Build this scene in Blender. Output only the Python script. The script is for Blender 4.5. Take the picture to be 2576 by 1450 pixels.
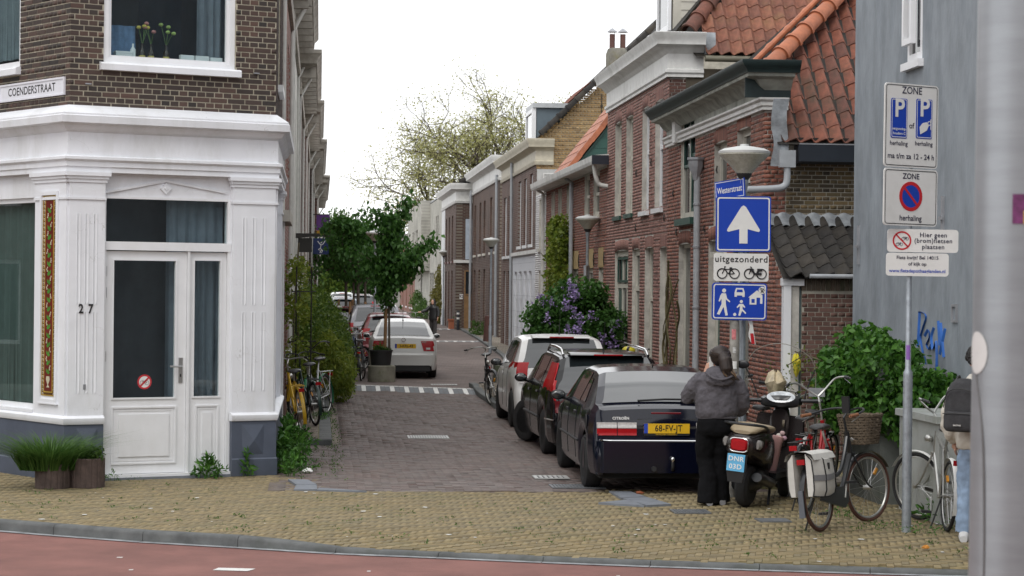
import bpy, bmesh, math, random
import numpy as np
from mathutils import Matrix, Vector, Euler
R = math.radians
random.seed(7); RNG = np.random.default_rng(7)
for o in list(bpy.data.objects): bpy.data.objects.remove(o)
SC = bpy.context.scene
COL = SC.collection
# ------------------------------------------------------------------ camera, sky, sun, exposure
CAM_H = 2.33
ROLL = .0105
cd = bpy.data.cameras.new('camera'); cam = bpy.data.objects.new('camera', cd); COL.objects.link(cam)
cd.sensor_width = 36; cd.lens = 36*5500/2576; cd.clip_end = 2000; cd.clip_start = .1
cd.shift_y = -.0023
cd.dof.use_dof = True; cd.dof.focus_distance = 27; cd.dof.aperture_fstop = 8
cam.matrix_world = Matrix.Translation((0, 0, CAM_H)) @ Matrix.Rotation(R(90), 4, 'X') @ Matrix.Rotation(ROLL, 4, 'Z')
SC.camera = cam
wd = bpy.data.worlds.new('World'); SC.world = wd; wd.use_nodes = True
nt = wd.node_tree; nt.nodes.clear()
wo = nt.nodes.new('ShaderNodeOutputWorld'); bg = nt.nodes.new('ShaderNodeBackground')
sky = nt.nodes.new('ShaderNodeTexSky'); sky.sky_type = 'NISHITA'; sky.sun_disc = False
SUN_EL, SUN_AZ = R(52), R(200)
sky.sun_elevation = SUN_EL; sky.sun_rotation = SUN_AZ
tc = nt.nodes.new('ShaderNodeTexCoord'); mp = nt.nodes.new('ShaderNodeMapping'); mp.inputs['Scale'].default_value = (1.2, 1.2, 3.5)
nz = nt.nodes.new('ShaderNodeTexNoise'); nz.inputs['Scale'].default_value = 2.2; nz.inputs['Detail'].default_value = 7; nz.inputs['Roughness'].default_value = .6
rp = nt.nodes.new('ShaderNodeValToRGB'); rp.color_ramp.elements[0].position = .25; rp.color_ramp.elements[1].position = .58
rp.color_ramp.elements[0].color = (8.3, 8.35, 8.5, 1); rp.color_ramp.elements[1].color = (14.8, 14.8, 14.9, 1)   # bright overcast cloud deck
mx = nt.nodes.new('ShaderNodeMix'); mx.data_type = 'RGBA'; mx.inputs['Factor'].default_value = .92
nt.links.new(tc.outputs['Generated'], mp.inputs[0]); nt.links.new(mp.outputs[0], nz.inputs[0]); nt.links.new(nz.outputs[0], rp.inputs[0])
nt.links.new(sky.outputs[0], mx.inputs['A']); nt.links.new(rp.outputs[0], mx.inputs['B'])
nt.links.new(mx.outputs['Result'], bg.inputs[0]); bg.inputs[1].default_value = .1
nt.links.new(bg.outputs[0], wo.inputs[0])
sl = bpy.data.lights.new('sun', 'SUN'); sl.energy = .9; sl.angle = R(25); sl.color = (1, .97, .92)
so = bpy.data.objects.new('sun', sl); COL.objects.link(so)
sd = Vector((math.sin(SUN_AZ)*math.cos(SUN_EL), math.cos(SUN_AZ)*math.cos(SUN_EL), math.sin(SUN_EL)))
so.rotation_euler = sd.to_track_quat('Z', 'Y').to_euler()
SC.view_settings.view_transform = 'Standard'; SC.view_settings.look = 'None'; SC.view_settings.gamma = 1; SC.view_settings.exposure = .33
SC.render.engine = 'CYCLES'
SC.cycles.max_bounces = 6; SC.cycles.transparent_max_bounces = 12; SC.cycles.use_denoising = True
# ------------------------------------------------------------------ frames
TH = math.atan(484/5500)
U = Vector((-math.sin(TH), math.cos(TH), 0)); W = Vector((math.cos(TH), math.sin(TH), 0)); ZZ = Vector((0, 0, 1))
def gz(s):                                    # the street climbs gently away from the corner
    return 0 if s < 40 else .008*(min(s, 150)-40)
def S(l, s, z=None): return W*l + U*s + ZZ*(gz(s) if z is None else z)
def frame(o, x, y):                           # matrix from an origin, an along axis and an outward axis
    x = Vector(x).to_3d(); y = Vector(y).to_3d(); m = Matrix.Identity(4)
    m.col[0][:3] = x; m.col[1][:3] = y; m.col[2][:3] = (0, 0, 1); m.col[3][:3] = Vector(o).to_3d()
    return m
def T(x, y, z): return Matrix.Translation((x, y, z))
def RZ(a): return Matrix.Rotation(a, 4, 'Z')
def RX(a): return Matrix.Rotation(a, 4, 'X')
def RY(a): return Matrix.Rotation(a, 4, 'Y')
def SCL(x, y, z): return Matrix.Diagonal((x, y, z, 1))
STREET = frame((0, 0, 0), W, U)               # local x = across the street, y = down the street
def project(p):
    d = Vector(p); c, s_ = math.cos(ROLL), math.sin(ROLL)
    if d.y < .5: return (-1, -1)
    x = d.x/d.y*5500; y = -(d.z-CAM_H)/d.y*5500 - 6
    return (1288 + x*c - y*s_, 725 + x*s_ + y*c)
# ------------------------------------------------------------------ materials
MAT = {}
def nodes(m):
    m.use_nodes = True; n = m.node_tree; n.nodes.clear()
    out = n.nodes.new('ShaderNodeOutputMaterial'); return n, out
def pm(name, col, rough=.6, metal=0, var=.12, scale=6., bump=0., bscale=60., spec=.5, coat=0, stretch=None, alpha=1, ramp=None, sub=0, dirt=None, crack=0):
    if name in MAT: return MAT[name]
    m = bpy.data.materials.new(name); n, out = nodes(m); MAT[name] = m
    b = n.nodes.new('ShaderNodeBsdfPrincipled'); n.links.new(b.outputs[0], out.inputs[0])
    b.inputs['Roughness'].default_value = rough; b.inputs['Metallic'].default_value = metal
    b.inputs['Specular IOR Level'].default_value = spec; b.inputs['Coat Weight'].default_value = coat; b.inputs['Coat Roughness'].default_value = .03
    g = n.nodes.new('ShaderNodeTexCoord'); mpn = n.nodes.new('ShaderNodeMapping'); n.links.new(g.outputs['Object'], mpn.inputs[0])
    if stretch: mpn.inputs['Scale'].default_value = stretch
    t = n.nodes.new('ShaderNodeTexNoise'); t.inputs['Scale'].default_value = scale; t.inputs['Detail'].default_value = 6; t.inputs['Roughness'].default_value = .62
    n.links.new(mpn.outputs[0], t.inputs[0])
    def mixc(a, b_, fac, blend='MIX'):
        k = n.nodes.new('ShaderNodeMix'); k.data_type = 'RGBA'; k.blend_type = blend
        for s_, v in ((k.inputs['A'], a), (k.inputs['B'], b_), (k.inputs['Factor'], fac)):
            if hasattr(v, 'node'): n.links.new(v, s_)
            elif isinstance(v, (int, float)): s_.default_value = v
            else: s_.default_value = (*v, 1)
        return k.outputs['Result']
    def mr(src, a, b_, c=0, d=1):
        k = n.nodes.new('ShaderNodeMapRange'); n.links.new(src, k.inputs[0])
        for i, v in enumerate((a, b_, c, d)): k.inputs[i+1].default_value = v
        return k.outputs[0]
    if ramp:                                   # one colour for each piece, drawn from the ramp
        oi = n.nodes.new('ShaderNodeObjectInfo'); at_ = n.nodes.new('ShaderNodeAttribute'); at_.attribute_name = 'tint'
        ad = n.nodes.new('ShaderNodeMath'); ad.operation = 'ADD'; fr = n.nodes.new('ShaderNodeMath'); fr.operation = 'FRACT'
        n.links.new(oi.outputs['Random'], ad.inputs[0]); n.links.new(at_.outputs['Fac'], ad.inputs[1]); n.links.new(ad.outputs[0], fr.inputs[0])
        cr = n.nodes.new('ShaderNodeValToRGB'); cr.color_ramp.interpolation = 'LINEAR'
        els = cr.color_ramp.elements
        while len(els) < len(ramp): els.new(.5)
        for i, c in enumerate(ramp): els[i].position = i/(len(ramp)-1); els[i].color = (*c, 1)
        n.links.new(fr.outputs[0], cr.inputs[0]); basec = cr.outputs[0]
    else: basec = col
    if var:
        f = mr(t.outputs[0], .32, .68, 1-var, 1+var)
        cc = n.nodes.new('ShaderNodeCombineXYZ')
        for i in range(3): n.links.new(f, cc.inputs[i])
        basec = mixc(basec, cc.outputs[0], 1., 'MULTIPLY')
    if dirt:                                   # stains with a shape of their own: (colour, amount, scale, vertical stretch)
        t2 = n.nodes.new('ShaderNodeTexNoise'); t2.inputs['Scale'].default_value = dirt[2]; t2.inputs['Detail'].default_value = 8; t2.inputs['Roughness'].default_value = .7
        mp2 = n.nodes.new('ShaderNodeMapping'); mp2.inputs['Scale'].default_value = (1, 1, dirt[3] if len(dirt) > 3 else 1); mp2.inputs['Location'].default_value = (3.1, 1.7, 5.2)
        gg = n.nodes.new('ShaderNodeNewGeometry'); n.links.new(gg.outputs['Position'], mp2.inputs[0]); n.links.new(mp2.outputs[0], t2.inputs[0])
        basec = mixc(basec, dirt[0], mr(t2.outputs[0], .5, .75, 0, dirt[1]))
    if crack:                                  # hairline cracks of flaking paint
        gg = n.nodes.new('ShaderNodeNewGeometry'); v = n.nodes.new('ShaderNodeTexVoronoi'); v.feature = 'DISTANCE_TO_EDGE'; v.inputs['Scale'].default_value = 3.2
        ws = n.nodes.new('ShaderNodeTexNoise'); ws.inputs['Scale'].default_value = 5; n.links.new(gg.outputs['Position'], ws.inputs[0])
        va = n.nodes.new('ShaderNodeVectorMath'); va.operation = 'MULTIPLY_ADD'; n.links.new(ws.outputs['Color'], va.inputs[0]); va.inputs[1].default_value = (.35,)*3; n.links.new(gg.outputs['Position'], va.inputs[2])
        n.links.new(va.outputs[0], v.inputs['Vector'])
        ms = n.nodes.new('ShaderNodeTexNoise'); ms.inputs['Scale'].default_value = 1.6; n.links.new(gg.outputs['Position'], ms.inputs[0])
        line = mr(v.outputs[0], 0, .007, 1, 0); gate = mr(ms.outputs[0], .57, .63, 0, crack)
        mu = n.nodes.new('ShaderNodeMath'); mu.operation = 'MULTIPLY'; n.links.new(line, mu.inputs[0]); n.links.new(gate, mu.inputs[1])
        basec = mixc(basec, (.28, .27, .25), mu.outputs[0])
    if hasattr(basec, 'node'): n.links.new(basec, b.inputs['Base Color'])
    else: b.inputs['Base Color'].default_value = (*basec, 1)
    if bump:
        t3 = n.nodes.new('ShaderNodeTexNoise'); t3.inputs['Scale'].default_value = bscale; t3.inputs['Detail'].default_value = 4
        n.links.new(mpn.outputs[0], t3.inputs[0])
        bp = n.nodes.new('ShaderNodeBump'); bp.inputs['Strength'].default_value = bump; bp.inputs['Distance'].default_value = .01
        n.links.new(t3.outputs[0], bp.inputs['Height']); n.links.new(bp.outputs[0], b.inputs['Normal'])
    if sub: b.inputs['Subsurface Weight'].default_value = sub; b.inputs['Subsurface Radius'].default_value = (.02, .008, .004)
    if alpha < 1: b.inputs['Alpha'].default_value = alpha
    return m
def glass(name='window_glass', tint=(.9, .95, .95), refl=1.0):
    if name in MAT: return MAT[name]
    m = bpy.data.materials.new(name); n, out = nodes(m); MAT[name] = m
    tr = n.nodes.new('ShaderNodeBsdfTransparent'); tr.inputs[0].default_value = (*tint, 1)
    gl = n.nodes.new('ShaderNodeBsdfGlossy'); gl.inputs['Roughness'].default_value = .01
    g = n.nodes.new('ShaderNodeNewGeometry'); dt = n.nodes.new('ShaderNodeVectorMath'); dt.operation = 'DOT_PRODUCT'; n.links.new(g.outputs['Normal'], dt.inputs[0]); n.links.new(g.outputs['Incoming'], dt.inputs[1])
    def mth(op, a, b):
        k_ = n.nodes.new('ShaderNodeMath'); k_.operation = op
        for i, v in enumerate((a, b)):
            if hasattr(v, 'node'): n.links.new(v, k_.inputs[i])
            else: k_.inputs[i].default_value = v
        return k_
    c_ = mth('ABSOLUTE', dt.outputs['Value'], 0); p5 = mth('POWER', mth('SUBTRACT', 1., c_.outputs[0]).outputs[0], 5.); mu = mth('MULTIPLY_ADD', p5.outputs[0], .95*refl); mu.inputs[2].default_value = .045*refl
    k = n.nodes.new('ShaderNodeMixShader'); n.links.new(mu.outputs[0], k.inputs[0]); n.links.new(tr.outputs[0], k.inputs[1]); n.links.new(gl.outputs[0], k.inputs[2])
    n.links.new(k.outputs[0], out.inputs[0]); return m
def leafmat(name, c1, c2, trans=.35):
    if name in MAT: return MAT[name]
    m = bpy.data.materials.new(name); n, out = nodes(m); MAT[name] = m
    at_ = n.nodes.new('ShaderNodeAttribute'); at_.attribute_name = 'tint'
    k = n.nodes.new('ShaderNodeMix'); k.data_type = 'RGBA'; k.inputs['A'].default_value = (*c1, 1); k.inputs['B'].default_value = (*c2, 1); n.links.new(at_.outputs['Fac'], k.inputs['Factor'])
    b = n.nodes.new('ShaderNodeBsdfPrincipled'); b.inputs['Roughness'].default_value = .5; b.inputs['Specular IOR Level'].default_value = .35; n.links.new(k.outputs['Result'], b.inputs[0])
    t = n.nodes.new('ShaderNodeBsdfTranslucent'); n.links.new(k.outputs['Result'], t.inputs[0])
    s_ = n.nodes.new('ShaderNodeMixShader'); s_.inputs[0].default_value = trans; n.links.new(b.outputs[0], s_.inputs[1]); n.links.new(t.outputs[0], s_.inputs[2]); n.links.new(s_.outputs[0], out.inputs[0])
    return m
def brickmat(name, cols, mortar, bw=.215, bh=.0625, bump=.5, axes='xz'):
    """brick pattern for walls too far off to tell the bricks apart (wall-local x, z)"""
    if name in MAT: return MAT[name]
    m = bpy.data.materials.new(name); n, out = nodes(m); MAT[name] = m
    g = n.nodes.new('ShaderNodeTexCoord'); sp = n.nodes.new('ShaderNodeSeparateXYZ'); cb = n.nodes.new('ShaderNodeCombineXYZ'); n.links.new(g.outputs['Object'], sp.inputs[0])
    n.links.new(sp.outputs['xyz'.index(axes[0])], cb.inputs[0]); n.links.new(sp.outputs['xyz'.index(axes[1])], cb.inputs[1])
    t = n.nodes.new('ShaderNodeTexBrick'); n.links.new(cb.outputs[0], t.inputs[0])
    t.inputs['Scale'].default_value = 1; t.inputs['Brick Width'].default_value = bw; t.inputs['Row Height'].default_value = bh; t.inputs['Mortar Size'].default_value = .008
    t.inputs['Color1'].default_value = (*cols[0], 1); t.inputs['Color2'].default_value = (*cols[1], 1); t.inputs['Mortar'].default_value = (*mortar, 1)
    nz_ = n.nodes.new('ShaderNodeTexNoise'); nz_.inputs['Scale'].default_value = 1.3; nz_.inputs['Detail'].default_value = 7; n.links.new(g.outputs['Object'], nz_.inputs[0])
    mr = n.nodes.new('ShaderNodeMapRange'); n.links.new(nz_.outputs[0], mr.inputs[0]); mr.inputs[1].default_value = .3; mr.inputs[2].default_value = .7; mr.inputs[3].default_value = .72; mr.inputs[4].default_value = 1.25
    k = n.nodes.new('ShaderNodeMix'); k.data_type = 'RGBA'; k.blend_type = 'MULTIPLY'; k.inputs['Factor'].default_value = 1; n.links.new(t.outputs[0], k.inputs['A']); n.links.new(mr.outputs[0], k.inputs['B'])
    b = n.nodes.new('ShaderNodeBsdfPrincipled'); b.inputs['Roughness'].default_value = .85; n.links.new(k.outputs['Result'], b.inputs[0])
    bp = n.nodes.new('ShaderNodeBump'); bp.invert = True; bp.inputs['Strength'].default_value = bump; bp.inputs['Distance'].default_value = .01; n.links.new(t.outputs['Fac'], bp.inputs['Height']); n.links.new(bp.outputs[0], b.inputs['Normal'])
    n.links.new(b.outputs[0], out.inputs[0]); return m
# ------------------------------------------------------------------ mesh builder
class MB:
    def __init__(s): s.v = []; s.f = []; s.t = None
    def add(s, vs, fs):
        k = len(s.v); s.v += [tuple(p) for p in vs]; s.f += [tuple(i+k for i in f) for f in fs]; return s
    def box(s, x0, x1, y0, y1, z0, z1):
        return s.add([(x, y, z) for z in (z0, z1) for y in (y0, y1) for x in (x0, x1)],
                     [(0, 2, 3, 1), (4, 5, 7, 6), (0, 1, 5, 4), (2, 6, 7, 3), (0, 4, 6, 2), (1, 3, 7, 5)])
    def obox(s, M, sx, sy, sz):
        t = MB().box(-sx/2, sx/2, -sy/2, sy/2, -sz/2, sz/2); return s.add([M @ Vector(p) for p in t.v], t.f)
    def join(s, o, M=None):
        return s.add([M @ Vector(p) for p in o.v] if M is not None else o.v, o.f)
    def prism(s, pts, a, b, axis='y'):                 # a 2D outline pushed from a to b along an axis
        n = len(pts)
        def P(p, h): return {'y': (p[0], h, p[1]), 'x': (h, p[0], p[1]), 'z': (p[0], p[1], h)}[axis]
        return s.add([P(p, a) for p in pts]+[P(p, b) for p in pts],
                     [tuple(range(n))[::-1], tuple(range(n, 2*n))]+[(i, (i+1) % n, n+(i+1) % n, n+i) for i in range(n)])
    def tube(s, pts, r, n=8, closed=False, cap=True):
        pts = [Vector(p) for p in pts]; m = len(pts); rs = r if hasattr(r, '__len__') else [r]*m
        k = len(s.v); up = None
        for i, p in enumerate(pts):
            a = pts[(i-1) % m] if (closed or i > 0) else p; b = pts[(i+1) % m] if (closed or i < m-1) else p
            t = (b-a)
            t = t.normalized() if t.length > 1e-9 else Vector((0, 0, 1))
            if up is None: up = t.orthogonal().normalized()
            up = (up - t*up.dot(t)); up = up.normalized() if up.length > 1e-6 else t.orthogonal().normalized()
            sd_ = t.cross(up)
            rx, ry = rs[i] if hasattr(rs[i], '__len__') else (rs[i], rs[i])
            for j in range(n):
                an = 2*math.pi*j/n; s.v.append(tuple(p + up*(math.cos(an)*rx) + sd_*(math.sin(an)*ry)))
        for i in range(m if closed else m-1):
            for j in range(n):
                a0 = k+i*n; b0 = k+((i+1) % m)*n
                s.f.append((a0+j, a0+(j+1) % n, b0+(j+1) % n, b0+j))
        if cap and not closed:
            s.f.append(tuple(range(k, k+n))[::-1]); s.f.append(tuple(range(k+(m-1)*n, k+m*n)))
        return s
    def lathe(s, prof, n=20, M=None):
        k = len(s.v)
        for (r, z) in prof:
            for j in range(n):
                a = 2*math.pi*j/n; p = Vector((r*math.cos(a), r*math.sin(a), z)); s.v.append(tuple(M @ p if M is not None else p))
        for i in range(len(prof)-1):
            for j in range(n): s.f.append((k+i*n+j, k+i*n+(j+1) % n, k+(i+1)*n+(j+1) % n, k+(i+1)*n+j))
        if prof[0][0] > 1e-6: s.f.append(tuple(range(k, k+n))[::-1])
        if prof[-1][0] > 1e-6: s.f.append(tuple(range(k+(len(prof)-1)*n, k+len(prof)*n)))
        return s
    def grid(s, rows, close=False):                    # rows of points -> quads
        k = len(s.v); m = len(rows[0])
        for r_ in rows: s.v += [tuple(p) for p in r_]
        for i in range(len(rows)-1):
            for j in range(m-1+(1 if close else 0)):
                s.f.append((k+i*m+j, k+i*m+(j+1) % m, k+(i+1)*m+(j+1) % m, k+(i+1)*m+j))
        return s
    def ell(s, c, r, n=12, m=8, M=None):
        prof = [(math.sin(math.pi*i/m), -math.cos(math.pi*i/m)) for i in range(m+1)]
        prof[0] = (1e-7, -1); prof[-1] = (1e-7, 1)
        MM = T(*c) @ (M or Matrix.Identity(4)) @ SCL(*r); return s.lathe(prof, n, MM)
    def mesh(s, name, smooth=True, ang=38):
        me = bpy.data.meshes.new(name); me.from_pydata(s.v, [], s.f)
        if s.t is not None:
            a = me.attributes.new('tint', 'FLOAT', 'FACE'); a.data.foreach_set('value', np.asarray(s.t, dtype=np.float32))
        if smooth and len(me.polygons):
            me.polygons.foreach_set('use_smooth', [True]*len(me.polygons)); me.set_sharp_from_angle(angle=R(ang))
        me.update(); return me
def link(name, me, mat, parent=None, M=None, label=None, kind=None):
    o = bpy.data.objects.new(name, me); COL.objects.link(o)
    if mat is not None and me is not None and not me.materials: me.materials.append(mat)
    if parent is not None: o.parent = parent
    if M is not None: o.matrix_basis = M
    if label: o['label'] = label
    if kind: o['kind'] = kind
    return o
def part(name, mb, mat, parent, M=None, smooth=True, label=None, kind=None):
    return link(name, mb.mesh(name, smooth), mat, parent, M, label, kind)
def tag(o, label, cat, group=None):
    o['label'] = label; o['category'] = cat
    if group: o['group'] = group
    return o
def thing(name, label, cat, M=None, group=None):
    o = bpy.data.objects.new(name, None); COL.objects.link(o); o.empty_display_size = .2
    if M is not None: o.matrix_basis = M
    return tag(o, label, cat, group)
def struct(name, mb, mat, M=None, smooth=False):
    o = part(name, mb, mat, None, M, smooth); o['kind'] = 'structure'; return o
def copy_tree(o, parent=None):
    c = o.copy(); COL.objects.link(c); c.parent = parent
    for ch in o.children: copy_tree(ch, c)
    return c
def wmat(o):
    m = o.matrix_basis.copy(); p = o.parent
    while p: m = p.matrix_basis @ m; p = p.parent
    return m
UNIT = None
def unit_box():
    global UNIT
    UNIT = MB().box(-.5, .5, -.5, .5, -.5, .5); return UNIT
UB = {}
def unit_mesh(mat):
    if mat.name not in UB:
        me = unit_box().mesh('brick_'+mat.name, False); me.materials.append(mat); UB[mat.name] = me
    return UB[mat.name]
def pieces(parent, M, P, mat, name='brick', nind=300, ok=None, stuff='brickwork', key=None):
    """P: array (n,7) cx,cy,cz,sx,sy,sz,rotz in the frame M under parent. The nind that show largest become objects of their own, the rest one mesh."""
    P = np.asarray(P, dtype=float)
    if len(P) == 0: return
    WM = (wmat(parent) @ M) if parent is not None else M
    A = np.array(WM); C = P[:, :3] @ A[:3, :3].T + A[:3, 3]
    d = np.linalg.norm(C - np.array([0, 0, CAM_H]), axis=1)
    pr = np.array([project(c) for c in C]); inf = (pr[:, 0] > 0) & (pr[:, 0] < 2576) & (pr[:, 1] > 0) & (pr[:, 1] < 1450)
    if ok is not None: inf &= np.array([ok(p, q) for p, q in zip(P, pr)])
    sc = np.where(inf, np.sqrt(P[:, 3]*np.maximum(P[:, 5], P[:, 4]))/d, -1)
    order = np.argsort(-sc); ind = [i for i in order[:nind] if sc[i] > 0]
    me = unit_mesh(mat)
    for i in ind:
        p = P[i]; o = bpy.data.objects.new(name, me); COL.objects.link(o); o.parent = parent
        o.matrix_basis = M @ T(*p[:3]) @ RZ(p[6]) @ SCL(*p[3:6])
    rest = np.ones(len(P), bool); rest[ind] = False; Q = P[rest]
    if len(Q) == 0: return
    u = np.array([(x, y, z) for z in (-.5, .5) for y in (-.5, .5) for x in (-.5, .5)])
    L = u[None]*Q[:, None, 3:6]; c, s_ = np.cos(Q[:, 6])[:, None], np.sin(Q[:, 6])[:, None]
    V = np.stack([L[..., 0]*c - L[..., 1]*s_, L[..., 0]*s_ + L[..., 1]*c, L[..., 2]], -1) + Q[:, None, :3]
    Fq = np.array([(0, 2, 3, 1), (4, 5, 7, 6), (0, 1, 5, 4), (2, 6, 7, 3), (0, 4, 6, 2), (1, 3, 7, 5)])
    Fc = (np.arange(len(Q))[:, None, None]*8 + Fq[None]).reshape(-1, 4)
    me2 = raw_mesh(stuff, V.reshape(-1, 3), Fc, np.repeat(RNG.random(len(Q)), 6))
    o = link(stuff, me2, mat, parent, M); o['kind'] = 'stuff'; return o
def raw_mesh(name, V, Fc, tint=None, smooth=False):
    me = bpy.data.meshes.new(name); nf, k = Fc.shape
    me.vertices.add(len(V)); me.vertices.foreach_set('co', np.ascontiguousarray(V, dtype=np.float32).ravel())
    me.loops.add(nf*k); me.loops.foreach_set('vertex_index', np.ascontiguousarray(Fc, dtype=np.int32).ravel())
    me.polygons.add(nf); me.polygons.foreach_set('loop_start', np.arange(0, nf*k, k, dtype=np.int32))
    if tint is not None:
        a = me.attributes.new('tint', 'FLOAT', 'FACE'); a.data.foreach_set('value', np.asarray(tint, dtype=np.float32))
    me.update(calc_edges=True)
    if smooth: me.polygons.foreach_set('use_smooth', [True]*nf)
    me.validate(); return me
def wall_mb(x0, x1, z0, z1, holes, t=.25, y=0):
    """a wall slab (front at y, back at y-t) with rectangular openings (x0,x1,z0,z1)"""
    xs = sorted({x0, x1, *[v for h in holes for v in h[:2] if x0 < v < x1]}); zs = sorted({z0, z1, *[v for h in holes for v in h[2:4] if z0 < v < z1]})
    def solid(i, j):
        if not (0 <= i < len(xs)-1 and 0 <= j < len(zs)-1): return False
        cx, cz = (xs[i]+xs[i+1])/2, (zs[j]+zs[j+1])/2
        return not any(h[0] < cx < h[1] and h[2] < cz < h[3] for h in holes)
    m = MB(); a, b = y, y-t
    for i in range(len(xs)-1):
        for j in range(len(zs)-1):
            if not solid(i, j): continue
            X0, X1, Z0, Z1 = xs[i], xs[i+1], zs[j], zs[j+1]
            q = [[(X0, a, Z0), (X0, a, Z1), (X1, a, Z1), (X1, a, Z0)], [(X0, b, Z0), (X1, b, Z0), (X1, b, Z1), (X0, b, Z1)]]
            if not solid(i-1, j): q.append([(X0, a, Z0), (X0, b, Z0), (X0, b, Z1), (X0, a, Z1)])
            if not solid(i+1, j): q.append([(X1, a, Z0), (X1, a, Z1), (X1, b, Z1), (X1, b, Z0)])
            if not solid(i, j-1): q.append([(X0, a, Z0), (X1, a, Z0), (X1, b, Z0), (X0, b, Z0)])
            if not solid(i, j+1): q.append([(X0, a, Z1), (X0, b, Z1), (X1, b, Z1), (X1, a, Z1)])
            for f in q: m.add(f, [(0, 1, 2, 3)])
    return m
def brick_rects(x0, x1, z0, z1, holes, bl=.21, bh=.052, j=.0105, proud=.006, dep=.03, y=0, bond='cross', clip=None, solder=True):
    """brick pieces of a wall in cross bond; holes are left open and get a row of bricks on end above them"""
    out = []; ch = bh+j; k = 0; z = z0
    hs = [(h[0], h[1], h[2], h[3]+(.215 if (solder and (len(h) < 5 or h[4])) else 0)) for h in holes]
    while z+bh <= z1+.001:
        zc = z+bh/2; head = (k % 2 == 1) and bond == 'cross'
        L = (bl-j)/2 if head else bl; off = 0 if head else ((bl+j)/4 if (k//2) % 2 else -(bl+j)/4)
        if bond == 'run': L = bl; off = (bl+j)/2*(k % 2)
        x = x0-off-(bl+j)
        while x < x1:
            segs = [(max(x, x0), min(x+L, x1))]
            for h in hs:
                if h[2]-.002 < zc < h[3]+.002:
                    ns = []
                    for a, b in segs:
                        if b <= h[0] or a >= h[1]: ns.append((a, b)); continue
                        if a < h[0]: ns.append((a, h[0]))
                        if b > h[1]: ns.append((h[1], b))
                    segs = ns
            for a, b in segs:
                if b-a > .025 and (clip is None or clip((a+b)/2, zc)):
                    out.append(((a+b)/2, y+proud/2-dep/2+random.uniform(-.0015, .0015), zc, b-a-.001, dep+proud, bh, 0))
            x += L+j
        z += ch; k += 1
    if solder:
        for h in holes:
            if len(h) > 4 and not h[4]: continue
            n = max(3, int((h[1]-h[0])/.0625)); w = (h[1]-h[0])/n
            for i in range(n):
                t = (i+.5)/n*2-1; out.append((h[0]+w*(i+.5), y+proud/2-dep/2+.002, h[3]+.105+.035*(1-t*t)-.012, w-.009, dep+proud, .205, 0))
    return out
TS = bpy.data.scenes.new('lettering_bench')
def evaluated(o):                               # evaluate one helper object on its own bench
    TS.collection.objects.link(o); vl = TS.view_layers[0]; vl.update(); return bpy.data.meshes.new_from_object(o.evaluated_get(vl.depsgraph))
def text_mb(txt, size=1, bold=0, space=1, align='CENTER', depth=0, shear=0, sx=1):
    c = bpy.data.curves.new('lettering', 'FONT'); c.body = txt; c.size = size; c.offset = bold; c.space_character = space; c.align_x = align; c.align_y = 'CENTER'; c.shear = shear; c.extrude = depth; c.resolution_u = 3
    o = bpy.data.objects.new('lettering', c); me = evaluated(o)
    m = MB(); m.add([(v.co.x*sx, v.co.y, v.co.z) for v in me.vertices], [tuple(p.vertices) for p in me.polygons])
    bpy.data.objects.remove(o); bpy.data.curves.remove(c); bpy.data.meshes.remove(me); return m
def flat_text(txt, size, x, z, y, **k):            # lettering upright in the x/z plane, facing +y or -y
    mirror = k.pop('mirror', False); t = text_mb(txt, size, **k); m = MB()
    m.add([((-1 if mirror else 1)*p[0]+x, y+p[2], p[1]+z) for p in t.v], t.f); return m
def rrect(w, h, r, n=5):
    pts = []
    for cx, cz, a0 in ((w/2-r, h/2-r, 0), (-w/2+r, h/2-r, 90), (-w/2+r, -h/2+r, 180), (w/2-r, -h/2+r, 270)):
        for i in range(n+1):
            a = R(a0+90*i/n); pts.append((cx+r*math.cos(a), cz+r*math.sin(a)))
    return pts
def catmull(pts, k=6):
    P = [Vector(p) for p in pts]; out = []
    for i in range(len(P)-1):
        p0, p1, p2, p3 = P[max(i-1, 0)], P[i], P[i+1], P[min(i+2, len(P)-1)]
        for j in range(k):
            t = j/k; out.append(.5*((2*p1)+(p2-p0)*t+(2*p0-5*p1+4*p2-p3)*t*t+(3*p1-p0-3*p2+p3)*t**3))
    return out+[P[-1]]
# ------------------------------------------------------------------ ground, road, pavements
def gz(s, l=1.9):                              # level of the side street: flat, a speed ramp, then a slight climb
    e = s + .59*(min(max(l, .3), 3.6)-1.9)
    if e < 47.1: return 0
    if e < 47.9: return .08*(e-47.1)/.8
    if e < 49: return .08
    if e < 51.5: return .08*(51.5-e)/2.5
    return .0025*(min(e, 150)-51.5)
def S(l, s, z=None): return W*l + U*s + ZZ*(gz(s, l) if z is None else z)
SL = lambda p: (Vector(p).dot(W), Vector(p).dot(U))
KX = [-14, -7, -4.94, -4.29, -3.38, -2.3, -1.5, -.62, .74, 2.4, 3.69, 9, 16]; KY = [25.6, 22.3, 21.2, 20.84, 20.39, 20.0, 19.66, 19.46, 19.1, 18.8, 18.6, 17.85, 16.9]
def yk(x): return float(np.interp(x, KX, KY))
def pz(x, y):                                  # pavement dips to the road at the lowered kerb
    a = min(max((x+2.3)/.9, 0), 1); b = min(max(1-(y-yk(x))/1.5, 0), 1); return -.06*a*b
yel = [(.215, .168, .086), (.25, .195, .102), (.195, .158, .09), (.262, .205, .108), (.225, .172, .087), (.185, .15, .086), (.24, .192, .104)]
brn = [(.10, .072, .064), (.14, .098, .086), (.125, .104, .094), (.165, .13, .115), (.095, .072, .066), (.14, .117, .105), (.145, .10, .088)]
m_yel = pm('yellow_clinker', None, .82, var=.22, scale=14, bump=.25, ramp=yel, dirt=((.10, .12, .045), .35, 1.1))
m_brn = pm('brown_clinker', None, .62, var=.2, scale=14, bump=.25, ramp=brn)
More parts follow.
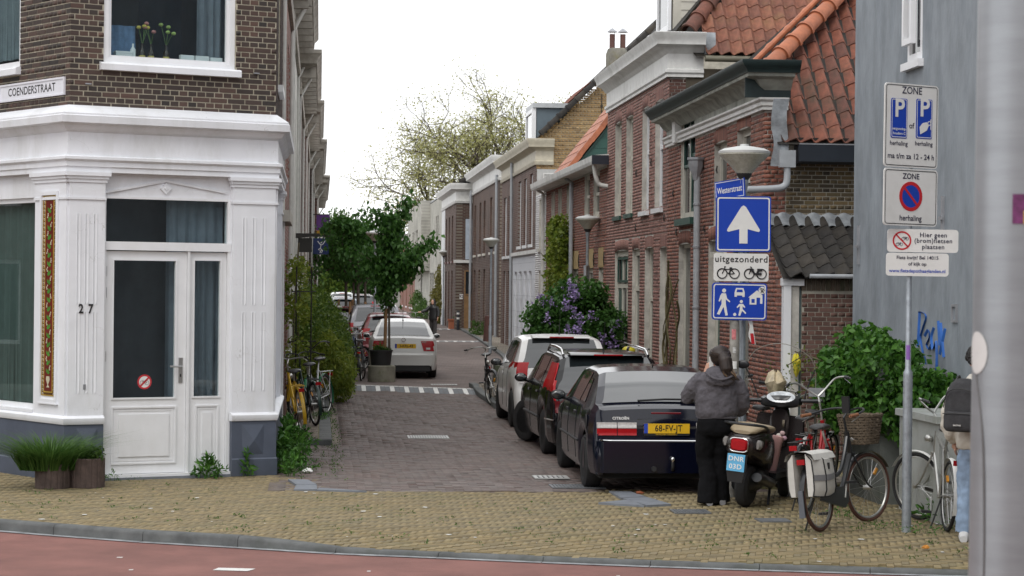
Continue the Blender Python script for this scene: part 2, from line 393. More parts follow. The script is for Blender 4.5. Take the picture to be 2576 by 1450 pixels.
m_joint = pm('joint_sand', (.15, .135, .07), .95, var=.35, scale=9, dirt=((.05, .085, .02), .9, 2.2))
m_grey = pm('concrete_kerb', (.095, .10, .10), .85, var=.3, scale=5, bump=.3, dirt=((.05, .06, .04), .6, 3))
m_slab = pm('grey_paving', (.17, .165, .155), .85, var=.25, scale=3, bump=.3, dirt=((.08, .085, .05), .6, 1.6))
m_stone = pm('blue_grey_stone', (.16, .175, .20), .7, var=.15, scale=6, bump=.2)
m_red = pm('red_asphalt', (.205, .092, .077), .85, var=.22, scale=1.1, bump=.55, bscale=240, dirt=((.13, .055, .047), .8, .9))
m_white = pm('road_paint', (.62, .62, .60), .6, var=.15, scale=20, bump=.1)
m_far = brickmat('far_clinker', [(.12, .085, .076), (.15, .112, .10)], (.07, .065, .055), .2, .068, .4, 'xy')
struct('ground', MB().add([(-900, -60, -.16), (900, -60, -.16), (900, 1500, -.16), (-900, 1500, -.16)], [(0, 1, 2, 3)]), pm('earth', (.10, .09, .07), .9, scale=.3))
m = MB(); xs = [-14+i*.5 for i in range(61)]
m.grid([[(x, -20, -.10) for x in xs], [(x, yk(x)-.02, -.10) for x in xs]]); road = struct('road', m, m_red)
def tilted(name, pts, mat, z): 
    m = MB(); m.add([(x, y, z) for x, y in pts], [tuple(range(len(pts)))]); return part(name, m, mat, road, smooth=False)
tilted('lane_marking', [(-2.50, 18.44), (-2.20, 18.40), (-2.15, 18.56), (-2.47, 18.60)], m_white, -.095)
for x, y, w in ((-3.45, 19.2, .05), (-3.2, 18.38, .035), (-1.2, 18.45, .03), (.9, 18.3, .03)): tilted('paint_speck', [(x, y), (x+w, y), (x+w, y+.06), (x, y+.05)], m_white, -.095)
# kerb stones along the red road, each its own stone
kerb = bpy.data.objects.new('kerb', None); COL.objects.link(kerb); kerb['kind'] = 'structure'
x = -9.0
while x < 9:
    L = 1.0; x1 = x+L*.93; p0 = Vector((x, yk(x), 0)); p1 = Vector((x1, yk(x1), 0)); d = (p1-p0).normalized(); nrm = Vector((-d.y, d.x, 0)); p1 = p1-d*.006
    q = MB(); rows = []
    for p in (p0, p0.lerp(p1, .5), p1):
        z = pz(p.x, p.y+.02)+.002; rows.append([p+Vector((0, 0, -.15)), p+Vector((0, 0, z-.03)), p+nrm*.012+Vector((0, 0, z-.008)), p+nrm*.03+Vector((0, 0, z)), p+nrm*.13+Vector((0, 0, z)), p+nrm*.13+Vector((0, 0, -.15))])
    q.grid(rows); q.f.append((5, 4, 3, 2, 1, 0)); q.f.append((12, 13, 14, 15, 16, 17)); part('kerb_stone', q, m_grey, kerb)
    g = MB(); g.add([p0-nrm*.09+Vector((0, 0, -.093)), p1-nrm*.09+Vector((0, 0, -.093)), p1+Vector((0, 0, -.093)), p0+Vector((0, 0, -.093))], [(0, 1, 2, 3)]); part('gutter_strip', g, pm('gutter_concrete', (.26, .27, .28), .8, var=.35, scale=7), kerb, smooth=False)
    x = x1
# yellow pavement: joint bed, then herringbone bricks
def in_yellow(x, y):
    if y < yk(x)+.15: return False
    l, s = x*W.x+y*W.y, x*U.x+y*U.y
    if x < -5.15: return (x+5.15)*(-.775)+(y-25.35)*(-.632) > .02 and x > -9
    if x < -2.9: return (x+5.15)*.4856+(y-25.35)*(-.874) > .02
    if l < 0: return y < 26.3-(x+2.6)*.95
    if l < 3.1: return s < 24.62
    if l < 5: return s < 24.9
    return s < 29.1 and l < 6.9 and x < 6.5
m = MB(); xs = np.arange(-9, 6.6, .25)
m.grid([[(x, yk(x)+.12+(t*(27.5-yk(x)) if x < 2.6 else t*(30-yk(x))), pz(x, yk(x)+.12+t*9)-.013) for x in xs] for t in np.linspace(0, 1, 30)])
pav = struct('pavement', m, m_joint)
P = []; L_, W_, jn = .2, .0667, .0042; a0 = R(-8)
ca, sa = math.cos(a0), math.sin(a0)
for k in range(-220, 220):
    for t in range(-60, 60):
        bx, by = k*W_+t*L_, k*W_-t*L_
        for (cx, cy, sx, sy) in ((bx+L_/2, by+W_/2, L_, W_), (bx-W_/2, by+L_/2, W_, L_)):
            if abs(cx) > 9 or abs(cy) > 9: continue
            X, Y = cx*ca-cy*sa-1.0, cx*sa+cy*ca+22.6
            if not in_yellow(X, Y): continue
            P.append((X, Y, pz(X, Y)-.02+random.gauss(0, .0008)+.006*math.sin(X*1.3+Y*.7)*math.sin(Y*1.9), sx-jn, sy-jn, .04, a0+random.gauss(0, .008)))
P = [p for p in P if p[0] > -7.2 or p[1] < 24]
pieces(pav, Matrix.Identity(4), P, m_yel, 'paving_brick', 300, stuff='paving_bricks', ok=lambda p, q: q[0] < 2400)
# the brown brick street
m = MB(); ss = list(np.arange(24.4, 46, 1.))+list(np.arange(46, 54, .2))+list(range(54, 232, 6)); lsx = [-.6, .1, .35, 1, 1.9, 2.6, 3.4, 4.2, 5.0, 8.0]
m.grid([[S(min(l, 5.0 if s < 47 else 9), s)+ZZ*(-.011 if s < 46 else -.004) for l in lsx] for s in ss]); st = struct('street', m, m_far)
P = []; s = 24.66
while s < 46.2:
    row = int(round(s/.0705)); x = -.56+(row % 2)*.1
    while x < 5.0:
        if not (x < .32 and s > 31.6) and not (x > 3.25 and s > 41.1) and s+.59*(x-1.9) < 46.9:
            wv = .006*math.sin(x*2.1+s*.9)+.004*math.sin(x*5+s*2)
            P.append((x+.1, s+wv*2, -.02+wv+random.gauss(0, .0022), .196, .064, .04, random.gauss(0, .012)))
        x += .2015
    s += .0705
pieces(st, STREET, P, m_brn, 'street_brick', 300, stuff='street_bricks', ok=lambda p, q: 700 < q[0] < 1480 and q[1] > 1000)
def slabs(name, l0, l1, s0, s1, z, mat, kerbw=.0, step=.5):
    m = MB(); n = max(2, int((s1-s0)/step)); rows = []
    for i in range(n+1):
        s_ = s0+(s1-s0)*i/n; rows.append([S(l, s_)+ZZ*h for l, h in ((l0, -.1), (l0, z), (l1, z), (l1, -.1))])
    m.grid(rows); m.f.append((0, 1, 2, 3)); return struct(name, m, mat)
m_side = brickmat('side_clinker', [(.16, .125, .10), (.21, .175, .14)], (.075, .08, .05), .2, .068, .4, 'xy')
def strip_bricks(parent, l0, l1, s0, s1, z, mat, n=120):
    P = []; s = s0; r_ = 0
    while s+.06 < s1:
        x = l0+(r_ % 2)*.1
        while x+.05 < l1:
            w = min(.196, l1-x); P.append((x+w/2, s+.032, z+gz(s, x)-.012+random.gauss(0, .002), w, .062, .04, random.gauss(0, .01))); x += .2015
        s += .069; r_ += 1
    pieces(parent, STREET, P, mat, 'paving_brick', n, stuff='paving_bricks')
m_sidep = pm('side_clinker_piece', None, .8, var=.2, scale=14, bump=.25, ramp=[(.13, .105, .085), (.19, .155, .125), (.22, .19, .15), (.15, .125, .10)], dirt=((.09, .11, .05), .5, 1.5))
# left footway with its kerb
lf = slabs('footway_left', -.6, .18, 31.75, 90, .075, m_joint)
strip_bricks(lf, -.5, .0, 31.9, 47, .08, m_sidep, 100)
def kerbline(name, l0, l1, s0, s1, z, n, end=False):
    k = bpy.data.objects.new(name, None); COL.objects.link(k); k['kind'] = 'structure'
    for i in range(n):
        a, b = s0+(s1-s0)*i/n, s0+(s1-s0)*(i+1)/n-.008
        q = MB(); q.grid([[S(l0, s)+ZZ*-.1, S(l0, s)+ZZ*(z-.012), S(l0+.012*(1 if l1 > l0 else -1), s)+ZZ*z, S(l1, s)+ZZ*z, S(l1, s)+ZZ*-.1] for s in (a, b)]); q.f += [(4, 3, 2, 1, 0), (5, 6, 7, 8, 9)]; part('kerb_stone', q, m_grey, k)
    return k
k = kerbline('kerb_left', .2, .02, 31.7, 46.4, .085, 15)
q = MB(); q.grid([[S(l, 31.62)+ZZ*-.1, S(l, 31.62)+ZZ*.075, S(l, 31.63)+ZZ*.085, S(l, 31.76)+ZZ*.085] for l in (-.5, .2)]); part('kerb_stone', q, m_grey, k)
g = MB(); g.grid([[S(l, s)+ZZ*.003 for l in (.21, .3)] for s in np.linspace(31.6, 46.2, 10)]); struct('gutter_left', g, m_side)
# right footway and the build-out with the lilac
rf = slabs('footway_right', 5.0, 6.4, 25.0, 41.2, .06, m_joint); strip_bricks(rf, 5.15, 6.27, 25.1, 41, .066, m_sidep, 60)
kerbline('kerb_right', 4.98, 5.12, 25.2, 41.2, .07, 16)
bo = slabs('footway_buildout', 3.45, 6.4, 41.2, 48.5, .085, m_side); strip_bricks(bo, 3.5, 4.4, 41.4, 48.3, .09, m_sidep, 120)
kk = kerbline('kerb_buildout', 3.33, 3.48, 41.3, 48.5, .1, 7)
q = MB(); q.grid([[S(l, 41.15)+ZZ*-.1, S(l, 41.15)+ZZ*.09, S(l, 41.17)+ZZ*.1, S(l, 41.3)+ZZ*.1] for l in (3.4, 5.0)]); part('kerb_stone', q, m_grey, kk)
kf = interp_l = lambda s: float(np.interp(s, [48.5, 60, 70, 90, 120, 200], [4.9, 5.35, 5.95, 6.6, 7.3, 7.6]))
m = MB(); m.grid([[S(l, s)+ZZ*h for l, h in ((kf(s), -.1), (kf(s), .07), (11, .07))] for s in range(48, 202, 3)]); struct('footway_far', m, m_side)
k = bpy.data.objects.new('kerb_far', None); COL.objects.link(k); k['kind'] = 'structure'
for i in range(40):
    a, b = 48.5+2.5*i, 48.5+2.5*(i+1)-.02; q = MB(); q.grid([[S(kf(s)-.12, s)+ZZ*-.1, S(kf(s)-.12, s)+ZZ*.07, S(kf(s)-.11, s)+ZZ*.08, S(kf(s)+.02, s)+ZZ*.08, S(kf(s)+.02, s)+ZZ*-.1] for s in (a, b)]); part('kerb_stone', q, m_grey, k)
slabs('footway_far_left', -.9, 1.0, 90, 200, .06, m_side, step=6)
# speed ramps: alternating white and grey blocks
m_blk = pm('grey_ramp_block', (.12, .13, .14), .75, var=.2); m_wblk = pm('white_ramp_block', (.6, .6, .58), .7, var=.15)
rp_ = bpy.data.objects.new('speed_ramp', None); COL.objects.link(rp_); rp_['kind'] = 'structure'
def ramp(l0, l1, e0, depth, n):
    for i in range(n):
        a, b = l0+(l1-l0)*i/n+.004, l0+(l1-l0)*(i+1)/n-.004; wh = i % 3 == 0
        q = MB(); f = lambda l, e: S(l, e-.59*(min(max(l, .3), 3.6)-1.9))+ZZ*.006
        q.grid([[f(l, e0+depth*t) for l in (a, b)] for t in (0, 1)]); part('ramp_block', q, m_wblk if wh else m_blk, rp_, smooth=False)
        q = MB(); q.grid([[f(l, e0+depth*t)+ZZ*.002 for l in (a, b)] for t in (1.02, 1.32)]); part('ramp_edge_block', q, m_wblk, rp_, smooth=False)
ramp(.32, 3.4, 47.1, .8, 30); ramp(2.2, 6.35, 87, 1.0, 36); ramp(2.6, 6.7, 108, 1.3, 30)
# stones that close the lowered kerbs
for pts in ([(-2.62, 25.8), (-2.38, 25.75), (-2.22, 25.15), (-2.45, 25.1)], [(-2.45, 25.06), (-2.22, 25.1), (-2.16, 24.55), (-2.42, 24.5)], [(-2.16, 24.75), (-2.16, 24.5), (-1.6, 24.42)], [(1.12, 24.75), (1.36, 24.7), (1.5, 24.1), (1.22, 23.95)], [(1.24, 23.9), (1.51, 24.05), (1.72, 23.3), (1.45, 23.15)], [(1.42, 23.12), (.95, 23.4), (1.3, 23.75)]):
    q = MB(); q.prism(pts, -.1, .022, 'z'); o = part('kerb_corner_stone', q, m_stone, pav, smooth=False)
# ------------------------------------------------------------------ shared building pieces
m_wpaint = pm('white_paint', (.74, .755, .79), .45, var=.05, scale=2.2, bump=.12, bscale=9, dirt=((.46, .46, .43), .5, 1.7, .3), crack=.45)
m_wjoin = pm('white_joinery', (.74, .75, .77), .4, var=.04, scale=3, dirt=((.55, .54, .5), .25, 3, .3))
m_cream = pm('cream_joinery', (.56, .54, .47), .5, var=.07, dirt=((.3, .29, .25), .5, 2.5, .3))
m_plinth = pm('slate_blue_paint', (.075, .09, .125), .55, var=.12, scale=3, dirt=((.045, .055, .07), .6, 2))
m_dark = pm('dark_interior', (.012, .013, .016), .9, var=.3, scale=1)
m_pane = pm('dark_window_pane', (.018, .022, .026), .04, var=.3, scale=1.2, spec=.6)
m_glass = glass()
m_mort = pm('mortar', (.40, .37, .29), .95, var=.25, scale=5, bump=.4)
m_zinc = pm('zinc', (.30, .31, .33), .5, metal=.3, var=.2, scale=4)
m_green = pm('dark_green_joinery', (.025, .075, .06), .4, var=.12)
m_steel = pm('brushed_steel', (.5, .5, .5), .3, metal=.9, var=.05)
def sweep(path, prof, closed_end=True):
    """mitred moulding: path = 2D points, prof = (offset to the right-hand side of the path, z)"""
    n = len(path); P = [Vector(p) for p in path]; rows = []
    for i in range(n):
        d0 = (P[i]-P[i-1]).normalized() if i else (P[1]-P[0]).normalized(); d1 = (P[i+1]-P[i]).normalized() if i < n-1 else d0
        n0, n1 = Vector((d0.y, -d0.x)), Vector((d1.y, -d1.x)); b = (n0+n1); b = b/(b.dot(n0))
        rows.append([(P[i].x+b.x*o, P[i].y+b.y*o, z) for o, z in prof])
    m = MB(); m.grid(rows)
    k = len(prof); m.f.append(tuple(range(k))[::-1]); m.f.append(tuple(range((n-1)*k, n*k))); return m
def frame_mb(x0, x1, z0, z1, w, y0, y1, bars=(), hb=()):
    m = MB().box(x0, x0+w, y0, y1, z0, z1).box(x1-w, x1, y0, y1, z0, z1).box(x0+w, x1-w, y0, y1, z0, z0+w).box(x0+w, x1-w, y0, y1, z1-w, z1)
    for b in bars: m.box(b-w*.35, b+w*.35, y0, y1-.005, z0+w, z1-w)
    for b in hb: m.box(x0+w, x1-w, y0, y1-.003, b-w*.4, b+w*.4)
    return m
def window(parent, M, x0, x1, z0, z1, fm, pane=None, w=.07, rec=.10, bars=(), hb=(), sill=None, sillm=None, name='window', curtain=False):
    o = part(name, frame_mb(x0+.002, x1-.002, z0+.002, z1-.002, w, -rec-.06, -rec, bars, hb), fm, parent, M, smooth=False)
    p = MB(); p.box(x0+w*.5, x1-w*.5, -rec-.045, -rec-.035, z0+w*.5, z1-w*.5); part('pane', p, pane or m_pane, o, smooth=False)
    if sill: q = MB(); q.box(x0-.06, x1+.06, -rec, .05+.02*(sill == 2), z0-.09, z0-.003); part('sill', q, sillm or fm, o, smooth=False)
    return o
# ------------------------------------------------------------------ corner building with the white shop front
A2, B2 = Vector((-5.15, 25.35)), Vector((-2.90, 26.6)); dAB = (B2-A2).normalized(); dL = Vector((-.632, .775)).normalized(); LAB = (B2-A2).length
corner = thing('corner_building', 'dark brick corner building with white shop front and slate blue plinth', 'building', T(A2.x, A2.y, 0))
FD = frame((0, 0, 0), dAB, (dAB.y, -dAB.x)); FL = frame((0, 0, 0), dL, (-.775, -.632)); bl = B2-A2; FS = frame((bl.x, bl.y, 0), U, W)
SIDE = 4.3
dkb = [(.038, .028, .024), (.06, .041, .034), (.028, .024, .022), (.082, .048, .038), (.048, .036, .031), (.10, .058, .045), (.034, .028, .026)]
m_dkb = pm('dark_brick', None, .8, var=.25, scale=20, bump=.3, ramp=dkb)
hD = [(.40, 2.05, 4.80, 7.0)]; hL = [(1.262, 3.3, 4.81, 7.0)]; hS = [(1.2, 2.3, 4.85, 6.9)]
ZT = 7.7; ZB = 4.30
for M_, L_, h_ in ((FD, LAB, hD), (FL, 4.2, hL), (FS, SIDE, hS)):
    part('upper_wall', wall_mb(0, L_, ZB, ZT, h_, .25), m_mort, corner, M_, smooth=False)
br = brick_rects(0, LAB, ZB+.06, ZT, hD, y=0, bh=.05, j=.0135); pieces(corner, FD, br, m_dkb, 'brick', 200, stuff='brickwork')
br = brick_rects(0, 4.2, ZB+.06, ZT, hL, y=0, bh=.05, j=.0135); pieces(corner, FL, br, m_dkb, 'brick', 80, stuff='brickwork')
br = brick_rects(0, SIDE, ZB+.06, ZT, hS, y=0, bh=.05, j=.0135); pieces(corner, FS, br, m_dkb, 'brick', 20, stuff='brickwork')
# lower shell behind the shop front
part('lower_wall', wall_mb(0, LAB, 0, ZB, [(.44, 2.02, .03, 3.60)], .2, -.03), m_wpaint, corner, FD, smooth=False)
part('lower_wall', wall_mb(0, 4.2, 0, ZB, [(.79, 3.6, .78, 3.32)], .2, -.03), m_wpaint, corner, FL, smooth=False)
part('lower_wall', wall_mb(0, SIDE, 0, ZB, [(.75, 3.5, .95, 3.3)], .2, -.03), m_wpaint, corner, FS, smooth=False)
path = [dL*4.2, Vector((0, 0)), bl, bl+U.to_2d()*SIDE]
path = [p.to_2d() if len(p) == 3 else p for p in path]
ent = [(-.05, 3.60), (.05, 3.60), (.05, 3.655), (.065, 3.665), (.065, 3.72), (.095, 3.745), (.095, 3.775), (.04, 3.79), (.035, 4.06), (.06, 4.075), (.09, 4.10), (.12, 4.15), (.175, 4.165), (.18, 4.245), (.165, 4.255), (.165, 4.275), (.02, 4.375), (-.05, 4.38)]
part('entablature', sweep(path, ent), m_wpaint, corner)
part('plinth_ledge', sweep(path[:2]+[path[1]+dAB*.435], [(-.02, .665), (.06, .665), (.075, .70), (.075, .735), (.03, .765), (-.02, .765)]), m_wpaint, corner)
part('plinth_ledge', sweep([path[1]+dAB*2.02]+path[2:], [(-.02, .665), (.06, .665), (.075, .70), (.075, .735), (.03, .765), (-.02, .765)]), m_wpaint, corner)
pl = [(-.02, 0), (.065, 0), (.065, .20), (.05, .215), (.045, .665), (-.02, .665)]
part('plinth', sweep(path[:2]+[path[1]+dAB*.43], pl), m_plinth, corner); part('plinth', sweep([path[1]+dAB*2.03]+path[2:], pl), m_plinth, corner)
def pyramid(x0, x1, z0, z1, y, h=.03):
    m = MB(); xc, zc = (x0+x1)/2, (z0+z1)/2
    return m.add([(x0, y, z0), (x1, y, z0), (x1, y, z1), (x0, y, z1), (xc, y+h, zc)], [(0, 1, 4), (1, 2, 4), (2, 3, 4), (3, 0, 4)])
for x0, x1 in ((.10, .36), (2.16, 2.45)): part('plinth_panel', pyramid(x0, x1, .24, .62, .046, .04), m_plinth, corner, FD, smooth=False)
def pilaster(M_, x0, x1, flutes=True):
    m = MB(); m.box(x0, x1, -.03, .03, .765, 3.28)
    m.box(x0-.012, x1+.012, -.03, .045, 3.28, 3.31).box(x0, x1, -.03, .036, 3.31, 3.48)
    for i, (a, o) in enumerate(((3.48, .05), (3.52, .065), (3.555, .085))): m.box(x0-o+.03, x1+o-.03, -.03, o, a, a+(.045 if i == 2 else .04))
    o = part('pilaster', m, m_wpaint, corner, M_, smooth=False)
    if flutes:
        n = 3; wq = (x1-x0)/(n*2+1.6)
        for k in range(n):
            xc = x0+(x1-x0)*(.27+.23*k)
            for z0, z1 in ((1.02, 1.98), (2.06, 3.12)):
                f = MB(); pts = [(xc+.018*math.cos(a), -0+.010*math.sin(a)) for a in np.linspace(0, math.pi, 7)]
                rows = []
                for z, s_ in ((z0, .2), (z0+.02, 1), (z1-.02, 1), (z1, .2)): rows.append([(xc+(p[0]-xc)*s_, .0305-.007*s_*(p[1]/.010)+.0065*s_, z) for p in pts])
                f.grid(rows); f.box(xc-.024, xc-.019, .03, .036, z0, z1).box(xc+.019, xc+.024, .03, .036, z0, z1); part('flute', f, m_wpaint, o)
    return o
pilaster(FD, .0, .43); pilaster(FD, 2.03, LAB); pilaster(FL, 0.0, .78, False); pilaster(FS, 0, .32, False); pilaster(FS, 3.6, 4.2, False)
# pediment panel over the door
m = MB().box(.44, 2.02, -.10, -.06, 3.33, 3.60); pn = part('pediment_panel', m, m_wpaint, corner, FD, smooth=False)
m = MB(); m.prism([(.46, 3.36), (1.2, 3.515), (1.96, 3.40), (1.96, 3.425), (1.2, 3.545), (.46, 3.385)], -.06, -.04); part('raking_moulding', m, m_wpaint, pn, smooth=False)
m = MB(); m.prism([(1.2-.07, 3.44), (1.2, 3.37), (1.27, 3.44), (1.2, 3.51)], -.06, -.035); m.prism([(1.2-.025, 3.44), (1.2, 3.415), (1.225, 3.44), (1.2, 3.465)], -.035, -.025); part('diamond', m, m_wpaint, pn, smooth=False)
m = MB().box(.44, 2.02, -.10, -.035, 3.575, 3.60); part('panel_moulding', m, m_wpaint, pn, smooth=False)
tw = part('transom_window', frame_mb(.44, 2.02, 2.71, 3.335, .03, -.12, -.05, (), ()), m_wjoin, corner, FD, smooth=False)
m = MB().box(.44, 2.02, -.12, -.02, 2.70, 2.80); part('transom_bar', m, m_wjoin, tw, smooth=False)
m = MB().box(.46, 2.0, -.092, -.086, 2.8, 3.33); part('pane', m, m_glass, tw, smooth=False)
# door, fixed side light, threshold
def panelled(name, x0, x1, z0, z1, gx0, gx1, gz0, gz1, px0, px1, pz0, pz1, y=-.06):
    m = wall_mb(x0, x1, z0, z1, [(gx0, gx1, gz0, gz1)], .05, y); o = part(name, m, m_wjoin, corner, FD, smooth=False)
    q = MB()
    for a, b, c, d in ((gx0-.02, gx1+.02, gz0-.02, gz0), (gx0-.02, gx1+.02, gz1, gz1+.02), (gx0-.02, gx0, gz0, gz1), (gx1, gx1+.02, gz0, gz1)): q.box(a, b, y, y+.012, c, d)
    part('glazing_bead', q, m_wjoin, o, smooth=False)
    q = MB(); q.box(gx0-.01, gx1+.01, y-.03, y-.024, gz0-.01, gz1+.01); part('pane', q, m_glass, o, smooth=False)
    q = MB(); 
    for i, (e, h) in enumerate(((0, .014), (.035, .004))): q.join(frame_mb(px0+e, px1-e, pz0+e, pz1-e, .02, y, y+h))
    q.box(px0+.09, px1-.09, y, y+.012, pz0+.09, pz1-.09); part('panel', q, m_wjoin, o, smooth=False); return o
door = panelled('door', .475, 1.478, .065, 2.69, .573, 1.338, .96, 2.58, .555, 1.36, .175, .855)
side = panelled('side_light', 1.515, 1.985, .065, 2.69, 1.578, 1.905, .965, 2.59, 1.60, 1.90, .19, .86, -.065)
part('door_post', MB().box(1.482, 1.511, -.11, -.03, .05, 2.70).box(.44, .472, -.12, -.03, .03, 2.70).box(1.988, 2.02, -.12, -.03, .03, 2.70), m_wjoin, corner, FD, smooth=False)
part('threshold', MB().box(.43, 2.03, -.15, .02, 0, .06), m_wjoin, corner, FD, smooth=False)
part('doorstep', MB().box(.43, 2.035, -.1, .045, -.02, .028), m_stone, corner, FD, smooth=False)
m = MB().box(1.385, 1.435, -.06, -.05, 1.13, 1.43); hd = part('door_handle', m, m_steel, door, None, smooth=False)
part('lever', MB().tube([(1.41, -.05, 1.325), (1.41, .0, 1.325), (1.40, .005, 1.325), (1.26, .0, 1.328)], .011, 8), m_steel, hd)
part('keyhole', MB().box(1.403, 1.417, -.05, -.048, 1.2, 1.235), m_dark, hd, smooth=False)
for z in (2.45, 2.2, 1.45, .25): part('hinge', MB().tube([(.472, -.045, z-.06), (.472, -.045, z+.06)], .012, 8), m_steel, door)
m_redst = pm('sticker_red', (.5, .03, .04), .4, var=.03); m_wst = pm('sticker_white', (.75, .75, .74), .4, var=.03); m_blk = pm('black_print', (.012, .012, .014), .45, var=.05)
def disc(x, z, r, y0, y1, n=28): return MB().prism([(x+r*math.cos(a), z+r*math.sin(a)) for a in np.linspace(0, 2*math.pi, n+1)[:-1]], y0, y1)
def ring(x, z, r0, r1, y0, y1, n=28):
    m = MB(); A_ = np.linspace(0, 2*math.pi, n+1)
    m.grid([[(x+r*math.cos(a), y, z+r*math.sin(a)) for a in A_] for r, y in ((r0, y0), (r0, y1), (r1, y1), (r1, y0))]); return m
def bike_icon(x, z, w, y, t=None, moped=False):
    """pictogram of a bicycle as flat print, w wide, facing y"""
    m = MB(); r = w*.22; t = t or w*.03; yy = y
    def bar(a, b, k=1): m.tube([(x+a[0]*w, yy, z+a[1]*w), (x+b[0]*w, yy, z+b[1]*w)], t*.6*k, 4)
    for cx in (-.28, .28): m.tube([(x+cx*w+r*math.cos(a), yy, z-.1*w+r*math.sin(a)) for a in np.linspace(0, 2*math.pi, 19)[:-1]], t*.7, 4, closed=True)
    if moped:
        bar((-.28, -.1), (-.18, .2)); bar((-.18, .2), (-.24, .22)); bar((-.2, .1), (-.05, -.08), 2); bar((-.05, -.1), (.28, -.1), 2.4); bar((.08, .08), (.3, .08), 3); bar((.1, -.08), (.14, .08), 2); bar((-.2, .02), (-.14, .14), 4)
    else:
        bar((-.28, -.1), (-.16, .14)); bar((-.16, .14), (-.18, .2)); bar((-.2, .2), (-.12, .21)); bar((-.17, .09), (.1, .09)); bar((-.17, .09), (.02, -.12)); bar((.02, -.12), (.11, .14)); bar((.02, -.12), (.28, -.1)); bar((.28, -.1), (.1, .09)); bar((.05, .15), (.17, .15), 1.6)
    return m
st_ = tag(link('door_sticker', disc(0, 0, .085, -.001, .001).mesh('sticker', False), m_wst, None, T(A2.x, A2.y, 0) @ FD @ T(.97, -.078, 1.145)), 'round red and white no-bicycles sticker on the glass of the white door', 'sticker')
part('red_ring', ring(0, 0, .068, .088, .0005, .0025), m_redst, st_); part('red_bar', MB().prism([(-.07, -.055), (-.055, -.07), (.07, .055), (.055, .07)], .002, .0035), m_redst, st_, smooth=False)
part('bicycle_print', bike_icon(0, 0, .11, .002), m_blk, st_)
# house number
for ch, x in (('2', .15), ('7', .265)):
    t = flat_text(ch, .15, x, 2.005, .036, bold=.003, depth=.004, sx=.8)
    part('house_number', t, m_blk, corner, FD, smooth=False)
part('bell_plate', MB().box(.185, .215, .03, .04, 1.07, 1.13), m_zinc, corner, FD, smooth=False)
# shop window on the left face with curtain, tile strip
sw = part('shop_window', frame_mb(.79, 3.6, .80, 3.32, .055, -.14, -.06), m_wjoin, corner, FL, smooth=False)
part('pane', MB().box(.82, 3.57, -.11, -.104, .85, 3.28), m_glass, sw, smooth=False); part('sill', MB().box(.79, 3.6, -.14, .04, .765, .80), m_wpaint, sw, smooth=False)
def curtain(x0, x1, z0, z1, y, amp=.04, pitch=.11, seed=0):
    rg = random.Random(seed); m = MB(); n = int((x1-x0)/.018); ph = [rg.uniform(0, 6) for _ in range(4)]
    def f(x, t): return y+amp*(math.sin(2*math.pi*x/pitch+ph[0]+.6*math.sin(3*x+ph[1]))*.7+.4*math.sin(2*math.pi*x/(pitch*2.3)+ph[2]))*(.55+.45*t)
    m.grid([[(x0+(x1-x0)*i/n+.01*math.sin(9*i+ph[3])*t, f(x0+(x1-x0)*i/n, t), z1+(z0-z1)*t) for i in range(n+1)] for t in (0, .3, .7, 1)]); return m
m_curt = pm('grey_green_curtain', (.085, .115, .105), .9, var=.1); m_curb = pm('blue_grey_curtain', (.13, .155, .19), .9, var=.1)
part('curtain', curtain(.82, 3.5, .86, 3.3, -.165, .04, .16, 3), m_curt, sw)
part('curtain', curtain(1.28, 2.0, .1, 3.32, -.26, .04, .12, 5), m_curb, side)
# rooms behind the glass
def room(M_, x0, x1, z0, z1, y0, y1, wallm, floorm):
    m = MB(); m.add([(x0, y1, z0), (x1, y1, z0), (x1, y1, z1), (x0, y1, z1)], [(0, 1, 2, 3)]).add([(x0, y0, z1), (x1, y0, z1), (x1, y1, z1), (x0, y1, z1)], [(0, 1, 2, 3)]).add([(x0, y0, z0), (x0, y1, z0), (x0, y1, z1), (x0, y0, z1)], [(0, 1, 2, 3)]).add([(x1, y0, z0), (x1, y1, z0), (x1, y1, z1), (x1, y0, z1)], [(0, 1, 2, 3)])
    r_ = part('room_wall', m, wallm, corner, M_, smooth=False); part('room_floor', MB().box(x0, x1, y1, y0, z0-.03, z0), floorm, r_, smooth=False)
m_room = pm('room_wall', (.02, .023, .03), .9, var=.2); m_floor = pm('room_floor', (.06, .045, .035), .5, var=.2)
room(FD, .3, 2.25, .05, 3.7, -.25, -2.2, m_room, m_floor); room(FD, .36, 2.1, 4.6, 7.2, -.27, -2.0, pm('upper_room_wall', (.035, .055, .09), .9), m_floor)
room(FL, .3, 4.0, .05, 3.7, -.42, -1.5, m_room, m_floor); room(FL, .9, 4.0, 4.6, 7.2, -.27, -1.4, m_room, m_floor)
tb = tag(link('side_table', MB().box(.92, 1.30, -.9, -.55, 2.05, 2.12).box(1.04, 1.22, -.8, -.65, .05, 2.05).box(1.26, 1.29, -.6, -.57, .05, 2.05).mesh('table', False), pm('white_furniture', (.5, .52, .52), .5), None, T(A2.x, A2.y, 0) @ FD), 'tall pale pedestal shelf standing inside behind the glass door', 'shelf')
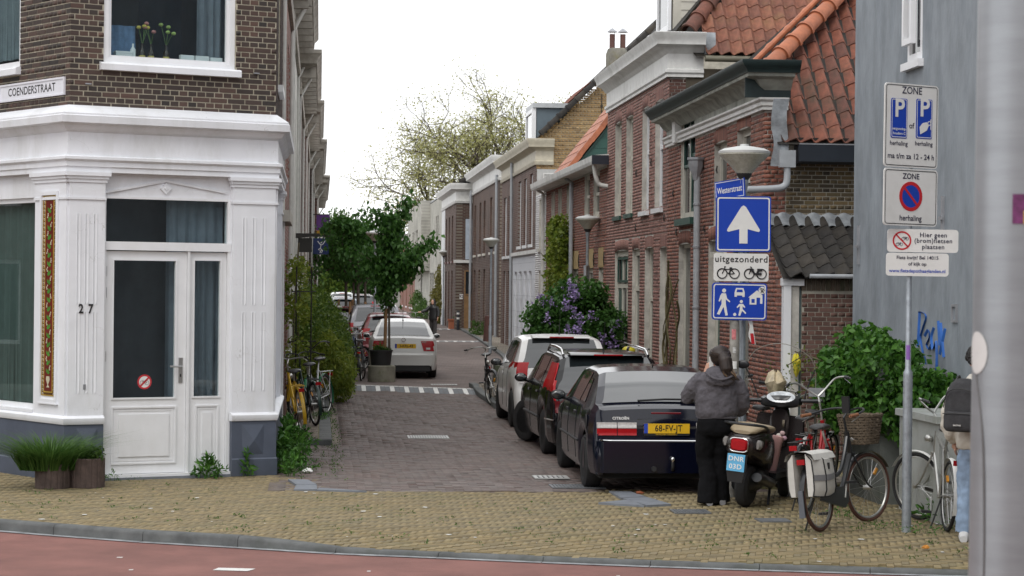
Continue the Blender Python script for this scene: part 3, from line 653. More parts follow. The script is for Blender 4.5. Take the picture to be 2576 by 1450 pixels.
# tile strip
tsf = part('tile_strip_frame', frame_mb(.17, .62, .90, 3.38, .045, .03, .055).box(.15, .64, .03, .06, .885, .90), m_wpaint, corner, FL, smooth=False)
m_tred = pm('tile_oxblood', (.14, .022, .015), .2, var=.2, spec=.6); m_tyel = pm('tile_ochre', (.42, .27, .05), .25, var=.2); m_tgrn = pm('tile_green', (.07, .24, .035), .25, var=.2); m_tcr = pm('tile_cream', (.55, .5, .36), .25, var=.1); m_tbr = pm('tile_brown', (.10, .05, .015), .25)
part('tile_field', MB().box(.225, .565, .03, .034, .98, 3.33), m_tbr, tsf, smooth=False)
part('tile_panel', MB().box(.30, .49, .034, .038, 1.04, 3.27), m_tred, tsf, smooth=False)
part('tile_border', frame_mb(.285, .505, 1.02, 3.29, .014, .034, .039), m_tyel, tsf, smooth=False)
part('tile_border', frame_mb(.225, .565, .98, 3.33, .012, .034, .039), m_tyel, tsf, smooth=False)
q = MB(); z = 1.0
while z < 3.31:
    for xx in (.258, .532): q.tube([(xx+.014*math.cos(a), .036, z+.016*math.sin(a)) for a in np.linspace(0, 5, 7)], .0045, 4)
    z += .05
part('scroll_border', q, m_tcr, tsf, kind='stuff')
q = MB(); q2 = MB(); z = 1.24; k = 0
while z < 3.15:
    sx = .03 if k % 2 else -.03
    for a, ln in ((R(60), .075), (R(120), .075), (R(20 if k % 2 else 160), .06)):
        c, s_ = math.cos(a), math.sin(a); x0, z0 = .395-sx*.3, z
        q.add([(x0, .039, z0), (x0+c*ln*.5-s_*.018, .0395, z0+s_*ln*.5+c*.018), (x0+c*ln, .039, z0+s_*ln), (x0+c*ln*.5+s_*.018, .0395, z0+s_*ln*.5-c*.018)], [(0, 1, 2, 3)])
    for j in range(3): q2.join(disc(.395+sx*1.5+random.uniform(-.012, .012), z+.05+j*.02, .011, .0385, .0405, 7))
    z += .105; k += 1
part('leaf_ornament', q, m_tgrn, tsf, smooth=False, kind='stuff'); part('blossom_ornament', q2, m_tcr, tsf, smooth=False, kind='stuff')
part('vase_ornament', MB().prism([(.36, 1.08), (.43, 1.08), (.40, 1.11), (.44, 1.17), (.43, 1.21), (.36, 1.21), (.35, 1.17), (.39, 1.11)], .038, .041), m_tcr, tsf, smooth=False)
# upper windows
uw = part('upper_window', frame_mb(.405, 2.045, 4.885, 6.99, .065, -.12, -.02), m_wjoin, corner, FD, smooth=False)
part('inner_frame', frame_mb(.47, 1.98, 4.95, 6.95, .035, -.10, -.045), m_wjoin, uw, smooth=False)
part('pane', MB().box(.48, 1.97, -.085, -.08, 4.96, 6.94), m_glass, uw, smooth=False); part('sill', MB().prism([(-.12, 4.80), (.075, 4.80), (.075, 4.87), (.06, 4.885), (-.02, 4.90), (-.12, 4.90)], .35, 2.10, 'x'), m_wpaint, uw, smooth=False)
part('curtain', curtain(1.62, 1.93, 5.0, 6.9, -.2, .035, .1, 8), m_curb, uw); part('inner_sill', MB().box(.45, 2.0, -.4, -.125, 4.90, 4.93), m_wjoin, uw, smooth=False)
uw2 = part('upper_window', frame_mb(1.266, 3.3, 4.91, 6.99, .065, -.12, -.02), m_wjoin, corner, FL, smooth=False)
part('pane', MB().box(1.31, 3.25, -.085, -.08, 4.96, 6.94), m_glass, uw2, smooth=False); part('sill', MB().prism([(-.12, 4.81), (.075, 4.81), (.075, 4.88), (.06, 4.895), (-.02, 4.91), (-.12, 4.91)], 1.235, 3.35, 'x'), m_wpaint, uw2, smooth=False)
part('curtain', curtain(1.34, 2.6, 5.05, 6.9, -.22, .035, .13, 9), pm('lace_curtain', (.16, .19, .21), .9), uw2)
part('inner_sill', MB().box(1.3, 3.3, -.4, -.125, 4.90, 4.93), m_wjoin, uw2, smooth=False)
window(corner, FS, 1.2, 2.3, 4.85, 6.9, m_wjoin, sill=2); window(corner, FS, .75, 3.5, .95, 3.3, m_wjoin, rec=.08)
part('roof_slab', MB().add([tuple(p)+(ZT-.02,) for p in (dL*4.2, Vector((0, 0)), bl, bl+U.to_2d()*SIDE)], [(0, 1, 2, 3)]), m_zinc, corner, smooth=False)
part('drain_pipe', MB().tube([(SIDE-.05, .03, .1), (SIDE-.05, .03, 3.2)], .032, 10), pm('pale_pipe', (.55, .56, .56), .5), corner, FS)
for fx, z in ((.18, 4.62), (2.28, 4.86)): part('wall_hook', MB().box(fx, fx+.07, 0, .03, z, z+.014), m_zinc, corner, FD, smooth=False)
# things on the sill of the upper window
CW = T(A2.x, A2.y, 0) @ FD
def on_sill(name, label, cat, mb, mat, group=None): return tag(link(name, mb.mesh(name), mat, None, CW), label, cat, group)
m_card = pm('white_card', (.62, .64, .66), .7, var=.03)
for i, (x0, w, h) in enumerate(((1.40, .17, .12), (1.59, .17, .12), (1.78, .15, .11))): on_sill('white_box', ['white card box on the upper windowsill, nearest the flower bottles', 'white card box on the upper windowsill, middle of three', 'white card box on the upper windowsill beside the frame'][i], 'box', MB().box(x0, x0+w, -.19, -.13, 4.93, 4.93+h), m_card, 'white boxes on the sill')
on_sill('storage_box', 'pale lidded box at the jeans end of the upper windowsill', 'box', MB().box(.60, .80, -.24, -.14, 4.93, 5.03).box(.595, .805, -.245, -.135, 5.03, 5.05), m_card)
m_bottle = pm('brown_bottle_glass', (.02, .012, .008), .1, var=.1); m_lab = pm('yellow_label', (.5, .42, .12), .5, var=.05); m_redp = pm('red_print', (.45, .04, .03), .5)
def bottle(x, k, label):
    t = thing('beer_bottle', label, 'bottle', CW @ T(x, -.17, 4.93), 'bottles with flowers on the sill')
    part('glass', MB().lathe([(.001, 0), (.036, 0), (.038, .01), (.038, .11), (.03, .14), (.014, .175), (.013, .23), (.001, .23)], 12), m_bottle, t)
    part('paper_label', MB().lathe([(.0385, .025), (.0385, .085)], 12), m_lab, t); q = flat_text('Duvel', .036, 0, .055, .041, bold=.001); part('print', q, m_redp, t, smooth=False)
    st = MB(); rg = random.Random(k); q = MB(); 
    for j in range(4):
        e = Vector((rg.uniform(-.09, .09), rg.uniform(-.03, .03), .36+rg.uniform(0, .14))); st.tube(catmull([(0, 0, .2), (e.x*.4, e.y, .3), e], 4), .003, 4); q.ell(e, (.03, .03, .022), 7, 5)
    part('stem', st, pm('flower_stem', (.1, .2, .05), .6), t); part('blossom', q, pm('blossom_%d' % k, [(.5, .42, .08), (.45, .2, .2), (.3, .42, .12)][k], .7, var=.3), t)
bottle(.93, 0, 'brown bottle with yellow flowers on the upper windowsill'); bottle(1.04, 1, 'brown bottle with pink flowers between two others on the sill'); bottle(1.23, 2, 'brown bottle with long green stems on the upper windowsill')
on_sill('white_bottle', 'slim white bottle beside the hanging jeans in the upper window', 'bottle', MB().lathe([(.001, 0), (.033, 0), (.033, .15), (.012, .18), (.012, .22), (.001, .22)], 12, T(.82, -.18, 4.93)), m_card)
m = MB(); m.grid([[(x, -.22-.02*math.sin(x*40+z*3), z) for x in np.linspace(.5, .86, 24)] for z in (4.98, 5.1, 5.25, 5.36)]); on_sill('hanging_jeans', 'blue denim trousers hung inside the upper window', 'trousers', m, pm('denim', (.09, .16, .28), .9, var=.2, scale=12))
# street name sign
sg = thing('street_name_sign', 'white enamel street name sign reading COENDERSTRAAT on dark brick', 'sign', T(A2.x, A2.y, 0) @ FL @ T(.92, .012, 4.60))
part('plate', MB().box(-.83, .83, -.004, .012, -.105, .105), pm('white_enamel', (.74, .75, .8), .3, var=.03), sg, smooth=False); part('rim', frame_mb(-.83, .83, -.105, .105, .022, .012, .022), pm('white_enamel', None), sg, smooth=False)
part('lettering', flat_text('COENDERSTRAAT', .135, 0, -.002, .0135, bold=.0015, space=1.04, mirror=True, sx=1.06), m_blk, sg, smooth=False)
# ------------------------------------------------------------------ houses along the right side
FR = frame((0, 0, 0), (0, 1, 0), (-1, 0, 0))          # house-local facade frame: x down the street, y out into the street
def house(name, label, l, s, cat='house', group=None, k=1):
    p = S(l*k, s*k, -2.33*(k-1)*.9); return thing(name, label, cat, T(*p) @ RZ(TH) @ SCL(k, k, k), group)
def cornice(parent, s0, s1, prof, mat, ret0=.5, ret1=0, name='cornice'):
    """moulding along the facade with a return round the near end; prof = (overhang, z)"""
    path = [Vector((ret0, s0)), Vector((0, s0)), Vector((0, s1))] if ret0 else [Vector((0, s0)), Vector((0, s1))]
    m = sweep(path[::-1], prof); return part(name, m, mat, parent)
redb = [(.19, .066, .042), (.25, .095, .064), (.15, .058, .043), (.29, .125, .085), (.21, .08, .056), (.13, .065, .053), (.24, .11, .082)]
m_redb = pm('red_brick', None, .85, var=.22, scale=18, bump=.3, ramp=redb)
m_redb2 = pm('weathered_red_brick', None, .85, var=.22, scale=18, bump=.3, ramp=[(.21, .095, .074), (.27, .135, .108), (.175, .08, .066), (.32, .17, .14), (.23, .11, .09), (.16, .088, .075)])
m_yelb = pm('yellow_brown_brick', None, .85, var=.25, scale=16, bump=.3, ramp=[(.10, .075, .035), (.15, .105, .05), (.07, .055, .035), (.18, .125, .06), (.05, .04, .028), (.12, .09, .045)])
m_ochb = pm('ochre_brick', None, .85, var=.2, scale=16, bump=.3, ramp=[(.27, .175, .075), (.33, .22, .10), (.23, .145, .065), (.36, .25, .12), (.19, .125, .06)])
m_brnb = pm('brown_brick', None, .85, var=.25, scale=16, bump=.3, ramp=[(.075, .032, .024), (.10, .045, .034), (.06, .028, .022), (.125, .06, .045), (.05, .027, .023)])
m_mortg = pm('grey_mortar', (.46, .44, .40), .95, var=.25, scale=5, bump=.4); m_mortd = pm('dark_mortar', (.33, .31, .26), .95, var=.25, scale=5)
m_corn = pm('cornice_white', (.68, .68, .66), .55, var=.08, dirt=((.30, .29, .26), .6, 1.6, .5)); m_corng = pm('cornice_dark_green', (.016, .03, .03), .45, var=.2); m_corngrey = pm('cornice_weathered', (.33, .34, .30), .7, var=.3, scale=4, dirt=((.12, .13, .10), .8, 2.2, .4))
m_lead = pm('lead_flashing', (.28, .30, .32), .45, metal=.2, var=.3, scale=8, bump=.5, bscale=20); m_pipe = pm('grey_downpipe', (.34, .36, .38), .5, var=.12); m_pipew = pm('white_downpipe', (.55, .55, .52), .5, var=.1); m_iron = pm('wrought_iron', (.02, .018, .016), .6)
# pantile: one mesh shared by every tile of a kind
def pantile_mesh(mat, w=.228, L=.37, amp=.036, nm='tile'):
    m = MB(); n = 10; t = .014
    def h(u): return amp*math.cos(2*math.pi*(u*1.0)+.9)+amp*.25*math.cos(4*math.pi*u)
    top = [[(w*(i/n-.5), y, h(i/n)+zz) for i in range(n+1)] for y, zz in ((0, t), (L, t+.0))]; bot = [[(w*(i/n-.5), 0, h(i/n)-t*.4) for i in range(n+1)], top[0]]
    m.grid(top); m.grid(bot); me = m.mesh(nm, True, 60); me.materials.append(mat); return me
def tile_roof(parent, O, ax, up, me, ncol, nrow, keep=None, px=.215, py=.335, name='roof_tile', jit=.012):
    """tiles laid in rows from the eave; ax = along the eave, up = up the slope (unit vectors)"""
    O, ax, up = Vector(O), Vector(ax).normalized(), Vector(up).normalized(); nr = ax.cross(up)
    if nr.z < 0: nr = -nr
    B = Matrix.Identity(4); B.col[0][:3] = ax; B.col[1][:3] = up; B.col[2][:3] = nr; k = 0
    for j in range(nrow):
        for i in range(ncol):
            if keep and not keep(i, j): continue
            p = O+ax*((i+.5)*px)+up*(j*py)+nr*(.012)
            M = B.copy(); M.col[3][:3] = p; M = M @ RX(R(-2.2)+random.gauss(0, .006)) @ RZ(random.gauss(0, jit))
            o = bpy.data.objects.new(name, me); COL.objects.link(o); o.parent = parent; o.matrix_basis = M; k += 1
    return k
m_tile_o = pm('orange_pantile', None, .75, var=.3, scale=9, bump=.3, ramp=[(.14, .044, .026), (.19, .06, .034), (.10, .038, .026), (.21, .07, .04), (.15, .05, .03)], dirt=((.035, .036, .02), .95, 1.6))
m_tile_w = pm('worn_orange_pantile', None, .75, var=.3, scale=9, bump=.3, ramp=[(.16, .055, .033), (.21, .08, .046), (.13, .05, .033), (.18, .065, .038)], dirt=((.22, .13, .055), .6, 3))
m_tile_d = pm('dark_pantile', None, .9, var=.3, scale=9, bump=.3, spec=.25, ramp=[(.024, .023, .022), (.038, .035, .032), (.03, .028, .027), (.05, .044, .037)], dirt=((.06, .05, .033), .6, 3))
m_tile_n = pm('new_orange_tile', None, .6, var=.2, scale=9, ramp=[(.32, .10, .045), (.38, .125, .055), (.28, .09, .042)], dirt=((.14, .06, .04), .4, 3))
TME_O, TME_W, TME_D = pantile_mesh(m_tile_o), pantile_mesh(m_tile_w), pantile_mesh(m_tile_d, .232, .34, .036)
def ridge_tiles(parent, a, b, mat, r=.11, L=.36, name='ridge_tile'):
    a, b = Vector(a), Vector(b); d = (b-a).normalized(); n = int((b-a).length/L); me = MB()
    for (y0, y1, r0, r1) in ((0, L*1.02, r*1.0, r*.92), (0, .06, r*1.14, r*1.14)):
        rows = [[(rr*math.cos(t), y, rr*math.sin(t)) for t in np.linspace(-.35, math.pi+.35, 13)] for y, rr in ((y0, r0*.9), (y0, r0), (y1, r1), (y1, r1*.9))]; me.grid(rows)
    me = me.mesh(name, True, 50); me.materials.append(mat)
    x = d.cross(Vector((0, 0, 1))).normalized(); z = x.cross(d); B = Matrix.Identity(4); B.col[0][:3] = x; B.col[1][:3] = d; B.col[2][:3] = z
    for i in range(n):
        o = bpy.data.objects.new(name, me); COL.objects.link(o); o.parent = parent; M = B.copy(); M.col[3][:3] = a+d*(i*L); o.matrix_basis = M
def anchor(parent, M, x, z, h=.35):
    part('wall_anchor', MB().tube([(x, .02, z-h/2), (x, .03, z), (x, .02, z+h/2)], .012, 5).tube([(x+.03*math.cos(a), .03, z+.03*math.sin(a)) for a in np.linspace(0, 6.28, 9)], .008, 4), m_iron, parent, M)
# ---- house with the green cornice at the corner (nearest on the right)
SR = 30.6; h4 = house('corner_house', 'red brick house with dark green cornice and orange tiled hip roof', 6.27, SR); LW = 8.6
o4 = [(5.75, 7.2, 3.52, 5.30, 0), (2.85, 3.95, 2.9, 4.62), (1.0, 2.05, 3.0, 4.70), (6.1, 7.35, .55, 3.08), (3.3, 4.4, .02, 3.08), (1.0, 2.2, .6, 3.05)]
part('facade_wall', wall_mb(0, LW, 0, 5.35, o4, .25), m_mortg, h4, FR, smooth=False)
br = brick_rects(.0, LW, .02, 4.86, o4); pieces(h4, FR, br, m_redb, 'brick', 180, stuff='brickwork', ok=lambda p, q: p[2] > 2.2 and p[0] > .0)
# end wall facing the crossing
FE = frame((0, 0, 0), (1, 0, 0), (0, -1, 0))
part('end_wall', wall_mb(0, 6, 0, 4.4, [], .25), m_mortd, h4, FE, smooth=False)
br = brick_rects(.32, 3.0, 3.05, 4.12, [], bl=.2, bh=.048, j=.012); pieces(h4, FE, br, m_yelb, 'brick', 110, stuff='brickwork')
br = brick_rects(-.005, .31, .02, 4.86, [], bl=.2); pieces(h4, FE, br, m_redb, 'brick', 40, stuff='brickwork')
part('end_wall_pier', MB().box(.0, .32, -.25, -.002, 4.4, 4.86), m_mortg, h4, FE, smooth=False)
cornice(h4, -.03, LW+.1, [(0, 4.86), (.05, 4.86), (.05, 4.90), (.075, 4.92), (.075, 4.97), (.11, 5.0), (.11, 5.03), (0, 5.03)], m_corn, .32, name='cornice_moulding')
part('frieze', MB().box(0, 5.7, 0, .03, 5.03, 5.32).box(7.25, LW+.05, 0, .03, 5.03, 5.32), m_corngrey, h4, FR, smooth=False)
cornice(h4, -.03, LW+.1, [(0.02, 5.14), (.10, 5.20), (.16, 5.28), (.30, 5.31), (.31, 5.33), (.31, 5.36), (.02, 5.36)], m_corngrey, .36, name='cornice')
cornice(h4, -.05, LW+.15, [(.0, 5.36), (.33, 5.36), (.34, 5.40), (.38, 5.44), (.42, 5.50), (.42, 5.53), (.38, 5.535), (.1, 5.54), (0, 5.54)], m_corng, .42, name='gutter_cornice')
part('cornice_end', MB().box(-.30, .36, .03, .05, 5.03, 5.36).box(-.05, .36, -.02, .035, 5.03, 5.36), m_corng, h4, FE, smooth=False)
cw = window(h4, FR, 5.75, 7.2, 3.52, 5.30, m_cream, w=.1, rec=.03, bars=(6.45,)); part('sash', frame_mb(5.86, 6.41, 3.63, 4.62, .06, -.09, -.05).join(frame_mb(6.49, 7.09, 4.4, 5.2, .05, -.06, -.03)).join(frame_mb(5.86, 6.41, 4.4, 5.2, .05, -.06, -.03)), m_green, cw, smooth=False)
part('sill', MB().box(5.65, 7.3, -.1, .1, 3.40, 3.515), m_green, cw, smooth=False)
part('cornice_bracket', MB().box(7.2, 7.5, 0, .12, 4.86, 5.3), m_corn, h4, FR, smooth=False)
for (a, b, c, d, *_) in o4[1:3]: window(h4, FR, a, b, c, d, m_cream, w=.09, rec=.09, hb=(c+(d-c)*.55,), sill=1)
window(h4, FR, *o4[3][:4], m_cream, w=.06, rec=.09, hb=(), sill=1); dr = window(h4, FR, *o4[4][:4], m_cream, w=.1, rec=.12, hb=(2.35,), name='front_door'); part('door_leaf', MB().box(3.41, 4.29, -.2, -.15, .05, 2.28), m_green, dr, smooth=False)
window(h4, FR, *o4[5][:4], m_cream, w=.08, rec=.09, sill=1)
dp = part('downpipe', MB().tube([(4.95, .10, .1), (4.95, .10, 4.15)], .055, 12), m_pipe, h4, FR); part('rain_hopper', MB().lathe([(.055, 4.1), (.07, 4.18), (.13, 4.32), (.13, 4.42), (.15, 4.43), (.15, 4.47), (.13, 4.47)], 8, T(4.95, .12, 0)), m_zinc, dp)
for z in (.9, 2.0, 3.0, 3.7): part('pipe_bracket', MB().lathe([(.056, z-.02), (.068, z-.015), (.068, z+.015), (.056, z+.02)], 12, T(4.95, .10, 0)), m_zinc, dp)
for x, z in ((3.6, 4.2), (4.7, 3.3), (7.5, 3.3), (5.4, 4.3), (7.9, 4.0)): anchor(h4, FR, x, z, .12)
# roof: slope facing the crossing, hip, slope to the street
pt = R(42); up = Vector((0, math.cos(pt), math.sin(pt))); E4 = Vector((.18, -.30, 4.40))
tile_roof(h4, E4, (1, 0, 0), up, TME_O, 13, 16, keep=lambda i, j: (i+.5)*.215+.18 > (j*.335*math.cos(pt)-.95)*1.0+.02 or j*.335*math.cos(pt) < .95)
m = MB(); hz = lambda d: 4.36+.9*d
m.add([(.12, -.32, 4.36), (4.8, -.32, 4.36), (4.8, 4.5, 8.7), (3.9, 4.5, 8.7), (.12, .75, 5.33)], [(0, 1, 2, 3, 4)]).add([(.12, .75, 5.33), (3.9, 4.5, 8.7), (3.9, LW, 8.7), (.12, LW, 5.33)], [(0, 1, 2, 3)]); part('roof_deck', m, m_tile_d, h4, smooth=False)
hipA, hipB = Vector((.16, .62, 5.52)), Vector((3.6, 4.25, 8.62)); ridge_tiles(h4, hipA, hipB, m_tile_n, .125, .40)
ridge_tiles(h4, hipA+Vector((-.12, .65, -.05)), hipB+Vector((-.12, .65, -.05)), m_tile_d, .10, .36, 'verge_tile')
q = MB(); 
a_, b_ = hipA+Vector((-.2, .25, .06)), hipB+Vector((-.2, .25, .06)); q.tube([a_.lerp(b_, t) for t in np.linspace(0, 1, 60)], [.045+.012*(i % 6 == 0) for i in range(60)], 8); part('ridge_roll', q, m_tile_n, h4)
part('lead_flashing', MB().grid([[(x+.02*math.sin(9*z), -.28+.02*math.sin(14*z+x*9), z) for x in (.05, .12, .2, .27)] for z in np.linspace(4.05, 5.0, 14)]), m_lead, h4)
gt = part('eaves_gutter', MB().prism([(-.30, 4.10), (-.36, 4.12), (-.38, 4.36), (-.36, 4.36), (-.345, 4.15), (-.30, 4.13)], .42, 4.8, 'x').box(.42, 4.8, -.30, -.02, 4.10, 4.36), pm('dark_blue_fascia', (.018, .024, .034), .5, var=.15), h4, smooth=False)
part('gutter_rim', MB().box(.42, 4.8, -.385, -.362, 4.355, 4.372), m_zinc, gt, smooth=False); part('bargeboard', MB().box(.3, 4.8, -.26, -.1, 4.36, 4.46), pm('black_timber', (.02, .018, .016), .8), h4, smooth=False)
part('gutter_outlet', MB().box(.14, .36, -.42, -.30, 4.03, 4.27).tube(catmull([(.25, -.36, 4.05), (.25, -.36, 3.85), (.2, -.36, 3.76), (.05, -.36, 3.73), (-.32, -.36, 3.71)], 5), .05, 10), m_pipe, h4)
# lean-to with dark tiles, brick wall and door
lean = house('lean_to', 'small brick lean-to with dark pantile roof and grey green door', 6.27, 29.15)
ol = [(.0, .24, 0.02, 2.36, 0)]
part('wall', wall_mb(-.0, 4.0, 0, 2.5, [(.005, .24, .02, 2.36)], .2), m_mortd, lean, FE, smooth=False)
br = brick_rects(.005, 2.6, .02, 2.30, ol, bl=.2, solder=False); pieces(lean, FE, br, pm('brown_red_brick', None, .85, var=.25, scale=16, bump=.3, ramp=[(.10, .048, .036), (.13, .065, .05), (.08, .045, .036), (.15, .085, .068), (.11, .058, .045)]), 'brick', 240, stuff='brickwork')
sol = [(-.0+.066*i, -.01, 2.40, .056, .045, .19, 0) for i in range(60) if i*.066 < .40 or i*.066 > .42]; pieces(lean, FE, [p for p in sol if p[0] > .25], pm('mossy_brick', None, .9, var=.3, scale=14, bump=.4, ramp=[(.07, .055, .04), (.10, .075, .055), (.06, .06, .035)]), 'coping_brick', 40, stuff='coping')
part('side_wall', MB().prism([(0, 0), (1.44, 0), (1.44, 3.2), (.0, 2.47)], -.2, -.004), m_mortg, lean, FR, smooth=False); pieces(lean, FR, brick_rects(0, 1.44, .02, 3.1, [], clip=lambda x, z: z < 2.40+x*.5), m_redb, 'brick', 40, stuff='brickwork')
dr = part('door_frame', MB().box(-.02, .085, -.1, .03, 0, 2.38).box(-.04, .26, -.1, .04, 2.37, 2.47), m_wjoin, lean, FE, smooth=False); part('door', MB().box(.087, .238, -.10, -.05, .02, 2.36), pm('grey_green_door', (.10, .14, .145), .5, var=.12), lean, FE, smooth=False)
part('door_sticker', MB().box(.16, .21, -.05, -.047, 1.82, 2.0), m_wst, dr, smooth=False); part('door_sticker', disc(.185, 1.92, .02, -.047, -.045, 14), m_redst, dr, smooth=False); part('door_sticker', disc(.2, 1.5, .025, -.05, -.046, 14), m_wst, dr, smooth=False); part('door_sticker', MB().prism([(.12, 1.42), (.15, 1.36), (.145, 1.5)], -.05, -.046), m_wst, dr, smooth=False)
pl_ = R(27); upl = Vector((0, math.cos(pl_), math.sin(pl_)))
tile_roof(lean, (-.02, -.16, 2.50), (1, 0, 0), upl, TME_D, 14, 6, px=.22, py=.30)
part('roof_deck', MB().add([(-.05, -.12, 2.46), (3.2, -.12, 2.46), (3.2, 1.45, 3.26), (-.05, 1.45, 3.26)], [(0, 1, 2, 3)]), m_tile_d, lean, smooth=False)
part('lead_apron', MB().grid([[(x, y, z+.018*math.sin(x*28.5)) for x in np.linspace(-.05, 3.1, 90)] for y, z in ((1.2, 3.21), (1.30, 3.27), (1.40, 3.34), (1.44, 3.40))]), m_lead, lean)
part('gutter', MB().tube([(.3, -.2, 2.50), (3.2, -.2, 2.50)], .03, 8), m_pipe, lean)
# ---- second house: red brick with the white cornice
S3 = SR+LW; L3 = 8.45; h3 = house('brick_house', 'red brick house with broad white cornice, four arched upper windows and a dormer', 6.27, S3)
up_ = [(6.2, 7.2, 3.82, 5.80), (4.5, 5.5, 3.82, 5.80), (2.3, 3.25, 3.80, 5.80), (.6, 1.6, 3.80, 5.80)]; gr_ = [(5.0, 7.05, .02, 3.08), (3.4, 4.45, .02, 3.08), (1.65, 2.75, .4, 3.08), (.05, .85, .02, 3.06)]
part('facade_wall', wall_mb(0, L3, 0, 6.4, up_+gr_, .25), m_mortg, h3, FR, smooth=False)
pieces(h3, FR, brick_rects(0, L3, .02, 6.16, up_+gr_), m_redb2, 'brick', 200, stuff='brickwork', ok=lambda p, q: p[2] > 2.0)
for i, w_ in enumerate(up_):
    wm = m_cream if i < 2 else m_wjoin; o = window(h3, FR, *w_, wm, w=.09, rec=.09, hb=(w_[2]+1.15,), sill=2 if i > 1 else 1, sillm=m_green if i < 2 else m_wjoin); part('arch_panel', MB().prism([(w_[0]+.02, w_[3]-.01), (w_[1]-.02, w_[3]-.01), ((w_[0]+w_[1])/2, w_[3]+.03)], -.12, -.02), wm, o, smooth=False)
o = window(h3, FR, *gr_[0], m_cream, w=.11, rec=.05, bars=(5.6, 6.3), hb=(2.35,), name='front_door'); part('transom_sash', frame_mb(5.13, 6.92, 2.42, 2.95, .05, -.06, -.035, (5.6, 6.3)), m_green, o, smooth=False); part('door_leaf', MB().box(5.12, 5.55, -.12, -.07, .05, 2.28).box(6.36, 6.92, -.12, -.07, .05, 2.28), m_green, o, smooth=False)
window(h3, FR, *gr_[1], m_cream, w=.12, rec=.06, hb=(2.3,), name='front_door'); window(h3, FR, *gr_[2], m_cream, w=.1, rec=.1, hb=(2.1,), sill=1); window(h3, FR, *gr_[3], m_cream, w=.1, rec=.1, hb=(1.9,), name='front_door')
cornice(h3, 0, L3, [(0, 6.14), (.05, 6.14), (.05, 6.19), (.08, 6.22), (.08, 6.27), (.035, 6.29), (.035, 6.56), (.09, 6.60), (.15, 6.68), (.26, 6.71), (.27, 6.80), (.31, 6.86), (.33, 6.92), (.3, 6.93), (0, 6.96)], m_corn, .62)
for x, z in ((3.9, 4.6), (1.95, 4.7), (3.9, 3.5), (.3, 3.6)): anchor(h3, FR, x, z, .14)
part('gable_quoin', wall_mb(0, 1.0, 4.9, 6.2, [], .2), m_mortg, h3, FE, smooth=False); pieces(h3, FE, brick_rects(0, .3, 5.3, 6.14, [], bl=.2), m_brnb, 'brick', 30, stuff='brickwork')
part('gable_render', MB().box(.30, 6, -.1, .004, 4.9, 6.3), pm('brown_render', (.075, .062, .045), .9, var=.35, scale=2, bump=.4), h3, FE, smooth=False)
part('gable_gutter', MB().tube([(.62, -.18, 6.47), (4.5, -.18, 6.47)], .06, 10), pm('olive_gutter', (.16, .15, .11), .6), h3)
part('lead_flashing', MB().grid([[(x, -.12+.02*math.sin(11*z), z) for x in (.62, .72, .82)] for z in np.linspace(6.5, 6.95, 8)]), m_lead, h3)
p3 = R(48); u3 = Vector((0, math.cos(p3), math.sin(p3))); tile_roof(h3, (.62, -.22, 6.55), (1, 0, 0), u3, TME_W, 14, 8, px=.225, py=.33, keep=lambda i, j: i*.225 > (j*.33*math.cos(p3)-.45)*.95 or j < 2)
part('roof_deck', MB().add([(.45, -.2, 6.5), (5, -.2, 6.5), (5, 3.6, 10.6), (3.2, 3.6, 10.6), (.25, .55, 6.95)], [(0, 1, 2, 3, 4)]).add([(.1, .4, 6.93), (3.2, 3.6, 10.6), (3.2, L3, 10.6), (.1, L3, 6.93)], [(0, 1, 2, 3)]), m_tile_d, h3, smooth=False)
ridge_tiles(h3, (.36, .12, 6.98), (3.3, 3.55, 10.6), m_tile_o, .14, .42)
dm = part('dormer', MB().box(.35, 2.2, 1.8, 3.4, 6.9, 9.2), pm('cream_weatherboard', (.48, .46, .40), .6, var=.06), h3, smooth=False)
for k in range(12): part('weatherboard', MB().prism([(1.8, 6.95+k*.16), (1.78, 6.95+k*.16), (1.795, 7.11+k*.16), (1.8, 7.11+k*.16)], .5, 2.2, 'x'), pm('cream_weatherboard', None), dm, smooth=False)
window(h3, FR @ T(1.82, -.33, 0), .02, 1.5, 7.2, 9.1, m_wjoin, w=.12, rec=-.07)
# ---- third: long low house with the white gutter board
S5 = S3+L3; L5 = 15.9; h5 = house('low_house', 'long low red brick house with white gutter board and bright orange roof', 6.27, S5)
u5 = [(1.3, 2.4, 3.95, 4.95, 0), (3.1, 4.1, 3.95, 4.95, 0), (7.0, 7.9, 3.5, 4.9, 0), (9.0, 9.9, 3.5, 4.9, 0), (10.7, 11.6, 3.5, 4.9, 0), (14.0, 14.9, 3.4, 4.8, 0)]
g5 = [(.5, 1.3, .02, 2.75, 0), (2.3, 3.5, .02, 2.75, 0), (5.2, 6.3, .6, 2.75, 0), (7.0, 8.0, .02, 2.75, 0), (9.4, 10.3, .6, 2.75, 0), (11.3, 12.2, .6, 2.75, 0), (14.0, 14.9, .5, 2.75, 0)]
part('facade_wall', wall_mb(0, L5, 0, 5.1, u5+g5, .25), m_mortg, h5, FR, smooth=False)
br = brick_rects(0, 12.9, .02, 5.0, u5+g5, solder=False); pieces(h5, FR, br, m_redb, 'brick', 150, stuff='brickwork', ok=lambda p, q: p[2] > 2.6)
pieces(h5, FR, brick_rects(12.9, L5, .02, 5.0, u5+g5, solder=False), pm('white_painted_brick', None, .6, var=.08, scale=8, ramp=[(.58, .59, .60), (.66, .66, .66), (.52, .53, .53)], bump=.3), 'brick', 40, stuff='brickwork', ok=lambda p, q: p[2] > 1.5)
for w_ in u5: window(h5, FR, *w_[:4], m_cream, w=.09, rec=.05, hb=(w_[2]+.5,), sill=1)
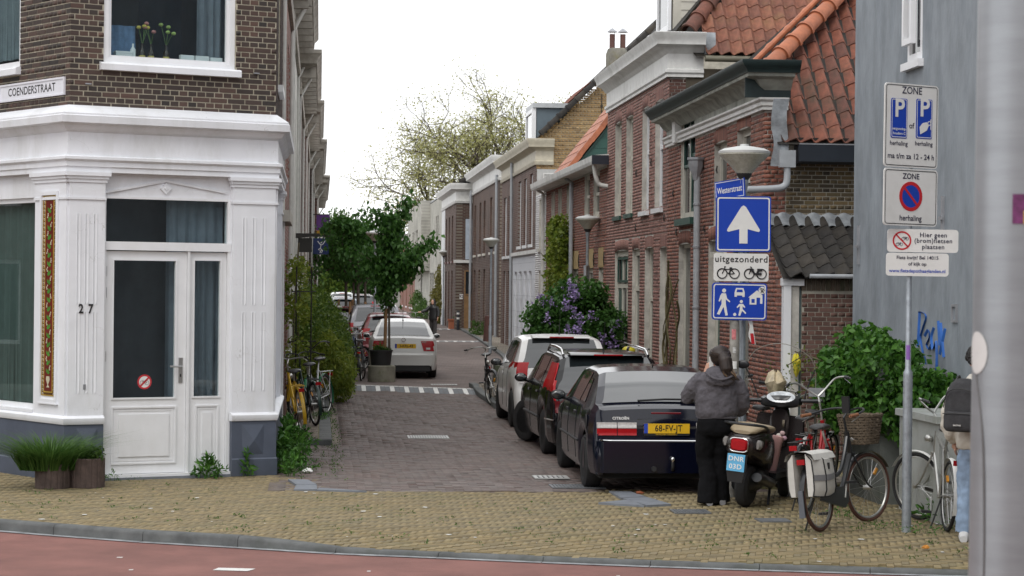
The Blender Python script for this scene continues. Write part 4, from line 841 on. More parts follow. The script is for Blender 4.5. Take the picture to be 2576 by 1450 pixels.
for i, w_ in enumerate(g5):
    window(h5, FR, *w_[:4], m_cream, w=.1, rec=.05, hb=(2.0,), name='front_door' if w_[2] < .1 else 'window', sill=None if w_[2] < .1 else 1)
    if i < 6: part('stone_lintel', MB().box(w_[0]-.05, w_[1]+.05, 0, .012, 2.76, 3.2), pm('sandstone', (.36, .26, .12), .8, var=.2), h5, FR, smooth=False)
    if i < 4: anchor(h5, FR, w_[0]-.2, 2.95, .3)
fc = part('gutter_board', MB().prism([(0, 5.0), (.36, 5.0), (.385, 5.06), (.40, 5.18), (.36, 5.20), (0, 5.23)], -.25, 13.6, 'x'), m_corn, h5, FR, smooth=False); part('board_end', MB().box(-.28, -.252, -.8, .38, 5.0, 5.2), pm('navy_board', (.018, .022, .035), .5), h5, FR, smooth=False)
part('end_return', wall_mb(0, 1, 0, 5.0, [], .2), m_mortd, h5, FE, smooth=False)
for x, mt in ((6.1, m_pipe), (13.0, m_pipew)): part('downpipe', MB().tube([(x, .09, .1), (x, .09, 4.9), (x, .25, 5.0)], .05, 10), mt, h5, FR)
part('downpipe', MB().tube(catmull([(-.05, .3, 5.0), (-.05, .25, 4.7), (-.05, .12, 4.55), (-.3, -.4, 4.5)], 5), .05, 10), m_pipew, h5, FR)
# orange roof section and its boarded cheek
m = MB(); rx0, rx1 = 7.0, 10.8
m.prism([(0, 5.2), (2.2, 8.0), (2.2, 5.2)], rx0+.06, rx1, 'y'); part('boarded_cheek', m, m_green, h5, smooth=False)
for k in range(10):
    z = 5.3+k*.26; part('cheek_board', MB().prism([((z-5.2)/1.27+.08, z), (2.2, z), (2.2, z+.25), ((z+.25-5.2)/1.27+.08, z+.25)], rx0+.03, rx0+.06, 'y'), m_green, h5, smooth=False)
sl_ = R(52); pm('flat_orange', (0, 0, 0)); MEo = MB(); MEo.box(-.15, .15, 0, .36, .0, .03); MEn = MEo.mesh('flat_tile', False); MEn.materials.append(m_tile_n)
tile_roof(h5, (-.08, rx0+.1, 5.24), (0, 1, 0), (math.cos(sl_), 0, math.sin(sl_)), MEn, 12, 10, px=.305, py=.34, jit=.003)
vt = MB(); vt.box(-.11, .11, 0, .5, -.06, .07); vm = vt.mesh('verge_tile', False); vm.materials.append(m_tile_n)
for j in range(8):
    o = bpy.data.objects.new('verge_tile', vm); COL.objects.link(o); o.parent = h5; B = Matrix.Identity(4); B.col[0][:3] = (0, 1, 0); B.col[1][:3] = (math.cos(sl_), 0, math.sin(sl_)); B.col[2][:3] = (-math.sin(sl_), 0, math.cos(sl_)); B.col[3][:3] = Vector((-.08, rx0+.0, 5.25))+Vector((math.cos(sl_), 0, math.sin(sl_)))*(j*.47)+Vector((-math.sin(sl_), 0, math.cos(sl_)))*(.012*(j % 2)); o.matrix_basis = B
part('flat_roof', MB().box(0, 5, -.2, rx0, 5.02, 5.21), m_zinc, h5, smooth=False); tile_roof(h5, (.6, 2.5, 5.3), (1, 0, 0), (0, math.cos(R(25)), math.sin(R(25))), TME_W, 6, 3)
# ---- fourth: brown house with ochre gable and dormer
S6 = S5+L5; L6 = 12.0; h6 = house('gabled_house', 'brown brick house with cream cornice, ochre brick gable and grey dormer', 6.27, S6, k=1.1)
u6 = [(1.0, 1.9, 3.55, 5.65), (2.9, 3.8, 3.55, 5.6), (4.8, 5.7, 3.55, 5.6), (8.3, 9.4, 3.3, 5.3), (10.1, 11.2, 3.3, 5.3)]; g6 = [(.6, 1.5, .02, 2.75, 0), (2.2, 3.1, .4, 2.75, 0), (3.8, 4.7, .4, 2.75, 0), (5.4, 6.3, .02, 2.75, 0), (8.2, 9.4, .5, 2.8, 0), (10.2, 11.1, .02, 2.8, 0)]
b6 = brickmat('brown_brick_far', [(.085, .036, .028), (.115, .055, .042)], (.20, .185, .16))
part('facade_wall', wall_mb(0, L6, 0, 6.0, u6+g6, .25), b6, h6, FR, smooth=False)
for w_ in u6: window(h6, FR, *w_[:4], m_wjoin, w=.1, rec=.06, hb=(w_[2]+1.2,), sill=1)
part('white_ground_floor', wall_mb(-1.2, 7.0, 0, 3.25, g6[:4], .05, .05), pm('white_render', (.62, .64, .68), .6, var=.05, bump=.15, bscale=12), h6, FR, smooth=False)
for i in range(1, 7): part('render_joint', MB().box(-1.2, 7.0, .05, .053, i*.5, i*.5+.012), pm('render_joint_grey', (.45, .47, .5), .8), h6, FR, smooth=False)  # joint lines as thin strips in a greyer colour than the render
part('stone_band', MB().box(-1.2, 7.0, 0, .12, 3.25, 3.36), m_corn, h6, FR, smooth=False)
for w_ in g6: window(h6, FR, *w_[:4], m_wjoin, w=.08, rec=-.0 if w_[0] < 7 else .06, hb=(1.9,), name='front_door' if w_[2] < .1 else 'window')
cornice(h6, 0, L6, [(0, 5.85), (.05, 5.85), (.08, 5.95), (.03, 5.97), (.03, 6.25), (.1, 6.32), (.24, 6.36), (.26, 6.46), (.32, 6.55), (.32, 6.60), (0, 6.62)], pm('cream_cornice', (.52, .48, .38), .6, var=.12, dirt=((.25, .23, .18), .5, 1.6, .5)), .5)
part('gable_wall', MB().prism([(0, 3.0), (6, 3.0), (6, 12.2), (0.2, 6.6), (0, 6.6)], -.25, -.004), m_mortd, h6, FE, smooth=False)
pieces(h6, FE, brick_rects(.0, 3.2, 5.1, 9.6, [], bl=.2, clip=lambda x, z: z < 6.75+(x-.2)*.96 and not (x < 1.7 and z < 5.75)), m_ochb, 'brick', 260, stuff='brickwork')
part('grey_panel', MB().box(.02, 1.7, 0, .03, 5.0, 5.72), pm('grey_cladding', (.42, .42, .41), .7), h6, FE, smooth=False)
for x in (.2, 1.0): part('vent', frame_mb(x, x+.5, 5.2, 5.6, .03, .03, .05), m_corn, h6, FE, smooth=False)
anchor(h6, FE, 1.9, 7.6, .7)
ridge_tiles(h6, (.12, -.12, 6.72), (5.6, -.12, 12.0), m_tile_d, .12, .36, 'verge_tile')
part('roof_deck', MB().add([(.0, -.05, 6.62), (5.6, -.05, 12.0), (5.6, 9, 12.0), (.0, 9, 6.62)], [(0, 1, 2, 3)]), m_tile_d, h6, smooth=False)
tile_roof(h6, (.05, 5.0, 6.66), (0, 1, 0), (math.cos(R(44)), 0, math.sin(R(44))), TME_O, 20, 9, px=.225, py=.33)
dm = part('dormer', MB().box(.12, 1.6, 1.3, 3.4, 6.6, 7.62), pm('slate_blue_panel', (.10, .135, .16), .5, var=.08), h6, smooth=False); part('dormer_roof', MB().box(-.0, 2.0, 1.2, 3.5, 7.62, 7.76), pm('light_zinc', (.42, .44, .45), .5), dm, smooth=False)
window(h6, FR, 1.32, 3.38, 6.65, 7.6, m_wjoin, w=.12, rec=-.02); part('corner_board', MB().box(-.02, .1, 1.26, 1.34, 6.6, 7.62), m_wjoin, dm, smooth=False)
part('downpipe', MB().tube([(7.2, .09, .1), (7.2, .09, 6.3)], .05, 10), m_pipe, h6, FR)
ch = thing('chimney', 'mossy rendered chimney with two metal flue cowls on the roof', 'chimney', T(*S(7.86, 58, -1.45)) @ RZ(TH) @ SCL(.84, .84, 1.08))
part('stack', MB().lathe([(.36, 8.6), (.36, 9.25), (.30, 9.38), (.26, 9.40), (.001, 9.4)], 8), pm('mossy_render', (.17, .165, .14), .9, var=.3, scale=4, dirt=((.14, .13, .03), .7, 5)), ch)
for dx in (-.16, .18):
    f = part('flue', MB().lathe([(.09, 9.38), (.09, 9.75)], 10, T(dx, 0, 0)), pm('brown_flue', (.09, .035, .025), .5), ch); part('cowl', MB().lathe([(.17, 9.80), (.16, 9.815), (.02, 9.90), (.001, 9.9)], 10, T(dx, 0, 0)).tube([(dx+.07, 0, 9.74), (dx+.07, 0, 9.81)], .01, 4).tube([(dx-.07, 0, 9.74), (dx-.07, 0, 9.81)], .01, 4), m_zinc, f)
# ---- fifth, sixth, the pale modern block and what follows
def far_house(name, label, l, s, L, h, wallm, win, cornm, corn_h=.6, over=.3, wm=None, pipes=(), gable=None, sillb=True):
    o = house(name, label, l, s, k=1.2); part('facade_wall', wall_mb(0, L, 0, h, win, .25), wallm, o, FR, smooth=False)
    for w_ in win: window(o, FR, *w_[:4], wm or m_wjoin, w=.1, rec=.07, hb=(w_[2]+(w_[3]-w_[2])*.55,), sill=1 if (w_[2] > .2 and sillb) else None, name='window' if w_[2] > .2 else 'front_door')
    if cornm: cornice(o, 0, L, [(0, h-.1), (.05, h-.1), (.08, h), (.03, h+.02), (.03, h+corn_h*.5), (.1, h+corn_h*.6), (over*.8, h+corn_h*.66), (over*.85, h+corn_h*.8), (over, h+corn_h*.92), (over, h+corn_h), (0, h+corn_h+.02)], cornm, .8)
    part('end_wall', MB().box(0, 7, -.2, -.003, 0, h+corn_h*.9), gable or wallm, o, FE, smooth=False)
    part('roof_top', MB().box(.0, 7, .0, L, h+corn_h-.05, h+corn_h+.015), m_zinc, o, smooth=False)
    for x, mt in pipes: part('downpipe', MB().tube([(x, .09, .1), (x, .09, h+.1)], .05, 8), mt, o, FR)
    return o
S7 = S6+L6; row = lambda xs, w, z0, z1: [(x, x+w, z0, z1) for x in xs]
b7 = brickmat('dark_brick_far', [(.06, .03, .025), (.10, .048, .038)], (.17, .15, .12))
far_house('terrace_house', 'dark brown brick terrace house with white cornice and five narrow upper windows', 6.2, S7, 13.8, 6.05, b7, row((1.2, 3.4, 6.6, 8.8, 11.6), .95, 3.5, 5.5)+row((1.2, 3.6), .95, .5, 2.9)+row((6.4, 9.0, 11.6), 1.0, .05, 2.9), m_corn, .75, .35, m_cream, ((13.4, m_pipe), (.4, m_pipe)))
S8 = S7+13.8
h8 = far_house('corner_brick_house', 'brown brick house with blank pale blue window and wooden door number 92', 5.55, S8, 10.5, 5.75, b7, row((2.2, 4.4, 6.6), .9, 3.3, 5.2)+row((2.2, 4.4, 6.6), .9, .4, 2.9), m_corn, .7, .3, pm('oxblood_frame', (.10, .02, .018), .5))
part('blind_window', MB().box(.38, .72, 0, .02, 3.35, 5.0), pm('pale_blue_board', (.42, .48, .55), .6), h8, FE, smooth=False)
wd_ = pm('varnished_wood', (.26, .15, .065), .5, var=.2); dr = part('wooden_door', frame_mb(.35, .72, .1, 2.9, .05, 0, .04, (), (1.9,)), wd_, h8, FE, smooth=False); part('door_leaf', MB().box(.4, .68, 0, .025, .15, 1.85), wd_, dr, smooth=False); part('pane', MB().box(.4, .68, 0, .02, 1.95, 2.85), m_pane, dr, smooth=False)
part('stone_band', MB().box(-.1, .75, 0, .08, 3.2, 3.32), m_corn, h8, FE, smooth=False); part('number_plate', MB().box(.16, .3, 0, .012, 1.72, 1.92), m_wst, h8, FE, smooth=False); part('number', flat_text('92', .15, .23, 1.82, .014, bold=.004), m_blk, h8, FE, smooth=False)
part('white_end_section', MB().box(7.9, 10.5, -.2, .02, 0, 5.7), pm('white_far_brick', (.62, .63, .64), .7, var=.08), h8, FR, smooth=False)
ridge_tiles(h8, (.1, -.05, 6.5), (2.2, -.05, 7.3), m_tile_d, .13, .4); part('roof_deck', MB().add([(0, 0, 6.45), (3, 0, 7.6), (3, 10.5, 7.6), (0, 10.5, 6.45)], [(0, 1, 2, 3)]), m_tile_d, h8, smooth=False)
S9 = S8+10.5; pb = brickmat('pale_grey_brick', [(.36, .35, .31), (.42, .41, .36)], (.33, .32, .29), .2, .08, .2)
h9 = far_house('modern_block', 'pale grey brick modern block with overhanging upper floor', 5.6, S9, 29, 6.4, pb, row((4, 5.4), .9, 4.2, 5.6)+row((16, 17.5, 20, 21.5), 1.0, 3.9, 5.2)+row((8, 10, 20), 1.6, .9, 2.9), None, .1, 0, m_dark)
part('overhang', wall_mb(12, 29, 3.0, 6.6, row((16, 17.5, 20, 21.5), 1.0, 3.9, 5.2), .6, .45), pb, h9, FR, smooth=False)
for x in (16, 17.5, 20, 21.5): window(h9, FR @ T(0, .45, 0), x, x+1, 3.9, 5.2, m_dark, w=.08, rec=.05)
S10 = S9+29; ob = brickmat('orange_brick_far', [(.20, .07, .045), (.24, .09, .06)], (.2, .17, .14))
far_house('orange_roofed_house', 'red brick house with steep orange tiles beyond the pale block', 5.6, S10, 24, 3.4, ob, row((3, 6, 12, 18), 1.2, .9, 2.8), m_corn, .5, .3)
hr = house('orange_roof_slope', 'steep orange tiled roof slope seen above the far street trees', 5.6, S10+.2, k=1.2); tile_roof(hr, (-.2, 0, 3.9), (0, 1, 0), (math.cos(R(60)), 0, math.sin(R(60))), TME_O, 60, 4, px=.4, py=.6); part('slope', MB().add([(-.15, 0, 3.85), (1.2, 0, 6.2), (1.2, 23, 6.2), (-.15, 23, 3.85)], [(0, 1, 2, 3)]), m_tile_n, hr, smooth=False)
# ---- the blue grey rendered building at the right edge
bg_ = house('rendered_building', 'blue grey rendered side wall with one small white window high up', 6.9, 12.0, 'building')
m_rend = pm('blue_grey_render', (.235, .262, .288), .85, var=.2, scale=2.6, bump=.6, bscale=18, stretch=(1, 1, .5), dirt=((.14, .165, .19), .85, 1.9, .35))
wh = [(12.72, 13.36, 5.0, 6.3)]
part('side_wall', wall_mb(0, 15.9, -.1, 9.5, wh, .3), m_rend, bg_, FR, smooth=False); part('end_wall', MB().box(.25, 6, 15.6, 15.9, -.1, 9.5), m_rend, bg_, smooth=False)
w_ = window(bg_, FR, *wh[0], m_wjoin, w=.09, rec=.0, sill=2); part('open_sash', frame_mb(12.9, 13.3, 5.2, 6.2, .07, .03, .09), m_wjoin, w_, smooth=False)
for x, z, h in ((15.55, 2.9, .5), (11.75, 3.15, .45)): part('wall_anchor', MB().box(x, x+.05, 0, .03, z-h/2, z+h/2).box(x-.03, x+.08, .03, .05, z-.04, z), m_zinc, bg_, FR, smooth=False)
part('vent', frame_mb(11.2, 11.4, 1.98, 2.18, .03, 0, .02), m_zinc, bg_, FR, smooth=False)
m_spray = pm('blue_spray_paint', (.03, .13, .45), .6, var=.2)
gr = thing('graffiti_tag', 'blue sprayed graffiti tag on the grey rendered wall', 'graffiti', wmat(bg_) @ FR @ T(12.25, .006, 1.82) @ SCL(1.35, 1, 1.05))
def stroke(pts, w=.022):
    q = MB(); P_ = catmull([(p[0], 0, p[1]) for p in pts], 6)
    q.tube(P_, [(w, .003)]*len(P_), 6); return q
for s_ in ([(.36, -.14), (.32, .18), (.30, .24), (.12, .2), (.22, .06), (.28, -.04), (.2, -.2)], [(.16, -.02), (.05, .05), (.02, -.02), (.1, -.1), (.02, -.16), (-.06, -.1)], [(-.12, .08), (-.05, -.02), (-.1, -.14), (-.2, -.06), (-.22, -.34), (-.15, -.42)], [(-.25, .16), (-.3, -.1)], [(-.32, .14), (-.42, -.22)], [(-.45, .08), (-.3, -.2)], [(.26, -.22), (.16, -.24), (.12, -.32)]):
    part('stroke', stroke(s_), m_spray, gr)
# ------------------------------------------------------------------ the row of houses along the left side
FLR = frame((0, 0, 0), (0, 1, 0), (1, 0, 0))
def lcornice(parent, s0, s1, prof, mat): 
    return part('cornice', sweep([Vector((-.6, s0)), Vector((0, s0)), Vector((0, s1)), Vector((-.6, s1))], prof), mat, parent)
def lhouse(label, l, s, L, h, wallm, win, cornm, over, pipe, wm, name='terrace_house'):
    o = house(name, label, l, s); part('facade_wall', wall_mb(0, L, 0, h, win, .25), wallm, o, FLR, smooth=False)
    for w_ in win: window(o, FLR, *w_[:4], wm, w=.1, rec=.1, hb=(w_[2]+(w_[3]-w_[2])*.6,), name='window' if w_[2] > .2 else 'front_door')
    lcornice(o, 0, L, [(0, h-.15), (.06, h-.15), (.08, h-.05), (.04, h), (.04, h+.35), (over*.4, h+.42), (over*.8, h+.5), (over*.82, h+.62), (over, h+.72), (over, h+.8), (0, h+.84)], cornm)
    k = 0; bm = MB().box(0, .16, .03, over*.75, h+.22, h+.46).mesh('cornice_bracket', False)
    while k < L: link('cornice_bracket', bm, cornm, o, FLR @ T(k, 0, 0)); k += 1.15
    part('end_wall', MB().box(-7, -.01, 0, .2, 0, h+.8), wallm, o, smooth=False); part('roof_top', MB().box(-7, 0, 0, L, h+.76, h+.845), m_zinc, o, smooth=False)
    for x, mt in pipe: part('downpipe', MB().tube([(x, .025, .1), (x, .025, h-.2), (x, over*.6, h+.3)], .034, 10), mt, o, FLR)
    return o
lb = brickmat('left_red_brick', [(.16, .05, .036), (.21, .078, .055)], (.26, .24, .21)); lw = pm('left_white_brick', (.55, .55, .51), .7, var=.12, scale=3, bump=.2, dirt=((.3, .3, .27), .5, 1.2, .3)); ld = brickmat('left_dark_brick', [(.05, .028, .024), (.08, .04, .032)], (.22, .2, .17))
m_corn = pm('aged_cornice', (.40, .375, .33), .75, var=.25, scale=2.5, dirt=((.12, .105, .085), .8, 1.5, .4))
W2 = lambda xs, w, z0, z1: [(x, x+w, z0, z1) for x in xs]
s_ = 31.2-.25
h_ = lhouse('red brick terrace house next to the white corner shop, stone band above its windows', -.56, s_, 8.5, 7.0, lb, W2((1.2, 3.2, 5.2, 6.9), .95, 4.1, 6.3)+W2((1.2, 3.4, 5.8), 1.1, .5, 2.9), m_corn, .42, ((8.3, m_pipew), (.2, m_pipew)), m_wjoin)
part('stone_band', MB().box(-.1, 2.6, 0, .14, 3.2, 3.36), m_corn, h_, FLR, smooth=False); s_ += 8.5
h_ = lhouse('white painted terrace house with heavy white cornice and wall lantern', -.54, s_, 9.5, 7.1, lw, W2((1.2, 3.6, 6.6), 1.0, 4.0, 6.2)+W2((1.2, 3.6, 6.6), 1.1, .3, 2.9), m_corn, .46, ((.3, m_pipew), (9.3, m_pipew)), m_wjoin); s_ += 9.5
h_ = lhouse('brown terrace house with white pipes behind the hedge', -.50, s_, 11, 6.7, ld, W2((1.2, 3.4, 6, 8.4), 1.0, 3.9, 5.9)+W2((1.2, 3.4, 6, 8.4), 1.1, .3, 2.9), m_corn, .5, ((.3, m_pipew), (10.7, m_pipew)), m_wjoin); s_ += 11
h_ = lhouse('red brick terrace house that carries the blue hanging sign', -.42, s_, 13, 6.5, lb, W2((1.2, 3.6, 6.6, 9.5), 1.0, 3.8, 5.7)+W2((1.2, 3.6, 6.6, 9.5), 1.1, .3, 2.9), m_corn, .5, ((.3, m_pipew), (12.7, m_pipew)), m_wjoin); s_ += 13
h_ = lhouse('dark terrace house beyond the blue hanging sign', -.3, s_, 20, 6.3, ld, W2((1.2, 3.6, 6.6, 9.5, 13, 16), 1.0, 3.8, 5.6)+W2((1.2, 6.6, 12), 1.1, .3, 2.9), m_corn, .5, ((.3, m_pipew), (19.7, m_pipew)), m_wjoin); s_ += 20
h_ = lhouse('farthest terrace house of the left row', -.15, s_, 24, 6.1, lb, W2((2, 6, 10, 14, 18), 1.2, 3.8, 5.6), m_corn, .55, ((.3, m_pipew), (23.7, m_pipew)), m_wjoin); s_ += 24
# shop sign, flag, wall lantern, hanging flower pot
m_navy = pm('navy_enamel', (.014, .03, .11), .4, var=.05)
bs = thing('hanging_sign', 'dark blue square sign with white figure and number 37 on left facade', 'sign', T(*S(-.42, 76, 0)) @ RZ(TH))
part('arm', MB().box(.0, .75, -.02, .02, 3.95, 4.0), m_iron, bs, smooth=False); part('board', MB().box(.18, .72, -.015, .015, 3.35, 3.9), m_navy, bs, smooth=False)
q = MB(); 
for pts in ([(.33, 3.8), (.4, 3.72), (.45, 3.66), (.43, 3.55)], [(.6, 3.82), (.52, 3.7), (.45, 3.66)], [(.43, 3.55), (.36, 3.5)], [(.43, 3.55), (.5, 3.48)]): q.tube([(a, -.018, b) for a, b in pts], .016, 5)
q.ell((.46, -.018, 3.76), (.035, .004, .035), 8, 5); q.join(flat_text('37', .12, .46, 3.43, -.017, bold=.004)); part('emblem', q, m_wst, bs)
fl = thing('banner', 'purple and yellow banner hung from the left facade', 'banner', T(*S(-.4, 88, 0)) @ RZ(TH)); part('pole', MB().tube([(0, 0, 5.1), (.8, 0, 5.1)], .02, 6), m_iron, fl)
part('cloth', MB().grid([[(x, .02*math.sin(z*9+x*4), z) for x in (.25, .5, .78)] for z in (4.3, 4.6, 4.85, 5.08)]), pm('purple_cloth', (.12, .045, .2), .8), fl); part('stripe', MB().grid([[(x, .02*math.sin(z*9+x*4)-.006, z) for x in (.25, .5, .78)] for z in (4.3, 4.38, 4.46)]), pm('yellow_cloth', (.5, .28, .04), .8), fl)
ln = thing('wall_lantern', 'black box lantern fixed to the white house wall', 'lantern', T(*S(-.52, 47, 0)) @ RZ(TH)); part('hood', MB().prism([(0, 3.4), (.5, 3.4), (.54, 3.36), (.02, 3.30), (0, 3.30)], -.18, .18), m_iron, ln, smooth=False); part('box', MB().box(.05, .35, -.13, .13, 3.0, 3.3), m_iron, ln, smooth=False)
hp = thing('hanging_pot', 'white flower pot fixed on the left facade', 'flower pot', T(*S(-.4, 80, 0)) @ RZ(TH)); part('pot', MB().lathe([(.1, 3.05), (.17, 3.3), (.18, 3.3), (.18, 3.33), (.001, 3.31)], 12, T(.25, 0, 0)), m_corn, hp)
part('bracket', MB().tube([(0, 0, 3.0), (.25, 0, 3.03)], .015, 5), m_iron, hp)
# end of the street
eh = thing('end_house', 'low grey roofed house closing the far end of the street', 'house', T(*S(2, 205, 0)) @ RZ(TH)); part('wall', MB().box(-9, 9, 0, 8, 0, 4.2), pm('far_render', (.4, .39, .36), .8), eh, smooth=False); part('roof', MB().prism([(-.3, 4.9), (4, 7.2), (8.3, 4.9)], -9, 9, 'x'), pm('grey_far_roof', (.14, .13, .125), .8, var=.2), eh, smooth=False); part('fascia', MB().box(-9, 9, -.35, -.31, 4.2, 4.95), m_corn, eh, smooth=False)
# the houses across the main road, behind the viewer, that the windows mirror
lo_ = thing('opposite_house', 'brown house farther along the main road, mirrored in the shop window', 'house', T(-27, 18, 0), 'houses across the main road')
win = [(a, a+1.3, z, z+1.9) for a in np.arange(1.2, 44, 2.8) for z in (.9, 4, 7)]; FO = frame((0, 0, 0), (0, 1, 0), (1, 0, 0)); part('facade_wall', wall_mb(0, 46, 0, 10, win, .25), pm('opposite_brick_left', (.10, .06, .05), .85, var=.3), lo_, FO, smooth=False)
for w_ in win: window(lo_, FO, *w_, m_wjoin, w=.09, rec=.1)
for i, (x, w, h, c) in enumerate(((-26, 17, 9, (.16, .075, .055)), (-8.5, 16, 10, (.09, .06, .05)), (8, 16, 9.5, (.18, .09, .065)), (24.5, 16, 10, (.10, .06, .05)), (41, 18, 9.5, (.15, .08, .06)))):
    o = tag(thing('opposite_house', '', 'house'), ['tall red brick house across the main road, mirrored in the shop windows', 'dark brick house across the main road, mirrored in the door glass', 'red brick house across the main road, mirrored in car windows', 'brown house across the main road, mirrored in the transom window', 'last house across the main road, mirrored in the side light'][i], 'house', 'houses across the main road'); M_ = frame((x, -13, 0), (1, 0, 0), (0, 1, 0)); o.matrix_basis = T(x, -13, 0); M_ = frame((0, 0, 0), (1, 0, 0), (0, 1, 0))
    win = [(a, a+1.2, z, z+1.9) for a in np.arange(1.2, w-1.5, 2.6) for z in (.9, 4, 7)]; part('facade_wall', wall_mb(0, w, 0, h, win, .25), pm('opposite_brick_%d' % i, tuple(v*.6 for v in c), .85, var=.3), o, M_, smooth=False)
    for w_ in win: window(o, M_, *w_, m_wjoin, w=.09, rec=.1)
# ------------------------------------------------------------------ cars (local: x right, y forward, z up, origin under the rear bumper)
m_tyre = pm('tyre_rubber', (.018, .018, .019), .85, var=.2, scale=20); m_cglass = pm('car_glass', (.012, .016, .018), .02, var=.1, spec=.9, coat=.6); m_black = pm('black_plastic', (.016, .016, .017), .55, var=.1)
m_tail = pm('tail_light_red', (.34, .004, .008), .3, var=.15, scale=40, spec=.3); m_tailw = pm('tail_light_clear', (.5, .48, .47), .15, var=.15, scale=40, coat=.1); m_chrome = pm('chrome', (.62, .62, .62), .12, metal=1, var=.03); m_rim = pm('alloy_rim', (.32, .33, .34), .35, metal=.7, var=.08)
m_plate = pm('plate_yellow', (.70, .42, .02), .35, var=.04); m_plblue = pm('plate_blue', (.02, .06, .4), .4)
m_under = pm('underbody', (.01, .01, .01), .9)
def interp(pts):
    xs, ys = zip(*pts); return lambda v: float(np.interp(v, xs, ys))
def plate(parent, x, y, z, txt, w=.52, h=.11, face=-1, rx=0, mat=None, two=None):
    p = part('number_plate', MB().box(-w/2, w/2, -.006, .006, -h/2, h/2), mat or m_plate, parent, T(x, y, z) @ RX(rx), smooth=False)
    if not two: part('country_band', MB().box(-w/2, -w/2+.045, -.0075, -.006, -h/2, h/2), m_plblue, p, smooth=False)
    lines = two or [txt]
    for i, t in enumerate(lines):
        q = flat_text(t, h*.92/(1.15*len(lines) if two else 1), .02 if not two else 0, (0 if not two else (h*.22 if i == 0 else -h*.24)), -.0085, bold=.0012, space=1.06, sx=.82 if not two else .9); part('characters', q, m_blk if not two else m_wst, p, smooth=False)
    return p
def wheel(parent, x, y, Rw, w=.19, spokes=7, turn=0, side=-1, rimm=None):
    M = T(x, y, Rw) @ RZ(turn); m = MB(); A_ = RY(R(90))
    m.lathe([(Rw*.62, -w/2), (Rw*.86, -w/2-.008), (Rw*.97, -w/2+.012), (Rw, -w*.25), (Rw, w*.25), (Rw*.97, w/2-.012), (Rw*.86, w/2+.008), (Rw*.62, w/2), (Rw*.6, 0), (Rw*.62, -w/2)], 30, A_)
    o = part('wheel', m, m_tyre, parent, M); q = MB(); q.lathe([(Rw*.63, side*w*.46), (Rw*.60, side*w*.47), (Rw*.585, side*w*.36), (.001, side*w*.30)], 28, A_)
    for k in range(spokes):
        a = 2*math.pi*k/spokes; q.obox(RX(a) @ T(side*w*.40, 0, Rw*.33), .03, .045, Rw*.5)
    q.lathe([(.06, side*w*.36), (.055, side*w*.47), (.001, side*w*.48)], 14, A_); part('rim', q, rimm or m_rim, o); return o
